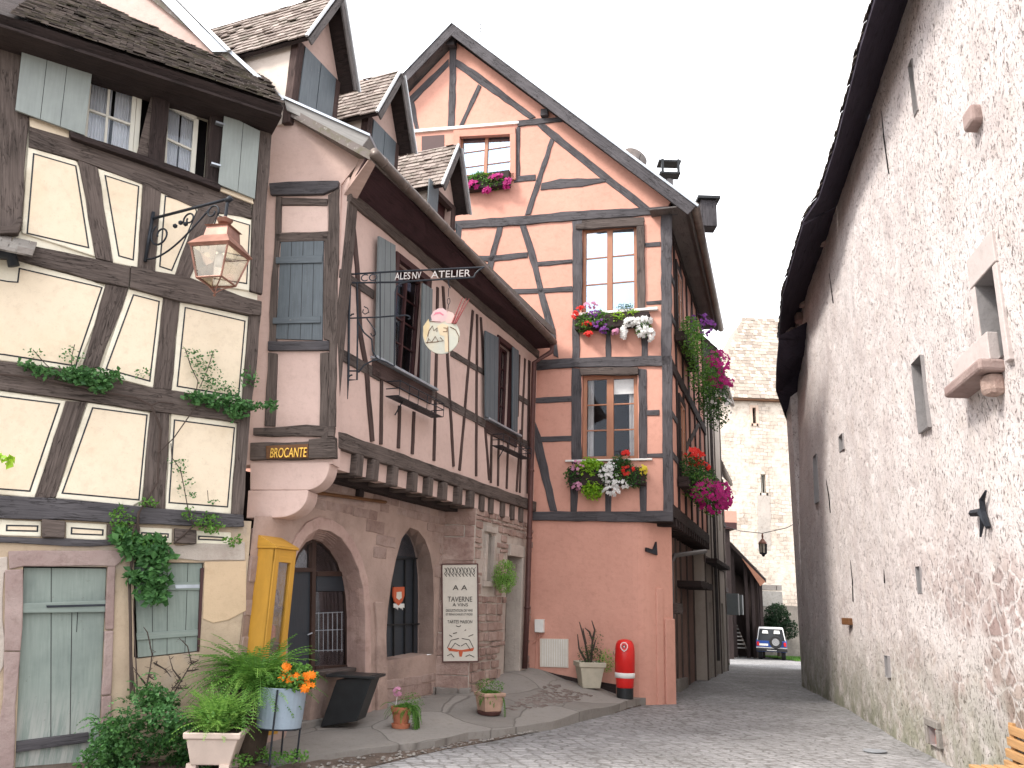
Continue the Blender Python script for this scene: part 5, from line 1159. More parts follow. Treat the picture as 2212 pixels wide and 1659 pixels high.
# lower storey: front, rounded corner and chamfer
zl0 = -.35; low = MB(); cor = V((2.80, 16.57, 0)); K = V((3.475, 17.02, 0)); Lf = OP.w(-3.2, 0)
path = [Lf, OP.w(-.22, 0)] + [OP.w(-.22, 0) * (1 - t) ** 2 + cor * 2 * t * (1 - t) + (cor * .62 + K * .38) * t * t for t in (.25, .5, .75, 1)] + [K, K + V((-.2, 1.0, 0))]
zt3 = zb3 + .05
low.add([p + V((0, 0, zl0)) for p in path] + [p + V((0, 0, zt3)) for p in path], [(i, i + 1, len(path) + i + 1, len(path) + i) for i in range(len(path) - 1)])
low.obj('wall', M['orange'], OH, smooth=False)
CH = Plane(tuple((cor * .62 + K * .38)[:2]), math.degrees(math.atan2(K.x - cor.x, K.y - cor.y)))
mb = MB(); L2 = (K - (cor * .62 + K * .38)).length
mb.rectp(CH, (L2 - .26, zl0, L2 + .01, 1.5), -.05, .05); mb.rectp(CH, (L2 - .48, zl0, L2 - .30, 2.1), -.02, .035); mb.rectp(CH, (.02, zl0, .10, 1.9), -.02, .03); mb.obj('wall_pilaster', M['orange'], OH, bevel=.02)
MB().px(OP, Z(8, 60, 1362, 290, 1412, 450, 1436, 450, 1480, 290, 1470, 60, 1420), -.05, .035, .004).obj('plinth', M['tim_dark'], OH)
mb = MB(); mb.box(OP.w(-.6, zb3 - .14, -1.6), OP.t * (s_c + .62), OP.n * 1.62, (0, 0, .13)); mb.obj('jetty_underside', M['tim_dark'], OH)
MB().px(CH, Z(8, 575, 845, 605, 855, 618, 820, 622, 878, 575, 862), .0, .05).obj('wall_bracket', M['iron'], OH)
# meter boxes on the wall
MB().px(OP, Z(8, 104, 1155, 142, 1155, 142, 1212, 104, 1210), 0, .12).obj('meter_box', M['white'], OH, bevel=.008)
vb = MB().px(OP, Z(8, 122, 1238, 244, 1240, 244, 1364, 122, 1360), 0, .03).obj('vent_panel', M['board'], OH, bevel=.004)
mb = MB()
for i in range(11): x = 134 + i * 10; mb.px(OP, Z(8, x, 1242, x + 2.4, 1242, x + 2.4, 1358, x, 1356), .03, .036)
mb.obj('panel_rib', M['white'], vb); mb = MB()
for c in ((108, 1212, 100, 1370), (118, 1212, 116, 1370), (140, 1214, 90, 1260)): a, b = Z(8, *c); mb.tube([OP.at(*a, .03), OP.at(*b, .03)], .012, 5)
mb.obj('cable_pipe', M['orange2'], OH)
# roof: two thick slabs with barge boards, ridge running away from the viewer
roof_d = V((math.sin(R(18.5)), math.cos(R(18.5)), 0)); top = OP.w(apx[0], apx[1], .35); RO = None
for sg_, en, L3 in ((1, rgt, 1.0), (-1, lft, 1.0)):
    e3 = OP.w(en[0], en[1], .35); dn = (e3 - top); nn = dn.cross(roof_d).normalized(); nn = nn if nn.z > 0 else -nn
    o = MB().box(top - nn * .16, dn * 1.02, roof_d * 8.4, nn * .12).obj('roof_slab', M['soffit2'], OH)
    dd = dn.normalized(); rt = roof_d; tiles(MB(), top + dn * 1.02 + nn * -.03, rt, -dd, nn, 8.4, dn.length * 1.02, .20, .30, .02).obj('roof_tile', M['tile'], o)
    MB().box(top + OP.n * -.0 - nn * .26, dn * 1.03, OP.n * .035, nn * .26).obj('barge_board', M['tim_slate'], o, bevel=.006)
    MB().box(top + OP.n * -.01, dn * 1.035, OP.n * .07, nn * .05).obj('verge_flashing', M['zinc'], o)
    if sg_ == 1:
        g0 = e3 + dn * .015; mb = MB(); mb.tube([g0 + V((.06, 0, -.06)) + roof_d * t for t in (0, 2, 4, 6, 8.4)], .10, 12); mb.obj('gutter', M['gutter'], o, smooth=True)
        # boarded soffit from eave back to the side wall
        a = e3 - V((0, 0, .14)); MB().box(a, roof_d * 8.4, -OP.t * .85, (0, 0, .03)).obj('soffit', M['soffit2'], o)
# street side, upper storeys
def S_(k, *c, off=0.0): return [OSP.st(u, v, off) for u, v in Z(k, *c)]
LS = 7.4
wallmesh(MB(), OSP, [(0, zb3), (LS, zb3), (LS, zev + .3), (0, zev + .3)], [], .25, 0).obj('side_wall', M['orange'], OH)
for s_ in (.10, 1.15, 2.35, 3.5, 4.7, 5.9, 7.2): MB().rectp(OSP, (s_ - .09, zb3, s_ + .09, zev), -.02, .035, .01).obj('timber_beam', M['tim_dark' if s_ > .5 else 'tim_slate'], OH, bevel=.01)
zm = OP.st(1445, 780)[1]
for z in (zb3 + .1, zm, zev - .1): MB().rectp(OSP, (0, z - .13, LS, z + .13), -.02, .05, .01).obj('timber_beam', M['tim_dark'], OH, bevel=.01)
for z in (zb3 + 1.3, zb3 + 2.2, zm + 1.2, zm + 2.2): MB().rectp(OSP, (.2, z - .07, 1.1, z + .07), -.02, .03, .008).obj('timber_beam', M['tim_slate'], OH, bevel=.008)
for (a, b, c, d) in ((3.4, zm + .2, 4.8, zev - .3), (2.4, zb3 + 1.8, 5.8, zm - .1), (4.8, zb3 + .2, 6, zm - .2)): MB().line(OSP, [(a, b), (c, d)], .16, -.02, .03, .008).obj('timber_beam', M['tim_grey'], OH, bevel=.008)
for z in (zb3, zm):
    q = (1.35, z + 1.05, 2.2, z + 2.75); window(OH, OSP, q, .03, 2, 3, 'brownframe', 'glass', .06, .08, .025); MB().rectp(OSP, (q[0], q[1], q[2], q[3]), .0, .012).obj('interior_wall', M['dark'], OH)
    mb = MB(); mb.rectp(OSP, (1.2, z + .95, 1.35, z + 2.9), 0, .07); mb.rectp(OSP, (2.2, z + .95, 2.33, z + 2.9), 0, .07); mb.rectp(OSP, (1.35, z + 2.75, 2.2, z + 2.9), 0, .07); mb.obj('window_casing', M['tim_dark'], OH)
for i in range(16):
    MB().box(OSP.w(.3 + i * .45, zb3 - .2, -.5), OSP.t * .15, OSP.n * .56, (0, 0, .16)).obj('joist_end', M['tim_dark'], OH, bevel=.01)
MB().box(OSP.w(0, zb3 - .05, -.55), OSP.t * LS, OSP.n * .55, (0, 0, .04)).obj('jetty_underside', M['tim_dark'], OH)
# ground floor of the street side, set back; the jetty's shade is painted into its darker brown
OL = OSP.par(-.42); M['dimplaster'] = plaster('jetty_shaded_plaster', (.27, .18, .15), .15, (.2, .14, .12), .5, .4)
dz = [(2.4, -.35, 3.3, 2.0), (4.6, -.35, 5.4, 2.2)]
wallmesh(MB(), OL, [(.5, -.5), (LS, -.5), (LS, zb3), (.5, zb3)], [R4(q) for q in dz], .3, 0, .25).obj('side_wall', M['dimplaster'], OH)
for q in dz:
    MB().rectp(OL, (q[0] - .05, q[1], q[2] + .05, q[3] + .05), -.28, -.24).obj('door', M['doorframe'], OH)
for s_ in (1.0, 2.2, 3.5, 4.4, 5.7, 7.1): MB().rectp(OL, (s_ - .08, -.4, s_ + .08, zb3), -.02, .03, .006).obj('timber_beam', M['tim_brown'], OH, bevel=.01)
MB().rectp(OL, (1.2, 1.6, 2.1, 1.8), 0, .35, .02).obj('canopy', M['tim_grey'], OH, bevel=.01); MB().rectp(OL, (3.6, 2.2, 6.6, 2.36), 0, .6, .02).obj('canopy', M['tim_dark'], OH, bevel=.01)
mb = MB(); q0 = OSP.w(5.6, zb3 - .35, .1); q1 = OSP.w(1.6, zb3 - .75, -.25)
mb.tube([q0, q1 + V((.1, .1, .05)), q1 - V((0, 0, .12)), V((q1.x, q1.y, -.2))], .055, 10); dpo = thing('downpipe', 'grey downpipe under the jetty on the street side of the orange house', 'downpipe', (q1.x, q1.y, -.2)); mb.obj('pipe', M['pipe_grey'], dpo, smooth=True)
kr = MB(); b_ = gp(1450, 1500, -.12); kr.prism(Plane((b_.x + .25, b_.y + 1.0), 19.5), [(0, -.3), (1.6, -.3), (1.6, .05), (0, .12)], -.5, .15); tag(kr.obj('street_kerb', M['slab'], bevel=.03), kind='structure')
# chimneys, dish, aerial on the roof
def rp(u, v, y): r = ray(u, v); return CAMP + r * (y / r.y)
c = rp(1445, 372, 21); k = mpp(c); mb = MB()
st_ = thing('chimney_cowl', 'slatted metal chimney cowl above the right slope of the orange roof', 'chimney', tuple(c + V((0, 0, -70 * k)))); mb.tube([c + V((0, 0, -90 * k)), c + V((0, 0, -20 * k))], 9 * k, 10); mb.obj('flue', M['pipe_grey'], st_)
mb = MB(); 
for dz_, w_ in ((20, 24), (-8, 22)): mb.cbox(c + V((0, 0, dz_ * k)), (w_ * 2 * k, 0, 0), (0, w_ * 1.2 * k, 0), (0, 0, 4 * k))
for x in (-1, 1): mb.cbox(c + V((x * 17 * k, -17 * k, 4 * k)), (5 * k, 0, 0), (0, 5 * k, 0), (0, 0, 34 * k))
mb.obj('cowl', M['black'], st_)
c = rp(1527, 458, 18.6); k = mpp(c); ch = thing('chimney', 'dark square chimney with flat cap at the right eave of the orange house', 'chimney', tuple(c - V((0, 0, 60 * k))))
mb = MB(); mb.cbox(c - V((0, 0, 10 * k)), (34 * k, 0, 0), (0, 34 * k, 0), (0, 0, 62 * k)); mb.obj('shaft', M['tim_slate'], ch, bevel=.01); mb = MB(); mb.cbox(c + V((0, 0, 24 * k)), (48 * k, 0, 0), (0, 48 * k, 0), (0, 0, 7 * k)); mb.obj('cap', M['black'], ch, bevel=.008)
c = rp(1372, 340, 20.4); k = mpp(c); dsh = thing('satellite_dish', 'pale round satellite dish on the right slope of the orange roof', 'satellite dish', tuple(c - V((0, 0, 40 * k))))
mb = MB(); X, Y = V((.95, .3, 0)), V((-.1, .25, .96)); nD = X.cross(Y); rings = []
for r_q, d_q in ((28, 0), (20, 4), (11, 7), (2, 8)): rings.append([c + X * math.cos(t / 24 * 6.2832) * r_q * k + Y * math.sin(t / 24 * 6.2832) * r_q * k - nD * d_q * k for t in range(24)])
mb.loft(rings); mb.obj('dish', M['gutter'], dsh, smooth=True); mb = MB(); mb.tube([c - nD * 8 * k, c + V((0, .2, -50 * k))], .03, 6); mb.tube([c - Y * 26 * k, c + nD * -0 + V((.1, -.35, -.1))], .012, 5); mb.obj('mast', M['pipe_grey'], dsh)
c = rp(1036, 92, 22); k = mpp(c); an_ = thing('roof_aerial', 'thin television aerial behind the apex of the orange gable', 'aerial', tuple(c - V((0, 0, 30 * k)))); mb = MB(); mb.tube([c - V((0, 0, 40 * k)), c + V((0, 0, 50 * k))], .014, 5)
for dz_, w_ in ((48, 4), (38, 6), (30, 12), (18, 18), (8, 16)): mb.tube([c + V((-w_ * k, 0, dz_ * k)), c + V((w_ * k, 0, (dz_ - 3) * k))], .008, 4)
mb.obj('aerial_rods', M['iron'], an_)

# ================================================================== HOUSES FARTHER DOWN THE STREET
H2 = thing('narrow_house', 'narrow grey and cream timbered house next after the orange house', 'house', tuple(OSP.w(11, -.3)))
H2P = OSP.par(-.12); z2 = H2P.st(1564, 870)[1]; z2 = min(max(z2, 7), 9.6); print('h2 eave', z2)
M['creamdim'] = plaster('grey_cream_plaster', (.42, .37, .32), .12)
wd = [(8.3, 4.4, 9.1, 5.8), (10.6, 4.4, 11.4, 5.8), (12.8, 4.4, 13.5, 5.8)]; dd_ = [(8.4, -.4, 9.3, 1.9), (10.4, -.4, 11.6, 2.1), (12.6, -.4, 13.4, 1.9)]
wallmesh(MB(), H2P, [(LS, -.6), (14.6, -.6), (14.6, z2), (LS, z2)], [R4(q) for q in wd + dd_], .3, 0, .2).obj('wall', M['creamdim'], H2)
for q in wd: window(H2, H2P, q, -.1, 2, 3, 'whiteframe', 'glass', .05, .05, .02)
for q in dd_: MB().rectp(H2P, (q[0] - .05, q[1], q[2] + .05, q[3] + .05), -.26, -.2).obj('door', M['doorframe'], H2)
MB().rectp(H2P, (LS, -.5, 14.6, z2), -.9, -.85).obj('interior_wall', M['dark'], H2)
for s_ in (7.5, 9.6, 11.9, 14.5): MB().rectp(H2P, (s_ - .09, -.5, s_ + .09, z2), -.02, .03, .01).obj('timber_beam', M['tim_brown'], H2, bevel=.01)
for z in (3.1, 6.1): MB().rectp(H2P, (LS, z - .1, 14.6, z + .1), -.02, .035, .01).obj('timber_beam', M['tim_brown'], H2, bevel=.01)
rd2 = V((-OSP.n.x, -OSP.n.y, 0)); up2 = rd2 * math.cos(R(48)) + V((0, 0, math.sin(R(48)))); n2 = -rd2 * math.sin(R(48)) + V((0, 0, math.cos(R(48))))
eo2 = H2P.w(LS + .1, z2 - .25, .45); ro = MB().box(eo2, OSP.t * 7.0, up2 * 5, n2 * .12).obj('roof', M['soffit2'], H2); tiles(MB(), eo2 + n2 * .12, OSP.t, up2, n2, 7.0, 5, .25, .3, .02).obj('roof_tile', M['tile'], ro)
MB().tube([H2P.w(LS + .1 + t, z2 - .25, .52) for t in (0, 3.5, 7.0)], .09, 10).obj('gutter', M['gutter'], ro, smooth=True)
MB().tube([H2P.w(9.4, z2 - .3, .5), H2P.w(9.6, z2 - .8, .12), H2P.w(9.6, .2, .12)], .05, 8).obj('downpipe', M['pipe_grey'], H2, smooth=True)
MB().box(H2P.w(7.5, 3.0, 0), OSP.t * 5, OSP.n * .35, (0, 0, .12)).obj('jetty_beam', M['tim_dark'], H2)
H3 = thing('old_timber_house', 'last dark timbered house of the row before the open shed', 'house', tuple(OSP.w(18, -.6)))
H3P = OSP.par(-.55); z3 = 7.4
wd = [(15.6, 3.4, 16.4, 4.9), (18.2, 3.4, 19.0, 4.9)]; dd_ = [(15.4, -.7, 16.5, 1.6), (18.0, -.8, 19.2, 1.7)]
wallmesh(MB(), H3P, [(14.6, -.9), (20.8, -.9), (20.8, z3), (14.6, z3)], [R4(q) for q in wd + dd_], .3, 0, .2).obj('wall', M['creamdim'], H3); MB().rectp(H3P, (14.7, -.8, 20.7, z3), -.9, -.85).obj('interior_wall', M['dark'], H3)
for q in wd: window(H3, H3P, q, -.1, 2, 2, 'whiteframe', 'glass', .05, .05, .02); MB().rectp(H3P, (q[2] + .05, q[1] - 1.9, q[2] + .75, q[1] - 1.1), .02, .75).obj('balcony_box', M['shutgrey'], H3)
for s_ in (14.7, 17.2, 20.7): MB().rectp(H3P, (s_ - .1, -.8, s_ + .1, z3), -.02, .03, .01).obj('timber_beam', M['tim_brown'], H3, bevel=.01)
for z in (2.5, 5.3): MB().rectp(H3P, (14.6, z - .1, 20.8, z + .1), -.02, .07, .01).obj('timber_beam', M['tim_dark'], H3, bevel=.01)
eo3 = H3P.w(14.6, z3 - .2, .3); r3 = MB().box(eo3, OSP.t * 6.3, up2 * 4.5, n2 * .12).obj('roof', M['soffit2'], H3); tiles(MB(), eo3 + n2 * .12, OSP.t, up2, n2, 6.3, 4.5, .25, .3, .02).obj('roof_tile', M['tile'], r3)
MB().tube([H3P.w(14.6 + t, z3 - .2, .36) for t in (0, 3, 6.3)], .09, 8).obj('gutter', M['gutter'], r3, smooth=True)

# open shed with the stairs
SP = Plane((0, 46.9), 90); 
sh_ = thing('open_shed', 'dark open timber shed with a lean-to tiled roof below the tower', 'shed', tuple(SP.at(1610, 1400)))
def T_(k, *c, pl=SP, off=0.): return [pl.st(u, v, off) for u, v in Z(k, *c)]
hl, hr = T_(12, 270, 462)[0], T_(12, 592, 800)[0]; g0_ = -.78
mb = MB(); mb.prism(SP, [(hl[0] - 1.2, g0_ - .3), (hr[0] - .05, g0_ - .3), (hr[0] - .05, hr[1] - .1), (hl[0], hl[1] - .15), (hl[0] - 1.2, hl[1] - .15)], -3.1, -3.0); mb.obj('back_wall', M['tim_dark'], sh_)
mb = MB(); mb.box(SP.w(hl[0] - 1.3, g0_, -5), (.2, 0, 0), (0, -5, 0), (0, 0, hl[1] - g0_ - .2)); mb.obj('side_wall', M['tim_dark'], sh_); mb = MB(); mb.box(SP.w(hr[0] - .12, g0_ - .2, -.6), (.08, 0, 0), (0, 3.6, 0), (0, 0, hr[1] - g0_ + .1)); mb.obj('side_wall', M['tim_dark'], sh_)
pts = [(hl[0] - .3, hl[1] + .12), hl, hr, (hr[0], hr[1] - .14), (hl[0], hl[1] - .2), (hl[0] - .3, hl[1] - .1)]
ro4 = MB().prism(SP, pts, -5.2, .7).obj('roof', M['tim_dark'], sh_)
sd_ = (V((hr[0] - hl[0], 0, hr[1] - hl[1]))).normalized(); n4 = V((-sd_.z, 0, sd_.x))
tiles(MB(), SP.w(hr[0], hr[1], -5.2) , V((0, -1, 0)), -sd_, n4, 5.9, math.dist(hl, hr), .3, .26, .03).obj('roof_tile', M['tile'], ro4)
MB().prism(SP, [(hl[0] + .9, hl[1] - 1.15), (hr[0] - .05, hr[1] - .1), (hr[0] - .35, hr[1] - .35), (hl[0] + 1.3, hl[1] - 1.75)], .70, .76).obj('fascia', M['brownframe'], sh_)
for x in (368, 470, 520, 585): 
    s_ = T_(12, x, 1300)[0][0]; MB().rectp(SP, (s_ - .09, g0_ - .1, s_ + .09, min(hl[1], hl[1] + (s_ - hl[0]) * (hr[1] - hl[1]) / (hr[0] - hl[0])) - .1), .2, .34).obj('post', M['tim_dark'], sh_)
stp = MB(); a, b = T_(12, 372, 1358)[0], T_(12, 465, 1130)[0]
for i in range(8): z = a[1] + (b[1] - a[1]) * (i + .5) / 8; stp.box(SP.w(a[0], z, -.1 - i * .28), SP.t * (b[0] - a[0]), (0, .28, 0), (0, 0, .05))
stt = thing('wooden_stairs', 'open wooden stairs inside the dark shed', 'stairs', tuple(SP.w((a[0] + b[0]) / 2, g0_, 0))); stp.obj('step', M['fascia'], stt)
mb = MB(); 
for s_ in (a[0] - .04, b[0]): mb.box(SP.w(s_, a[1] - .25, -.02), (.05, 0, 0), (0, 2.3, b[1] - a[1]), (0, 0, .22))
mb.obj('stringer', M['tim_brown'], stt)
# low wall of squared blocks right of the shed
lwP = Plane((0, 50.6), 90); q = [lwP.st(u, v) for u, v in Z(12, 585, 830, 752, 840, 758, 1010, 585, 1010)]
lwt = thing('block_wall', 'grey block wall between the shed and the foot of the tower', 'wall', tuple(lwP.w(q[0][0], -1, 0)))
bq = bb(q); wo_ = MB().rectp(lwP, (bq[0] - .6, -1.1, bq[2] + 2.2, bq[1] + .1), -.8, 0, .02).obj('rubble_base', stone('dim_rubble', (.20, .185, .165), (.32, .295, .26)), lwt)
blocks(MB(), lwP, bq[0], bq[1], bq[2], bq[3], 1.0, 1.6, (.02, .06), .04, base=-.5).obj('stone_block', stone('grey_dressed_block', (.27, .26, .24), (.36, .35, .33)), lwt, bevel=.02)

# ================================================================== TOWER
TP = Plane((0, 52), 90); tw_ = thing('stone_tower', 'tall pale stone tower with a steep hipped roof closing the street', 'tower', tuple(TP.at(1650, 1400)[:2]) + (-1.1,))
te = [TP.st(1566, 864)[0], TP.st(1760, 860)[0]]; zt = TP.st(1640, 861)[1]
ws = [TP.rect(*Z(11, 415, 1032)[0], *Z(11, 455, 1172)[0]), TP.rect(*Z(11, 486, 1608)[0], *Z(12, 627, 105)[0])]
x0t, x1t = te[0] - .4, te[1] + 2
wallmesh(MB(), TP, [(x0t, -1.6), (x1t, -1.6), (x1t, zt), (x0t, zt)], [R4(q) for q in ws], .8, 0, .5).obj('wall', M['tower'], tw_)
MB().rectp(TP, (x0t + .2, 0, x1t - .2, zt), -1.2, -1.1).obj('interior_wall', M['dark'], tw_)
MB().box(TP.w(x0t, -1.6, -.8), (.6, 0, 0), (0, 10, 0), (0, 0, zt + 1.6)).obj('side_wall', M['tower'], tw_)
for i, q in enumerate(ws):
    g = .16; mb = MB()
    for r_q in ((q[0] - g, q[1] - g, q[0] + .01, q[3] + g), (q[2] - .01, q[1] - g, q[2] + g, q[3] + g), (q[0] + .02, q[3] - .01, q[2] - .02, q[3] + g - .02), (q[0] - .1, q[1] - g, q[2] + .1, q[1])): mb.rectp(TP, r_q, -.1, .04)
    mb.obj('window_surround', M['tower'] if i else plaster('warm_surround', (.66, .5, .4), .1), tw_)
qw = ws[1]; window(tw_, TP, (qw[0], qw[1], qw[2], qw[3]), -.3, 2, 1, 'whiteframe', 'glass', .05, .05, .02)
strip = [TP.st(u, v) for u, v in Z(12, 553, 115, 655, 112, 660, 560, 553, 560)]; MB().prism(TP, strip, -.1, .03, .05).obj('grey_render_strip', stone('grey_patched_render', (.46, .43, .39), (.56, .52, .47), .6, .6), tw_)
# roof: hipped, tiled
rt_ = [TP.st(u, v) for u, v in ((1608, 690), (1690, 676))]; yb = 4.4
E0 = TP.w(x0t - .3, zt - .1, .35); E1_ = TP.w(x1t, zt - .1, .35); T0 = TP.w(x0t + 3.4, zt + 6.6, -4.6)
zr = T0.z; T0 = CAMP + ray(1608, 688) * ((52 + 4.0) / ray(1608, 688).y); T1 = V((x1t, T0.y, T0.z)); upt = (V((T0.x, T0.y, T0.z)) - V((T0.x, E0.y, E0.z)))
rr = MB(); rr.add([E0, E1_, T1, T0], [(0, 1, 2, 3)]); Eb = V((E0.x, 62, E0.z)); rr.add([Eb, E0, T0, V((T0.x, 60, T0.z))], [(0, 1, 2, 3)]); rr.add([E0, E1_, V((E1_.x, 53, E0.z)), V((E0.x, 53, E0.z))], [(3, 2, 1, 0)])
rfo = rr.obj('roof', M['tile_pale'], tw_)
nt_ = V((0, -upt.z, upt.y)).normalized()
def cutT(a, b): return a > (b / upt.length) * (T0.x - E0.x) - .1
tiles(MB(), E0, V((1, 0, 0)), upt, nt_, E1_.x - E0.x, upt.length, .30, .34, .05, cut=cutT, jit=.035).obj('roof_tile', M['tile_pale'], rfo)
MB().box(E0 - V((0, 0, .12)), (E1_.x - E0.x, 0, 0), (0, .3, 0), (0, 0, .12)).obj('eave_board', M['brownwood'], rfo)
# small salmon lean-to high on the left of the tower, and cables
pkP = Plane((0, 44), 90); pk = bb([pkP.st(u, v) for u, v in Z(12, 268, 245, 392, 342)]); pt_ = thing('salmon_outbuilding', 'small salmon and black outbuilding high beside the tower', 'outbuilding', tuple(pkP.w(pk[0], pk[1] - 2, 0)))
MB().rectp(pkP, (pk[0] - 1.2, pk[1], pk[2], pk[3]), -2, 0).obj('wall', M['orange'], pt_); MB().rectp(pkP, (pk[0] - 1.2, pk[1] - .35, pk[2] - .05, pk[1]), -2, .1).obj('jetty_beam', M['darkred'], pt_)
bk = bb([pkP.st(u, v) for u, v in Z(12, 270, 338, 342, 560)]); MB().rectp(pkP, (bk[0] - 1.2, -1, bk[2], bk[3] - .05), -2, -.1).obj('lower_wall', M['tim_dark'], pt_)
# hedge, grass
# ================================================================== RIGHT-HAND BUILDING with the rough wall
XB = [(-2, 3.05), (5, 4.42), (10.85, 5.70), (13.5, 6.18), (17.2, 6.98), (22.6, 8.02)]
XT = [(-2, 2.85), (5, 4.32), (9.2, 5.28), (10.37, 5.56), (15.8, 6.86), (22.6, 8.44)]
def xw(y, z): f = max(0, min(1, z / 9.9)); return lerp(y, XB) * (1 - f) + lerp(y, XT) * f
def wallhit(u, v):
    r = ray(u, v); a, b = .2, 3.5 
    g = lambda k: (r.x / r.y) * k - xw(k, EYE + r.z / r.y * k)
    lo, hi = 3.0, 40.0
    for _ in range(50):
        m = (lo + hi) / 2
        if g(m) > 0: hi = m
        else: lo = m
    y = (lo + hi) / 2; return y, EYE + r.z / r.y * y
RB = thing('rough_walled_building', 'tall rough-rendered stone building with deep eaves on the right', 'building', (6, 12, -.1))
def oprect(k, *c):
    q = [wallhit(u, v) for u, v in Z(k, *c)]; ys = sorted(p[0] for p in q); zs = sorted(p[1] for p in q)
    return ((ys[0] + ys[1]) / 2, (zs[0] + zs[1]) / 2, (ys[2] + ys[3]) / 2, (zs[2] + zs[3]) / 2)
ops = [oprect(13, 608, 285, 625, 275, 660, 478, 642, 488), oprect(13, 912, 1240, 965, 1195, 1026, 1490, 950, 1535), oprect(13, 632, 1565, 680, 1520, 686, 1860, 652, 1875), oprect(14, 306, 240, 327, 205, 329, 285, 318, 290),
       oprect(14, 192, 320, 205, 312, 226, 508, 213, 510), oprect(14, 648, 790, 664, 786, 670, 902, 652, 908), oprect(14, 514, 1178, 529, 1172, 522, 1262, 511, 1268), oprect(14, 706, 1468, 745, 1505, 744, 1580, 706, 1545)]
dps = [.35, .55, .5, .25, .3, .3, .25, .05]
ops[1] = (ops[1][0] - .08, ops[1][1] - .12, ops[1][2] + .02, ops[1][3] + .04)
Y0, Y1, Z0, Z1 = 3.4, 22.6, -.5, 9.95
ys = [Y0 + (Y1 - Y0) * i / 340 for i in range(341)]; zs = [Z0 + (Z1 - Z0) * j / 210 for j in range(211)]
def snap(arr, vals):
    for v_ in vals:
        i = min(range(len(arr)), key=lambda k: abs(arr[k] - v_)); arr[i] = v_
for q in ops: snap(ys, (q[0], q[2])); snap(zs, (q[1], q[3]))
mb = MB(); ny = len(ys)
def dsp(y, z):
    p = V((y * 1.0, z * .75, 3.3)); a = noise.noise(p * .55) * .045 + noise.noise(p * 2.1) * .016 + noise.noise(p * 6) * .008; b = noise.noise(V((y * 7, z * 5, 9))); return a - max(0, b - .30) * .06
inop = lambda y, z: any(q[0] - 1e-6 <= y <= q[2] + 1e-6 and q[1] - 1e-6 <= z <= q[3] + 1e-6 for q in ops)
vs = []
for z in zs:
    for y in ys: vs.append((xw(y, z) - dsp(y, z), y, z))
fs = []
for j in range(len(zs) - 1):
    zc_ = (zs[j] + zs[j + 1]) / 2
    for i in range(ny - 1):
        if inop((ys[i] + ys[i + 1]) / 2, zc_): continue
        a = j * ny + i; fs.append((a, a + ny, a + ny + 1, a + 1))
me = bpy.data.meshes.new('wall'); o0 = ORG[RB.name]; me.from_pydata([(v[0] - o0.x, v[1] - o0.y, v[2] - o0.z) for v in vs], [], fs); me.materials.append(M['rwall']); me.polygons.foreach_set('use_smooth', [True] * len(me.polygons))
wo5 = bpy.data.objects.new('wall', me); COL.objects.link(wo5); wo5.parent = RB; ORG[wo5.name] = o0
M['reveal'] = plaster('pale_grey_reveal', (.30, .285, .285), .08)
for q, d in zip(ops, dps):
    y0, z0, y1, z1 = q; mb = MB(); f = lambda y, z, dd=0: V((xw(y, z) + dd, y, z)); e = -.03
    for (p1, p2) in (((y0, z0), (y1, z0)), ((y1, z0), (y1, z1)), ((y1, z1), (y0, z1)), ((y0, z1), (y0, z0))): mb.add([f(*p1, e), f(*p2, e), f(*p2, d), f(*p1, d)], [(0, 1, 2, 3)])
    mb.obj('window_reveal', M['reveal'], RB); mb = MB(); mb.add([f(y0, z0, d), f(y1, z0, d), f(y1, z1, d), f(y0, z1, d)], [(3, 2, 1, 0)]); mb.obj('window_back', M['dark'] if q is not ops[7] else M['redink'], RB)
q = ops[1]; mb = MB()
def rbox(y0, z0, y1, z1, d0, d1, mt, nm, par=RB, bev=.01):
    return MB().box((xw(y0, (z0 + z1) / 2) - d1, y0, z0), (d1 - d0, 0, 0), (xw(y1, z0) - xw(y0, z0), y1 - y0, 0), (0, 0, z1 - z0)).obj(nm, mt, par, bevel=bev)
PS = plaster('dressed_surround', (.52, .46, .44), .08)
for (a, b, c, d) in ((q[0] - .12, q[1] - .1, q[0] - .005, q[3] - .005), (q[2] + .005, q[1] - .1, q[2] + .12, q[3] - .005), (q[0] - .12, q[3] + .005, q[2] + .12, q[3] + .35)): rbox(a, b, c, d, -.05, .045, PS, 'window_surround')
rbox((q[0] + q[2]) / 2 - .015, q[1], (q[0] + q[2]) / 2 + .015, q[3], -.3, -.27, M['iron'], 'window_bar')
q = ops[7]; 
for (a, b, c, d) in ((q[0] - .1, q[1], q[0] - .005, q[3]), (q[2] + .005, q[1], q[2] + .1, q[3]), (q[0] - .1, q[3] + .005, q[2] + .1, q[3] + .1)): rbox(a, b, c, d, -.05, .06, M['slab'], 'vent_surround')
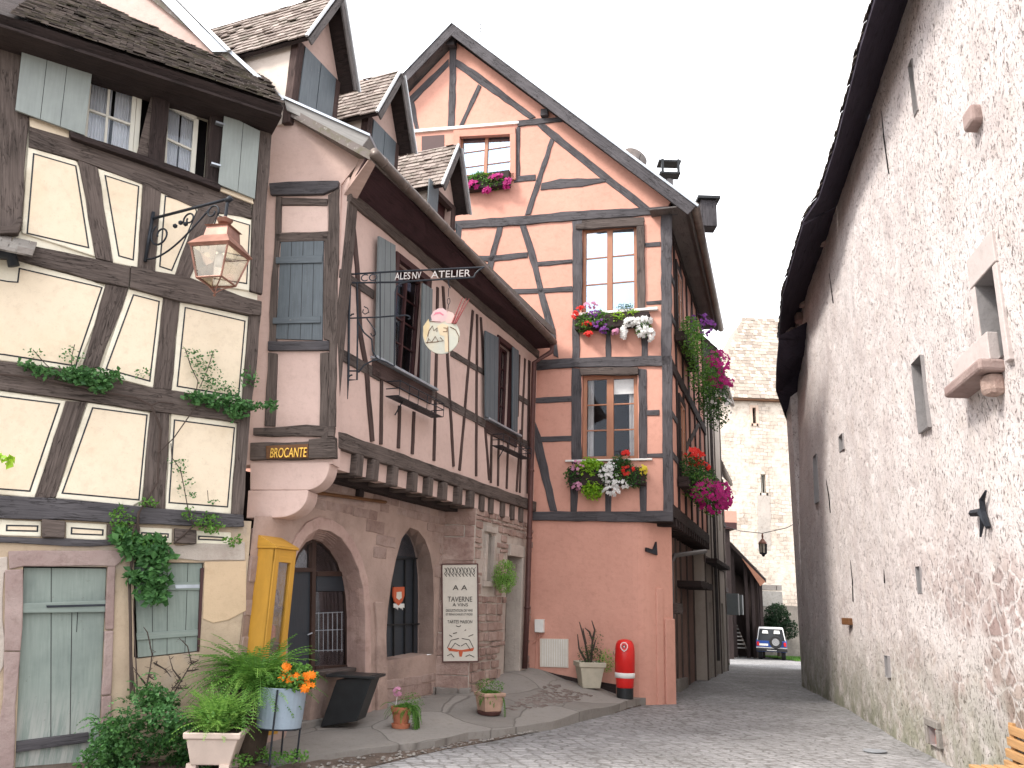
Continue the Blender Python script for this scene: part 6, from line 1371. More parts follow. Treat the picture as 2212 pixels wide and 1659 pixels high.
# stone shelf on brackets, corbels, wall anchor, timber stubs
def at5(k, x, y): u, v = Z(k, x, y)[0]; return wallhit(u, v)
a, b = at5(14, 850, -10), at5(14, 1030, -30); 
sp5 = MB(); y0, y1 = min(a[0], b[0]), max(a[0], b[0]); zz = (a[1] + b[1]) / 2
sp5.box((xw(y0, zz) - .26, y0, zz - .07), (.29, 0, 0), (xw(y1, zz) - xw(y0, zz), y1 - y0, 0), (0, 0, .13)); sp5.obj('stone_shelf', M['surround'], RB, bevel=.03)
for y in (y0 + .05,): MB().box((xw(y, zz) - .16, y, zz - .30), (.2, 0, 0), (0, .2, 0), (0, 0, .23)).obj('shelf_corbel', M['sandstone'], RB, bevel=.06)
rbox(y0 + .1, zz + .08, y1 + .05, zz + .38, -.02, .1, PS, 'shelf_stone')
for (x, y, s) in ((905, 515, .125), (245, 1040, .14), (205, 1110, .12), (155, 1310, .13), (143, 1375, .16)):
    a = at5(13, x, y); MB().box((xw(*a) - s * 1.1, a[0] - s, a[1] - s * .8), (s * 1.5, 0, 0), (.04, s * 2, 0), (0, 0, s * 1.7)).obj('corbel', M['surround'], RB, bevel=s * .3)
a = at5(14, 943, 565); an5 = thing('wall_anchor', 'black iron cross-shaped wall anchor on the rough wall', 'wall anchor', (xw(*a) - .05, a[0], a[1])); mb = MB()
P_ = lambda x, y, o_=.05: (lambda h: V((xw(*h) - o_, h[0], h[1])))(at5(14, x, y))
mb.tube([P_(962, 462), P_(945, 500), P_(950, 570), P_(938, 660)], [.012, .03, .035, .012], 6); mb.tube([P_(905, 560, .06), P_(948, 555, .06), P_(972, 620, .05)], [.04, .05, .03], 6); mb.obj('iron_cross', M['iron'], an5, bevel=0)
a, b = at5(14, 322, 1022), at5(14, 365, 1012); MB().box((xw(*a) - .3, b[0], a[1] - .07), (.4, 0, 0), (0, .35, 0), (0, 0, .13)).obj('timber_stub', M['brownwood'], RB, bevel=.01)
MB().box((xw(*a) - .12, b[0] + .05, a[1] - .33), (.2, 0, 0), (0, .2, 0), (0, 0, .26)).obj('timber_stub', M['tim_brown'], RB, bevel=.01)
# faint vertical cracks and an old pipe near the far end
for (k, *c) in ((14, 256, 412, 268, 480, 276, 556), (14, 362, 760, 368, 860, 372, 940), (14, 500, 800, 502, 860), (13, 268, 1180, 285, 1310), (13, 492, 480, 505, 600, 526, 750)):
    P = [(lambda h: V((xw(*h) - .012 - dsp(*h), h[0], h[1])))(at5(k, c[i], c[i + 1])) for i in range(0, len(c), 2)]; MB().tube(P, [.004] + [.012] * (len(P) - 1), 4).obj('wall_crack', M['dark'], RB)
# end of the wall turning away, back body
mb = MB(); mb.box((xw(22.6, 0) + .0, 22.55, -.6), (6, 0, 0), (0, -.4, 0), (0, 0, 10.4)); mb.obj('end_wall', M['rwall'], RB)
# eaves: soffit, ragged tile edge, roof slope
eo = [gp(u, v, 9.5) for u, v in ((1905, -60), (1891, 0), (1859, 105), (1831, 215), (1804, 320), (1769, 430), (1734, 482))]
eo2_ = [gp(u, v, 9.5) for u, v in ((1734, 484), (1712, 560), (1691, 635), (1681, 735))]
first = eo[0] + (eo[0] - eo[1]).normalized() * 7; eo = [first] + eo
for e in (eo, eo2_):
    print('eave', [(round(p.x, 2), round(p.y, 2), round(xw(p.y, 9.9) - p.x, 2)) for p in e])
wl5 = lambda p, z=9.95: V((xw(min(p.y, 22.6), 9.9) + .02 + max(0, p.y - 22.6) * .24, p.y, z))
M['eavedark'] = timber('dark_violet_eave', (.026, .021, .034), (.05, .042, .058))
for e, dz_ in ((eo, 0), (eo2_, -.04)):
    e = [V((p.x, p.y, p.z + dz_)) for p in e]; inn_ = [wl5(p) for p in e]; m_ = len(e); up5 = [p + V((4.2, -.9, 5.0)) for p in e]
    mb = MB(); mb.add(e + inn_, [(i, i + 1, m_ + i + 1, m_ + i) for i in range(m_ - 1)], [[(0, 0), (1, 0), (1, .7), (0, .7)]] * (m_ - 1)); t5 = [p + V((0, 0, .09)) for p in e]; mb.add(e + t5, [(i, i + 1, m_ + i + 1, m_ + i) for i in range(m_ - 1)]); mb.add(t5 + up5, [(i, i + 1, m_ + i + 1, m_ + i) for i in range(m_ - 1)])
    for q_ in (0, m_ - 1): mb.add([e[q_], t5[q_], inn_[q_], up5[q_]], [(0, 2, 1), (1, 2, 3)])
    ro5 = mb.obj('roof', M['eavedark'], RB); mb = MB()
    for i in range(m_ - 1):
        L = (e[i + 1] - e[i]).length; n_t = max(1, int(L / .17)); d = (e[i + 1] - e[i]) / n_t; out = V((-1, .2, 0)).normalized()
        for k in range(n_t):
            p = e[i] + d * k; o_ = random.uniform(.02, .05); mb.box(p + V((0, 0, .08 + random.uniform(0, .02))) + out * o_, d * .92, -out * .4 + V((0, 0, .35)), (0, 0, .025))
    mb.obj('roof_tile', M['tile'], ro5)
# lower annex beyond, only its dark eave and wall edge show
AX = thing('annex', 'low annex with a dark sagging eave beyond the far end of the rough wall', 'building', (9.5, 25, -.2))
o_e = [gp(1683, 735, 8.6), gp(1677, 800, 8.0), gp(1676, 845, 7.7), gp(1694, 895, 7.2), gp(1714, 950, 6.8)]; i_e = [gp(1722, 735, 8.75), gp(1722, 800, 8.3), gp(1723, 845, 8.0), gp(1724, 895, 7.6), gp(1724, 950, 7.2)]
mb = MB(); m_ = 5; mb.add(o_e + i_e, [(i, i + 1, m_ + i + 1, m_ + i) for i in range(4)]); tp = [p + V((0, 0, .12)) for p in o_e]; up5 = [p + V((2.6, .4, 1.6)) for p in o_e]; mb.add(o_e + tp, [(i, i + 1, m_ + i + 1, m_ + i) for i in range(4)]); mb.add(tp + up5, [(i, i + 1, m_ + i + 1, m_ + i) for i in range(4)]); mb.obj('roof', M['eavedark'], AX)
print('annex', o_e, i_e)
wa_ = [gp(1733, 1480, -.25)]; 
xa = [(i_e[0].x + .05, i_e[0].y, 8.6), (i_e[4].x + .05, i_e[4].y, 7.3)]
yA = 22.3; bx0, bx1 = 8.0, 8.0 + (i_e[4].x - i_e[0].x)
mb = MB(); xq = lambda y: 8.05 + (y - 22.5) * .355
pl5 = [V((xq(y), y, z)) for z in (-.8, 8.2) for y in (22.5, 26, 30, 34)]; mb.add(pl5, [(0, 4, 5, 1), (1, 5, 6, 2), (2, 6, 7, 3)]); mb.obj('wall', M['rwall'], AX)
# ================================================================== PLANTS AND SMALL THINGS
UPV = V((0, 0, 1))
def petset(P, n, r, mt, name, par, face=V((0, -1, .25)), k=5):
    """P: list of (centre, radii) ; scatter n blossoms, facing roughly outwards"""
    mb = MB()
    for i in range(n):
        c, rad = random.choice(P)
        d = V((random.gauss(0, 1), random.gauss(0, 1), random.gauss(0, 1))).normalized(); f = random.uniform(.75, 1.05)
        if d.dot(face) < -.1: d = d - face.normalized() * 2 * d.dot(face.normalized())
        p = V(c) + V((d.x * rad[0], d.y * rad[1], d.z * rad[2])) * f
        petals(mb, p, d + face * .9 + V((random.gauss(0, .3), random.gauss(0, .3), random.gauss(0, .3))), r * random.uniform(.7, 1.2), k)
    return mb.obj(name, mt, par)
def pxr(pl, k, x, y, rx, ry, off, ryd=.12):
    P = pl.at(*Z(k, x, y)[0], off); m = mpp(P) * ZT[k][0]; return P, (rx * m, ryd, ry * m)
def flowerbox(name_label, pl, k, x0, x1, ytop, ybot, off, leafs, flowers, group='flower boxes under the windows of the orange house', depth=.2, lsize=.05, boxm='tim_dark'):
    a, b = pl.st(*Z(k, x0, ytop)[0]), pl.st(*Z(k, x1, ybot)[0])
    t = thing('flower_box', name_label, 'flower box', tuple(pl.w((a[0] + b[0]) / 2, b[1], off)), group)
    q = (min(a[0], b[0]), b[1], max(a[0], b[0]), a[1]); MB().rectp(pl, q, off, off + depth).obj('box', M[boxm], t, bevel=.01)
    for (mt, items, n, sz) in leafs:
        mb = MB()
        for it in items: P, r = pxr(pl, k, *it[:4], off + depth * .6, it[4] if len(it) > 4 else .16); cloud(mb, P, r, int(n * it[2] * it[3] / sum(i[2] * i[3] for i in items)), sz, ax=(pl.t, pl.n, UPV))
        mb.obj('foliage', M[mt], t)
    for (mt, items, n, sz) in flowers:
        L = []
        for it in items: P, r = pxr(pl, k, *it[:4], off + depth * .75, it[4] if len(it) > 4 else .16); L.append((P, (r[0], r[1], r[2])))
        petset(L, n, sz, M[mt], 'blossom', t, pl.n + V((0, 0, .2)))
    return t
flowerbox('flower box with magenta petunias under the small gable window', OP, 7, 385, 600, 775, 815, .03, [('leaf', [(440, 772, 64, 36), (520, 782, 74, 34)], 1700, .055), ('leaflime', [(500, 755, 40, 12)], 120, .05)],
          [('f_magenta', [(430, 800, 35, 18), (540, 765, 45, 14), (585, 790, 22, 26), (485, 825, 18, 10)], 75, .07)])
t = flowerbox('flower box with red, purple and white flowers under the tall upper window', OP, 16, 215, 690, 830, 880, .03,
              [('leaf', [(270, 850, 75, 68), (360, 830, 80, 60), (640, 880, 50, 66)], 2500, .05), ('leaflime', [(480, 815, 60, 35), (580, 790, 40, 22)], 420, .05), ('leafdark', [(530, 750, 60, 25), (420, 890, 50, 40)], 400, .04)],
              [('f_redf', [(240, 760, 30, 12), (280, 860, 35, 15), (290, 925, 30, 12), (205, 800, 20, 30)], 46, .05), ('f_purple', [(370, 860, 60, 40), (390, 900, 30, 25), (330, 800, 50, 30)], 90, .035), ('f_pinkf', [(300, 740, 50, 22), (460, 910, 20, 15)], 60, .04),
               ('f_white', [(590, 845, 75, 30), (650, 900, 50, 50), (690, 930, 20, 45), (515, 910, 18, 45), (640, 840, 60, 30)], 210, .05)])
flowerbox('flower box with bright green, white and red flowers under the curtained lower window', OP, 8, 258, 580, 510, 580, .04,
          [('leaflime', [(340, 500, 62, 45), (350, 590, 48, 52)], 1300, .065), ('leafdark', [(275, 540, 45, 55), (420, 530, 60, 50), (470, 490, 50, 45), (530, 540, 50, 50)], 2500, .055), ('leaf', [(480, 540, 90, 50), (240, 525, 22, 10)], 700, .045)],
          [('f_white', [(430, 530, 40, 55), (400, 520, 30, 30), (470, 570, 50, 20), (430, 600, 40, 20)], 150, .045), ('f_pinkf', [(290, 500, 35, 30), (285, 580, 25, 18)], 38, .045), ('f_redf', [(490, 440, 14, 8), (500, 510, 42, 14), (490, 530, 20, 10)], 36, .055), ('f_yellowf', [(565, 515, 18, 30)], 22, .04)])
def sidebox(label, z0, items):
    P = OSP.w(3.0, z0, .04); t = thing('flower_box', label, 'flower box', tuple(P), 'flower boxes on the street side of the orange house')
    MB().rectp(OSP, (.9, z0, 3.6, z0 + .22), .04, .26).obj('box', M['tim_dark'], t, bevel=.01)
    for mt, cl, n, sz in items[0]:
        mb = MB()
        for (s_, z_, o_, rs, rz, ro) in cl: cloud(mb, OSP.w(s_, z0 + z_, o_), (rs, ro, rz), int(n / len(cl)), sz, ax=(OSP.t, OSP.n, UPV))
        mb.obj('foliage', M[mt], t)
    for mt, cl, n, sz in items[1]:
        petset([(OSP.w(s_, z0 + z_, o_), (rs * .6, ro, rz)) for (s_, z_, o_, rs, rz, ro) in cl], n, sz, M[mt], 'blossom', t, V((.3, -1, .2)))
zsd = OP.st(1445, 1070)[1]; zsu = OP.st(1445, 850)[1]
sidebox('long flower box full of red and magenta flowers low on the street side', OSP.st(1480, 1070)[1], (
    [('leafdark', [(1.3, .45, .3, .5, .35, .28), (2.0, .2, .45, .8, .4, .4), (3.0, .1, .5, .7, .45, .45)], 2200, .06), ('leaf', [(1.6, .1, .4, .7, .35, .4), (3.2, 0, .55, .5, .4, .4)], 1100, .06)],
    [('f_redf', [(1.3, .75, .3, .4, .14, .25), (1.6, .55, .4, .4, .12, .25)], 40, .07), ('f_magenta', [(1.6, .0, .5, .7, .22, .35), (2.4, -.1, .6, .7, .3, .4), (3.2, .1, .7, .5, .35, .4)], 190, .07)]))
sidebox('long flower box trailing over the upper street side below the gutter', OSP.st(1480, 790)[1], (
    [('leaf', [(1.4, .2, .35, .7, .5, .3), (2.4, -.3, .5, .7, .7, .4)], 2000, .06), ('leafdark', [(3.2, -.5, .6, .7, .9, .45), (4.0, -.7, .6, .6, .8, .4)], 2400, .06)],
    [('f_purple', [(2.2, .7, .5, .6, .35, .4)], 60, .05), ('f_magenta', [(2.6, -.1, .8, .5, .3, .4), (3.0, -.5, .8, .6, .16, .4)], 110, .07), ('f_white', [(3.4, -1.0, .8, .5, .4, .4)], 14, .05)]))

# hanging fern on the stone wall
P = UP.at(*Z(6, 1372, 755)[0], .22); hb = thing('hanging_basket', 'light green asparagus fern hanging on the stone wall beside the narrow doorway', 'hanging plant', tuple(P))
mb = MB(); mb.lathe(P - V((0, 0, .12)), [(.04, 0), (.08, .05), (.10, .10)], 14); mb.obj('basket', M['soil'], hb); m6 = mpp(P) * .41665; mb = MB()
for _ in range(70):
    a = random.random() * 6.283; L = random.uniform(35, 95) * m6; frond(mb, P + V((0, 0, .03)), (math.cos(a), math.sin(a), random.uniform(-.1, .9)), L, random.uniform(1.4, 2.6), .035, 9, .006)
cloud(mb, P + V((0, 0, .02)), (66 * m6, .18, 90 * m6), 2000, .028); mb.obj('foliage', M['fernm'], hb)

# poster board on the buttress
pb = thing('poster_board', 'tall cream poster in a thin red-brown frame on the stone buttress', 'poster', tuple(EP.at(*Z(6, 1140, 1190)[0], .04)))
q = [EP.st(u, v, .05) for u, v in Z(6, 1047, 686, 1232, 684, 1236, 1190, 1052, 1192)]; MB().prism(EP, q, .03, .05).obj('board', M['board'], pb)
mb = MB()
for i in range(4): mb.line(EP, [q[i], q[(i + 1) % 4]], .022, .035, .065, 0)
mb.obj('frame', M['pipe'], pb, bevel=.003)
def ep(x, y, o=.054): return EP.at(*Z(6, x, y)[0], o)
for i in range(9):
    x = 1062 + i * 18; MB().tube([ep(x, 705), ep(x + 8, 720 + 8 * (i % 2)), ep(x - 2, 735), ep(x + 10, 750)], .006, 4).obj('ornament', M['ink'], pb); MB().tube([ep(x + 4, 742), ep(x + 12, 730), ep(x + 9, 710), ep(x + 16, 702)], .005, 4).obj('ornament', M['ink'], pb)
for c in ((1075, 1120, 1095, 1080, 1135, 1070), (1090, 1130, 1115, 1095, 1140, 1110), (1210, 1118, 1190, 1078, 1150, 1070), (1195, 1130, 1172, 1095, 1146, 1110), (1075, 1160, 1095, 1150, 1110, 1168), (1170, 1165, 1190, 1155, 1215, 1168), (1100, 1062, 1085, 1052), (1185, 1060, 1210, 1050), (1120, 1005, 1135, 1010, 1145, 1004), (1105, 1045, 1125, 1040), (1165, 1030, 1172, 1025)):
    MB().tube([ep(c[i], c[i + 1]) for i in range(0, len(c), 2)], .006, 4).obj('ornament', M['ink'], pb)
mb = MB()
for c in ((1075, 1118, 1110, 1125, 1138, 1130, 1128, 1140, 1085, 1135), (1215, 1118, 1182, 1125, 1152, 1130, 1160, 1140, 1208, 1135), (1132, 1130, 1158, 1130, 1150, 1165, 1138, 1165)): mb.prism(EP, [EP.st(*p, .05) for p in Z(6, *c)], .05, .055)
mb.obj('red_ornament', M['redink'], pb)
for body, x0, x1, y, h in (('A A', 1102, 1178, 820, 26), ('TAVERNE', 1076, 1204, 880, 26), ('A VINS', 1102, 1182, 904, 16), ('DEGUSTATION DE VINS', 1068, 1206, 932, 13), ('ET REPAS CHAUD ET FROID', 1068, 1206, 951, 11), ('TARTES MAISON', 1075, 1204, 992, 16)):
    a, b = ep(x0, y), ep(x1, y); text(body, h * mpp(a) * .41665 / .70, a, b - a, (0, 0, 1), M['ink'], pb, 'lettering', .003, (b - a).length)

# ochre display cabinet beside the arch
GZ = lambda x, y, o: GP.at(*Z(3, x, y)[0], o)
ocab = .26; c0 = GP.st(*Z(3, 1755, 500)[0], ocab); c1 = GP.st(*Z(3, 1893, 500)[0], ocab); zt6 = GP.st(*Z(3, 1755, 232)[0], ocab)[1]
yc = thing('display_cabinet', 'tall ochre yellow display cabinet with a glazed front beside the arched door', 'cabinet', tuple(GP.w(c0[0], .0, .1)))
mb = MB(); s0, s1 = c0[0], c1[0]; zb6 = .12
mb.rectp(GP, (s0, zb6, s0 + .03, zt6), .0, ocab); mb.rectp(GP, (s1 - .03, zb6, s1, zt6), .0, ocab); mb.rectp(GP, (s0, zb6, s1, zb6 + .05), 0, ocab); mb.rectp(GP, (s0 + .03, zb6, s1 - .03, zt6), 0, .02); mb.rectp(GP, (s0 - .02, zt6, s1 + .02, zt6 + .03), 0, ocab + .03)
w6 = (s1 - s0) * .22; mb.rectp(GP, (s0, zb6, s0 + w6, zt6), ocab - .03, ocab + .01); mb.rectp(GP, (s1 - w6, zb6, s1, zt6), ocab - .03, ocab + .01); mb.rectp(GP, (s0, zt6 - .16, s1, zt6), ocab - .03, ocab + .008); mb.rectp(GP, (s0, zb6, s1, zb6 + .5), ocab - .03, ocab + .008)
mb.obj('carcass', M['yellow'], yc, bevel=.006)
# sloping top
tp = [GP.w(s0 - .02, zt6 + .03, ocab + .03), GP.w(s1 + .02, zt6 + .03, ocab + .03), GP.w(s1 + .02, zt6 + .16, 0), GP.w(s0 - .02, zt6 + .16, 0), GP.w(s0 - .02, zt6 + .03, 0), GP.w(s1 + .02, zt6 + .03, 0)]
MB().add(tp, [(0, 1, 2, 3), (0, 3, 4), (1, 5, 2), (3, 2, 5, 4)]).obj('cabinet_top', M['yellow'], yc)
MB().rectp(GP, (s0 + w6, zb6 + .5, s1 - w6, zt6 - .16), ocab - .02, ocab - .015).obj('pane', M['glass'], yc)
for i in range(3): z = zb6 + .6 + i * .42; MB().rectp(GP, (s0 + .03, z, s1 - .03, z + .02), .02, ocab - .04).obj('cabinet_shelf', M['brownwood'], yc)
for i in range(3):
    for j in range(3): x = s0 + .09 + j * (s1 - s0 - .2) / 2; z = zb6 + .62 + i * .42; MB().lathe(GP.w(x, z, .12), [(.03, 0), (.045, .06), (.03, .16), (.015, .2 + .04 * (j % 2))], 10).obj('displayed_ware', M[('terra', 'brownwood', 'terrapale')[(i + j) % 3]], yc, smooth=True)

# black slanted metal stand under the shop window
bp = gp(691, 1571, .0); BPL = Plane((bp.x, bp.y), 97); q = [BPL.st(u, v) for u, v in Z(6, 500, 1287, 690, 1262, 606, 1500, 415, 1531)]
bs = thing('slanted_stand', 'black slanted metal stand with a flat top under the arched shop window', 'stand', tuple(BPL.w((q[2][0] + q[3][0]) / 2, q[3][1], -.2)))
MB().prism(BPL, q, -.42, 0).obj('body', M['black'], bs, bevel=.01)
q = [BPL.st(u, v) for u, v in Z(6, 492, 1290, 700, 1262, 700, 1250, 492, 1276)]; zt_ = (q[0][1] + q[1][1]) / 2
MB().prism(BPL, [(q[0][0] - .12, zt_ + .0), (q[1][0] + .02, zt_), (q[1][0] + .02, zt_ + .035), (q[0][0] - .12, zt_ + .035)], -.50, .05).obj('top_plate', M['black'], bs, bevel=.006)

# ------------------------------------------------------------------ pots
def pos(u, v, z): return gp(u, v, z)
# red bin with white band
P = pos(1350, 1507, .04); P = V((P.x, P.y, zpave(P.x, P.y))); k = mpp(P + V((0, 0, .6))); r = 21.5 * k; print('bin', P, r)
rb = thing('litter_bin', 'round-topped red litter bin with a white band standing by the orange wall', 'bin', tuple(P))
MB().lathe(P, [(r * .84, 0), (r * .84, 22 * k)], 28).obj('base', M['black'], rb, bevel=.005)
MB().lathe(P, [(r * .82, 22 * k), (r * .86, 24 * k), (r * .92, 42 * k), (r * .92, 52 * k), (r, 54 * k), (r * 1.0, 88 * k), (r * .97, 103 * k), (r * .88, 112 * k), (r * .7, 118 * k), (r * .3, 121 * k), (r * .02, 121.5 * k)], 32).obj('body', M['red'], rb, smooth=True)
MB().lathe(P, [(r * .93, 42 * k), (r * 1.0, 43 * k), (r * 1.02, 52 * k), (r * .95, 53 * k)], 32).obj('white_band', M['white'], rb, smooth=True)
vd = (CAMP - P); vd.z = 0; vd.normalize(); sd_ = UPV.cross(vd) * -1
C_ = P + vd * (r * .99) + V((0, 0, 107 * k)) + sd_ * 1.5 * k; n6 = (vd + V((0, 0, .22))).normalized(); up6 = (UPV - n6 * UPV.dot(n6)).normalized(); sx6 = up6.cross(n6)
def badge(R_, pts_n, d, mt, nm, shape=None):
    pts = shape or [(math.cos(t / pts_n * 6.2832), math.sin(t / pts_n * 6.2832)) for t in range(pts_n)]
    return MB().loft([[C_ + sx6 * x * R_ + up6 * y * R_ + n6 * z for x, y in pts] for z in (-.02, d)]).obj(nm, mt, rb)
shp = [(0, -1.25), (.6, -.85), (.95, -.2), (.9, .45), (.55, .9), (0, 1.05), (-.55, .9), (-.9, .45), (-.95, -.2), (-.6, -.85)]
badge(8.5 * k, 0, .004, M['white'], 'badge', shp); badge(7 * k, 0, .008, M['red'], 'badge', shp); badge(4.2 * k, 12, .010, plain('dark_red_enamel', (.18, .01, .01), .4), 'badge')
badge(2.0 * k, 0, .013, M['white'], 'flame_mark', [(0, -1.1), (.6, -.7), (.5, 0), (.1, 1.2), (.05, .3), (-.5, .0), (-.5, -.7)])
MB().lathe(P + V((0, 0, 93 * k)) - sd_ * -r * .0 + (-sx6) * r * .97, [(3 * k, -7 * k), (5 * k, 0), (3 * k, 7 * k)], 10).obj('side_knob', M['terrapale'], rb, smooth=True)

def squarepot(P, w0, w1, h, mt, par, yaw=.3, rim=.05):
    mb = MB(); c, s = math.cos(yaw), math.sin(yaw)
    def rg(wd, z): return [P + V((c * a * wd - s * b * wd, s * a * wd + c * b * wd, z)) for a, b in ((-1, -1), (1, -1), (1, 1), (-1, 1))]
    mb.loft([rg(w0, 0), rg(w0 * 1.0 + (w1 - w0) * .78, h * .78), rg(w1 * .98, h * .80), rg(w1 * 1.04, h * .82), rg(w1 * 1.06, h), rg(w1 * .94, h), rg(w1 * .9, h * .9)]); o = mb.obj('pot', mt, par, bevel=.01)
    MB().loft([rg(w1 * .9, h * .9), rg(w1 * .9, h * .93)]).obj('soil', M['soil'], par); return o
def grassy(mb, P, n, L, spread=1.0, droop=1.2, w=.02, up=.6):
    for _ in range(n):
        a = random.random() * 6.283; l = L * random.uniform(.55, 1.1); frond(mb, P + V((random.gauss(0, .05), random.gauss(0, .05), 0)), (math.cos(a) * spread, math.sin(a) * spread, random.uniform(up * .4, up * 2.2)), l, droop * random.uniform(.7, 1.3), w, 16, .007)
# cream pot with bare branches
P = pos(1273, 1497, .06); P.z = zpave(P.x, P.y); k = mpp(P); cpn = thing('potted_plant', 'cream square pot with bare dark branches and green sprigs beside the red bin', 'potted plant', tuple(P), 'potted plants along the pavement')
squarepot(P, 19 * k, 28 * k, 53 * k, M['creampot'], cpn, .15)
top = P + V((0, 0, 52 * k)); mb = MB(); br = lambda *c: [top + sx6 * (c[i] - 1277) * k + V((0, 0, (1445 - c[i + 1]) * k)) + vd * .0 for i in range(0, len(c), 2)]
for c in ((1275, 1445, 1268, 1410, 1262, 1388, 1254, 1362), (1268, 1408, 1262, 1375), (1280, 1445, 1283, 1400, 1276, 1382, 1266, 1374), (1283, 1400, 1288, 1378, 1281, 1358), (1270, 1445, 1254, 1418, 1250, 1388), (1284, 1420, 1290, 1398)): mb.tube(br(*c), [3.2 * k] + [2.2 * k] * (len(c) // 2 - 2) + [1.0 * k], 6)
mb.obj('branch', M['twig'], cpn); mb = MB(); cloud(mb, top + V((0, 0, 12 * k)) + sx6 * 2 * k, (28 * k, .14, 26 * k), 600, .03); cloud(mb, top + V((0, 0, 42 * k)) + sx6 * 12 * k, (22 * k, .1, 28 * k), 130, .028); mb.obj('foliage', M['leafdark'], cpn)
mb = MB(); cloud(mb, top + sx6 * 36 * k + V((0, 0, 4 * k)), (20 * k, .12, 26 * k), 420, .03); mb.obj('foliage', M['fernm'], cpn)
# square terracotta pot on a saucer
P = pos(1057, 1526, .16); P.z = zpave(P.x, P.y); k = mpp(P); tq = thing('potted_plant', 'square pale terracotta pot with trailing asparagus fern on a red saucer by the stone wall', 'potted plant', tuple(P), 'potted plants along the pavement')
MB().lathe(P, [(24 * k, 0), (27 * k, 7 * k), (25 * k, 7 * k)], 24).obj('saucer', M['pipe'], tq); squarepot(P + V((0, 0, 7 * k)), 19 * k, 25 * k, 38 * k, M['terrapale'], tq, .5)
mb = MB(); grassy(mb, P + V((0, 0, 44 * k)), 55, 42 * k, 1.0, 1.8, .03, .7); cloud(mb, P + V((0, 0, 58 * k)), (34 * k, .16, 16 * k), 500, .022)
for _ in range(24): frond(mb, P + V((0, 0, 44 * k)) + sx6 * 20 * k, (sx6.x * .8 + random.gauss(0, .2), sx6.y - .2, .2), 60 * k, 3.2, .03, 12, .006)
mb.obj('foliage', M['leaf'], tq)
# round terracotta pot on a saucer
P = pos(866, 1564, .06); P.z = zpave(P.x, P.y); k = mpp(P); tr_ = thing('potted_plant', 'small round terracotta pot on a saucer with a pink flower and feathery green fern', 'potted plant', tuple(P), 'potted plants along the pavement')
MB().lathe(P, [(19 * k, 0), (21 * k, 8 * k), (18 * k, 9 * k)], 24).obj('saucer', M['terra'], tr_, smooth=False)
MB().lathe(P, [(15 * k, 8 * k), (21 * k, 32 * k), (23 * k, 33 * k), (24 * k, 43 * k), (21 * k, 43 * k), (20 * k, 38 * k)], 28).obj('pot', M['terra'], tr_, smooth=False); MB().lathe(P, [(20 * k, 38 * k), (20 * k, 39 * k)], 20).obj('soil', M['soil'], tr_)
mb = MB(); T_0 = P + V((0, 0, 42 * k)); grassy(mb, T_0 + sx6 * 8 * k, 70, 48 * k, 1.0, 1.5, .03, .7)
for _ in range(60): frond(mb, T_0 + sx6 * 10 * k, (sx6.x + random.gauss(0, .35), sx6.y + random.gauss(0, .35), random.uniform(0, .8)), 62 * k, 2.2, .03, 12, .006)
cloud(mb, T_0 + sx6 * 18 * k + V((0, 0, 8 * k)), (30 * k, .16, 22 * k), 500, .02); mb.obj('foliage', M['leaf'], tr_)
petset([(T_0 - sx6 * 12 * k + V((0, 0, 30 * k)), (10 * k, .05, 8 * k))], 14, .03, M['f_pinkf'], 'blossom', tr_); mb = MB(); mb.tube([T_0 - sx6 * 14 * k, T_0 - sx6 * 12 * k + V((0, 0, 26 * k))], .004, 4); mb.obj('stem', M['white'], tr_)

# beige planter in front
P = pos(462, 1650, .0); P.z = .0; P = pos(462, 1652, -.02); k = mpp(P); pl_ = thing('potted_plant', 'beige square planter overflowing with light green ferny leaves nearest the viewer', 'potted plant', tuple(P), 'planters by the yellow house')
mb = MB(); [mb.cbox(P + V((x, y, .0)), (.10, 0, 0), (0, .1, 0), (0, 0, .08)) for x in (-.17, .17) for y in (-.15, .15)]; mb.obj('pot_foot', M['beigepot'], pl_)
squarepot(P + V((0, 0, .03)), 40 * k, 56 * k, 66 * k, M['beigepot'], pl_, .12)
mb = MB(); T_0 = P + V((0, 0, 66 * k)); grassy(mb, T_0, 260, 112 * k, .95, .8, .055, 1.9); mb.obj('foliage', M['fernm'], pl_); mb = MB(); cloud(mb, T_0 + V((0, 0, 36 * k)), (56 * k, .26, 34 * k), 500, .045); mb.obj('foliage', M['leaf'], pl_)
# blue-grey planter on an iron stand with orange flowers
P = pos(588, 1650, -.03); k = mpp(P); ops_ = thing('planter', 'blue-grey metal planter with orange flowers raised on thin iron legs', 'planter', tuple(P), 'planters by the yellow house')
Bq = P + V((0, .12, 0)); zlo, zhi = 70 * k, 152 * k; r1, r0_ = 54 * k, 49 * k
MB().lathe(Bq, [(r0_, zlo), (r1, zhi), (r1 * 1.03, zhi), (r1 * 1.03, zhi + .012), (r1 * .95, zhi + .012), (r1 * .93, zhi - .05)], 28, 1.0, .72).obj('tub', M['bluepot'], ops_, smooth=False)
MB().lathe(Bq, [(r1 * .93, zhi - .05), (r1 * .9, zhi - .04)], 24, 1, .72).obj('soil', M['soil'], ops_)
mb = MB()
for x, y in ((-.0, -.24), (.24, -.0), (-.24, .05), (.0, .22)): mb.tube([Bq + V((x * 1.02, y * .9, zhi)), Bq + V((x * .95, y * 1.0, 0))], .011, 6)
mb.tube([Bq + V((math.cos(t / 16 * 6.2832) * r0_, math.sin(t / 16 * 6.2832) * r0_ * .74, zlo - .005)) for t in range(17)], .009, 5); mb.obj('stand', M['iron'], ops_)
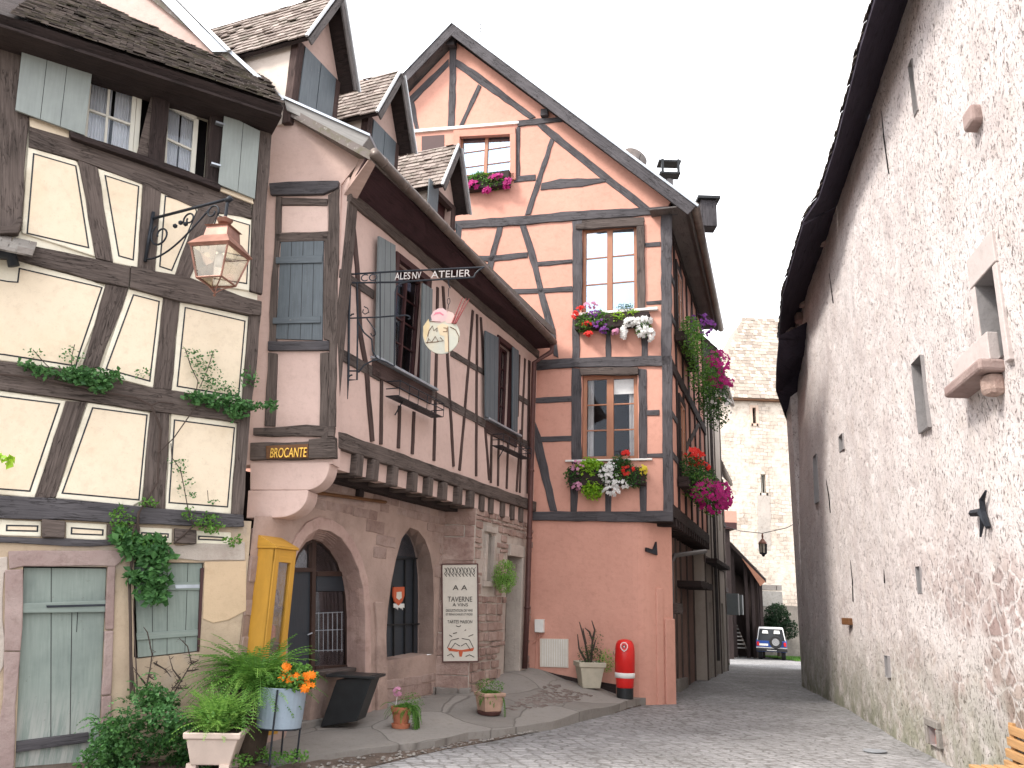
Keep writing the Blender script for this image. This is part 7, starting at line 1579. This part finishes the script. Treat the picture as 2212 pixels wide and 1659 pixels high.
T_0 = Bq + V((0, 0, zhi)); mb = MB(); cloud(mb, T_0 + V((25 * k, -.05, 22 * k)), (52 * k, .2, 30 * k), 1000, .05); cloud(mb, T_0 + V((-20 * k, 0, 12 * k)), (45 * k, .2, 20 * k), 400, .05); mb.obj('foliage', M['leaf'], ops_)
petset([(T_0 + V((x * k, -.16, y * k)), (14 * k, .06, 8 * k)) for x, y in ((8, 44), (42, 28), (64, 30), (60, 8), (14, 22))], 46, .042, M['f_orangef'], 'blossom', ops_, k=6)
# large fern behind
P = pos(545, 1600, -.03); r_ = ray(552, 1470); P = CAMP + r_ * (9.62 / r_.y); P.z = -.03; k = mpp(P); fe = thing('potted_fern', 'large bushy green fern in a tall dark pot in front of the yellow cabinet', 'potted plant', tuple(P), 'planters by the yellow house')
print('fern', P)
MB().lathe(P, [(.18, 0), (.24, .64), (.26, .64), (.26, .70), (.22, .70)], 20).obj('pot', M['soil'], fe)
mb = MB()
for _ in range(150):
    a = random.random() * 6.283; frond(mb, P + V((0, 0, .70)), (math.cos(a), math.sin(a), random.uniform(.6, 2.6)), random.uniform(.6, .95), random.uniform(.6, 1.3), .095, 22, .009)
mb.obj('foliage', M['leaf'], fe); mb = MB()
for _ in range(60):
    a = random.random() * 6.283; frond(mb, P + V((0, 0, .70)), (math.cos(a), math.sin(a), random.uniform(.6, 2.8)), random.uniform(.5, .86), random.uniform(.7, 1.3), .08, 22, .008)
mb.obj('foliage', M['fernm'], fe)
# shrub at the foot of the yellow house
sb = thing('shrub', 'dense dark green leafy shrub growing at the foot of the yellow house wall', 'shrub', (-3.85, 8.9, -.05), None)
rs = random.Random(5)
mb = MB(); m2 = MB()
for i in range(64):
    u = rs.uniform(195, 445); v = 1665 - (1 - abs((u - 320) / 140) ** 1.6) * rs.uniform(0, 175) - rs.uniform(-10, 8)
    c = LP.at(u, v, rs.uniform(.18, .72)); cloud(mb if rs.random() < .7 else m2, c, (rs.uniform(.10, .2), rs.uniform(.1, .16), rs.uniform(.07, .15)), int(rs.uniform(60, 130)), rs.uniform(.035, .06))
for i in range(40):
    u = rs.uniform(200, 440); v = rs.uniform(1470, 1600) if 250 < u < 400 else rs.uniform(1540, 1620); c = LP.at(u, v, rs.uniform(.3, .6)); frond(m2, c, (rs.gauss(0, .6), rs.gauss(0, .4) - .2, 1), rs.uniform(.15, .34), 1.2, .05, 8, .014)
mb.obj('foliage', M['leafdark'], sb); m2.obj('foliage', M['vine'], sb)
mb = MB()
for c in ((560 , 1000),): pass
W3 = lambda x, y, o=.12: LP.at(*Z(3, x, y)[0], o)
tw = [(870, 1180, 850, 900, 845, 600, 835, 400), (890, 1200, 880, 950, 870, 780, 862, 560), (940, 1180, 975, 1000, 985, 920, 955, 780, 930, 745), (1100, 1220, 1170, 1100, 1240, 980, 1215, 870, 1160, 815), (1170, 1080, 1110, 1160), (1180, 1100, 1120, 1020, 1100, 950), (1215, 1030, 1290, 1020), (1140, 1140, 1220, 1145), (1000, 980, 1070, 1020, 1110, 1070), (940, 1110, 900, 1060, 860, 1000), (960, 1060, 1000, 1090), (1240, 985, 1285, 960)]
for c in tw: mb.tube([W3(c[i], c[i + 1], .10 + .05 * random.random()) for i in range(0, len(c), 2)], [.011] + [.007] * (len(c) // 2 - 2) + [.003], 5)
for _ in range(70):
    c = random.choice(tw[2:]); i = random.randrange(0, len(c) - 2, 2); f = random.random(); x = c[i] + (c[i + 2] - c[i]) * f; y = c[i + 1] + (c[i + 3] - c[i + 1]) * f; mb.tube([W3(x, y, .13), W3(x + random.uniform(-26, 26), y + random.uniform(-24, 16), .16), W3(x + random.uniform(-46, 46), y + random.uniform(-40, 20), .18)], [.004, .003, .0015], 4)
mb.obj('twig', M['twig'], sb)
# climbing vine on the wall
vn = thing('climbing_vine', 'climbing vine with hanging leaf clumps across the timbers of the yellow house', 'vine', tuple(LP.at(290, 1500, .05)))
mb = MB(); W2 = lambda x, y, o=.10: LP.at(*Z(2, x, y)[0], o)
for c, r_ in (((790, 1640, 795, 1500, 800, 1470), .014), ((915, 1130, 925, 1000, 900, 930, 870, 860, 780, 815, 640, 790, 440, 745, 200, 700, 0, 680), .016), ((905, 1140, 1000, 1050, 1140, 850), .007), ((870, 860, 920, 840, 1000, 850), .01), ((1000, 1655, 1120, 1550, 1180, 1545), .01), ((1110, 1545, 1080, 1440, 1060, 1330, 1040, 1230, 990, 1160, 985, 1080), .006), ((1130, 780, 1140, 720, 1100, 640, 1075, 560, 1065, 535), .006), ((1150, 760, 1200, 640, 1230, 545), .005), ((410, 650, 415, 570, 430, 510), .005), ((350, 700, 260, 620, 190, 540), .005), ((1200, 1410, 1195, 1350), .004), ((915, 1130, 910, 1300, 800, 1480), .012)):
    mb.tube([W2(c[i], c[i + 1], .09 + .03 * random.random()) for i in range(0, len(c), 2)], r_, 5)
W3b = lambda x, y: LP.at(*Z(3, x, y)[0], .1); mb.tube([W3b(850, 1200), W3b(845, 700), W3b(838, 420), W3b(870, 240), W3b(900, 100)], .016, 6); mb.obj('stem', M['twig'], vn)
def clump(k, lst, mt, sz=.05):
    mb = MB()
    for (x, y, rx, ry, n) in lst: P = LP.at(*Z(k, x, y)[0], .14); m = mpp(P) * ZT[k][0]; cloud(mb, P, (rx * m * 1.12, .12, ry * m * 1.12), max(6, int(n * (.62 if n > 60 else 1))), sz, ax=(LP.t, LP.n, UPV), drop=.0)
    return mb.obj('foliage', M[mt], vn)
clump(2, [(520, 700, 110, 60, 420), (420, 690, 80, 45, 220), (580, 750, 60, 40, 160), (260, 670, 70, 35, 110), (160, 630, 50, 18, 50), (670, 690, 50, 25, 70), (1280, 840, 150, 40, 520), (1360, 900, 60, 40, 220), (1430, 860, 90, 20, 150), (1550, 860, 45, 28, 90), (1120, 820, 60, 30, 130), (1440, 700, 50, 60, 70)], 'vine', .062)
clump(2, [(700, 1500, 60, 60, 150), (860, 1425, 50, 25, 80), (720, 1600, 50, 60, 190), (1200, 1540, 75, 55, 280), (1090, 1480, 40, 40, 70), (1340, 1640, 50, 25, 90), (820, 1660, 90, 30, 160)], 'leaf', .045)
clump(2, [(1130, 590, 55, 50, 120), (1190, 660, 80, 60, 190), (1230, 740, 80, 40, 170), (1320, 760, 60, 40, 90), (1225, 560, 22, 18, 24), (415, 570, 55, 45, 55), (190, 560, 50, 25, 22), (820, 670, 40, 25, 32), (1075, 545, 15, 15, 8), (1040, 1230, 40, 50, 26), (1070, 1330, 45, 60, 42), (1110, 1380, 30, 15, 18), (1000, 1180, 40, 15, 14), (1220, 1410, 35, 15, 14), (1060, 1180, 25, 10, 8)], 'vine', .034)
clump(3, [(960, 210, 120, 60, 330), (1020, 300, 90, 60, 200), (900, 270, 50, 50, 80), (980, 450, 110, 80, 400), (1000, 550, 80, 50, 180), (860, 410, 50, 20, 60), (780, 150, 50, 50, 160), (830, 230, 40, 60, 130)], 'vine', .085)
clump(3, [(0, 0, 1, 1, 0)], 'leaf') if False else None
mb = MB(); cloud(mb, LP.at(12, 993, .5), (.10, .05, .03), 16, .09); mb.obj('foliage', M['leaflime'], vn)
# low weeds by the bed
wd_ = MB()
for u, v in ((560, 1640), (600, 1648), (520, 1655), (640, 1645)): c = gp(u, v, -.02); cloud(wd_, c + V((0, 0, .05)), (.16, .14, .07), 120, .035)
tag(wd_.obj('ground_cover', M['leaf']), 'low green weeds creeping between the planters and the dirt gutter', 'weeds', kind='stuff')

# ------------------------------------------------------------------ far end of the street
P0 = gp(1668, 1423, -.93); P0 = CAMP + ray(1668, 1423) * (45.0 / ray(1668, 1423).y); P0.z = zstreet(P0.x, P0.y) ; print('jeep', P0)
JT = thing('parked_car', 'small white and blue off-road car with a spare wheel parked at the street end', 'car', tuple(P0))
fwd = V((P0.x, P0.y, 0)).normalized(); rt7 = V((fwd.y, -fwd.x, 0)); J = lambda x, y, z: P0 + rt7 * x + fwd * y + V((0, 0, z))
M['carblue'] = plain('blue_car_paint', (.02, .07, .30), .3, .1, .03); M['carwhite'] = plain('white_car_paint', (.75, .75, .74), .35, 0, .02); M['carglass'] = plain('dark_car_glass', (.015, .017, .02), .08, 0, .02); M['tyre'] = plain('tyre_rubber', (.015, .015, .016), .85); M['chrome'] = plain('chrome', (.6, .6, .6), .2, .9, .05)
def jl(rings, nm, mt, par=JT, bev=.02): return MB().loft([[J(*p) for p in r] for r in rings]).obj(nm, mt, par, bevel=bev)
def rr4(hw_, z0, z1, y): return [(-hw_, y, z0), (hw_, y, z0), (hw_, y, z1), (-hw_, y, z1)]
jl([rr4(.78, .42, .98, 0), rr4(.80, .42, 1.0, .4), rr4(.80, .42, 1.0, 2.3), rr4(.74, .45, .95, 3.3)], 'body', M['carblue'])
jl([[(-.74, .02, .98), (.74, .02, .98), (.63, .14, 1.66), (-.63, .14, 1.66)], [(-.74, 1.9, .98), (.74, 1.9, .98), (.62, 1.6, 1.68), (-.62, 1.6, 1.68)]], 'cabin', M['carwhite'])
jl([[(-.70, -.005, .99), (.70, -.005, .99), (.59, .115, 1.60), (-.59, .115, 1.60)], [(-.70, .03, .99), (.70, .03, .99), (.59, .16, 1.60), (-.59, .16, 1.60)]], 'rear_window', M['carglass'], bev=.01)
for sx in (-1, 1): jl([[(sx * .715, .15, 1.05), (sx * .745, .15, 1.05), (sx * .655, .25, 1.55), (sx * .64, .25, 1.55)], [(sx * .715, 1.6, 1.05), (sx * .745, 1.6, 1.05), (sx * .655, 1.45, 1.55), (sx * .64, 1.45, 1.55)]], 'side_window', M['carglass'], bev=.004)
jl([rr4(.80, .44, .60, -.14), rr4(.80, .44, .60, .0)], 'bumper', M['tyre']); jl([rr4(.80, .60, .66, -.15), rr4(.80, .60, .66, -.02)], 'bumper_trim', M['chrome'], bev=.005)
for x in (-.60, .60):
    for y in (.55, 2.7):
        w7 = MB(); w7.tube([J(x - .11, y, .34), J(x + .11, y, .34)], .34, 20); wo7 = w7.obj('wheel', M['tyre'], JT, bevel=.02); MB().tube([J(x - .12, y, .34), J(x + .12, y, .34)], .17, 14).obj('rim', M['chrome'], wo7)
    jl([rr4(.06, .72, .92, -.03), rr4(.06, .72, .92, .01)], 'tail_light', M['redink'], bev=.004) if False else MB().cbox(J(x * 1.15, -.02, .82), rt7 * .12, fwd * .05, (0, 0, .2)).obj('tail_light', M['red'], JT)
w7 = MB(); w7.tube([J(.22, -.22, .93), J(.22, -.01, .93)], .33, 22); wo7 = w7.obj('spare_wheel', M['tyre'], JT, bevel=.03); MB().tube([J(.22, -.235, .93), J(.22, -.2, .93)], .19, 18).obj('wheel_cover', M['chrome'], wo7)
MB().cbox(J(-.42, -.02, .78), rt7 * .5, fwd * .02, (0, 0, .11)).obj('number_plate', M['white'], JT)
MB().cbox(J(.0, -.1, .50), rt7 * .5, fwd * .1, (0, 0, .05)).obj('tow_bar', M['chrome'], JT)
# seats with white covers glimpsed through the rear window
for x in (-.3, .3): jl([[(x - .16, -.012, 1.36), (x + .16, -.012, 1.36), (x + .13, .06, 1.52), (x - .13, .06, 1.52)], [(x - .16, -.010, 1.36), (x + .16, -.010, 1.36), (x + .13, .062, 1.52), (x - .13, .062, 1.52)]], 'seat_cover', M['white'], bev=0)
hd = thing('bush', 'dark green round bush against the foot of the tower behind the car', 'bush', (16.0, 49.0, -1.1)); c = CAMP + ray(1678, 1322) * (49 / ray(1678, 1322).y); mb = MB(); c = c - V((0, 0, .35)); cloud(mb, c, (.75, .7, .9), 2600, .11); cloud(mb, c + V((.5, 0, -.6)), (.7, .8, .6), 1200, .11); cloud(mb, c + V((-.5, .2, -.6)), (.7, .8, .7), 1200, .12); mb.obj('foliage', leafm('very_dark_leaves', (.006, .02, .008), (.018, .05, .016)), hd); mb = MB(); mb.tube([V((c.x, c.y, -1.1)), c], .1, 6); mb.obj('stem', M['twig'], hd)
ga = MB(); g0 = CAMP + ray(1700, 1400) * (49 / ray(1700, 1400).y)
for _ in range(5200):
    x = random.uniform(15.6, 18.6); y = random.uniform(44.5, 50.5); z = zstreet(x, y); a = random.random() * 3.14; h = random.uniform(.05, .14); d = V((math.cos(a), math.sin(a), 0)) * .03; p = V((x, y, z)); ga.add([p - d, p + d, p + V((random.gauss(0, .03), random.gauss(0, .03), h))], [(0, 1, 2)])
tag(ga.obj('grass', M['leaf']), 'short green grass growing beside the parked car', 'grass', kind='stuff')
gv = MB(); gv.box((15.5, 44.3, zstreet(16, 44.3) + .0), (3.6, 0, 0), (0, 6.4, -.14), (0, 0, .02)); tag(gv.obj('grass_verge', stone('mossy_earth', (.05, .07, .03), (.10, .12, .05))), kind='structure')
# hanging lantern on a cable across the street
yl = 33.0; at_ = lambda u, v, y=yl: CAMP + ray(u, v) * (y / ray(u, v).y)
L0_ = at_(1648, 1178); k = mpp(L0_); fl = thing('hanging_lantern', 'small dark hexagonal lantern hanging from a cable before the pale tower', 'lantern', tuple(L0_))
mb = MB(); mb.lathe(L0_, [(1 * k, 26 * k), (2.5 * k, 20 * k), (1.5 * k, 15 * k), (4 * k, 12 * k), (9 * k, 6 * k), (10 * k, 3 * k), (8 * k, 3 * k)], 6); mb.obj('lantern_roof', M['copper'], fl); mb = MB()
for i in range(6): t_ = i * 1.0472; mb.tube([L0_ + V((math.cos(t_) * 8 * k, math.sin(t_) * 8 * k, 3 * k)), L0_ + V((math.cos(t_) * 7 * k, math.sin(t_) * 7 * k, -17 * k))], 1.2 * k, 4)
mb.lathe(L0_, [(2 * k, -24 * k), (4 * k, -20 * k), (8 * k, -18 * k), (8 * k, -16 * k)], 6); mb.obj('lantern_frame', M['iron'], fl); MB().lathe(L0_, [(6 * k, -16 * k), (7 * k, 3 * k)], 6).obj('lamp_glass', M['lampglass'], fl)
cb = thing('overhead_cable', 'thin dark cable slung across the street carrying the far lantern', 'cable', tuple(at_(1560, 1130)))
MB().tube([at_(1562, 1136, 31), at_(1600, 1147, 32), at_(1647, 1152, 33), at_(1700, 1140, 31), at_(1737, 1120, 28)], .014, 4).obj('cable', M['iron'], cb); MB().tube([L0_ + V((0, 0, 24 * k)), at_(1648, 1152)], .01, 4).obj('hanger_rod', M['iron'], fl)
# plant pot and yellow bag by the far doors
P = gp(1552, 1440, -.35); k = mpp(P); fp = thing('potted_plant', 'terracotta pot with a leafy green shrub by the doors of the old timber house', 'potted plant', tuple(V((P.x, P.y, zstreet(P.x, P.y)))), 'potted plants far down the street')
P.z = zstreet(P.x, P.y); MB().lathe(P, [(9 * k, 0), (13 * k, 18 * k), (14 * k, 18 * k), (12 * k, 20 * k)], 16).obj('pot', M['terra'], fp); mb = MB(); cloud(mb, P + V((0, 0, 38 * k)), (15 * k, .25, 22 * k), 900, .06); cloud(mb, P + V((.2, 0, 8 * k)), (12 * k, .2, 12 * k), 350, .05); mb.obj('foliage', M['leafdark'], fp)
P = gp(1541, 1446, -.3); P.z = zstreet(P.x, P.y); k = mpp(P); yb_ = thing('rubbish_bag', 'small yellow rubbish bag leaning beside the far potted shrub', 'bag', tuple(P)); MB().lathe(P, [(4 * k, 0), (7 * k, 4 * k), (7.5 * k, 10 * k), (4.5 * k, 17 * k), (2 * k, 20 * k), (3.5 * k, 23 * k)], 12).obj('bag', plain('yellow_plastic', (.70, .62, .05), .4), yb_, smooth=True)
# wooden slatted crate at the lower right corner
cr = thing('slatted_crate', 'yellow-brown slatted wooden crate leaning at the foot of the rough wall, bottom right corner', 'crate', tuple(gp(2190, 1655, -.08)))
P = gp(2135, 1668, -.06); M['pine'] = paint('orange_pine', (.44, .25, .11), .2, .6); 
CRP = Plane((P.x + .05, P.y - .1), 20); s_x = CRP.t; mb = MB()
y8 = wallhit(2176, 1600)[0]; nz = 7
for i in range(nz):
    z = -.06 + i * .112; w8 = 1.1 - .05 * i; p = V((xw(y8, z) - .09 - .012 * (nz - i), y8 - .03 - .03 * i, z)); MB().box(p, V((xw(y8 - w8, z) - xw(y8, z), -w8, .0)), V((.05, 0, 0)), (0, 0, .082)).obj('slat', M['pine'], cr, bevel=.006)
for y in (y8 - .2, y8 - .95): MB().box((xw(y, 0) - .05, y, -.06), (.035, 0, 0), (0, -.07, 0), (0, 0, .78)).obj('batten', M['pine'], cr)
r8 = ray(2092, 1650); g8 = CAMP + r8 * (8.15 / r8.y)
for i in range(6): MB().box(g8 + V((.0 + .105 * i, -.02 * i, -.03 + .006 * i)), V((.09, -.01, 0)), V((-.12, -.8, 0)), (0, 0, .028)).obj('slat', M['pine'], cr, bevel=.005)
for y_ in (-.1, -.7): MB().box(g8 + V((.0 - y_ * -.15, y_, -.06)), (.62, 0, 0), (0, .06, 0), (0, 0, .03)).obj('batten', M['pine'], cr); MB().box(V((g8.x + .28, g8.y + y_, -.09)), (.06, 0, 0), (0, .06, 0), (0, 0, g8.z + .03)).obj('leg', M['pine'], cr)
# manhole plate and drain in the street
mp_ = gp(1890, 1622, -.09); tag(MB().lathe(mp_ + V((0, 0, .004)), [(.13, -.01), (.13, .004)], 24, 1.2, 1).obj('manhole_cover', plain('blue_grey_iron', (.23, .24, .255), .7, 0), None), 'small round blue-grey metal cover set in the setts near the rough wall', 'manhole cover')
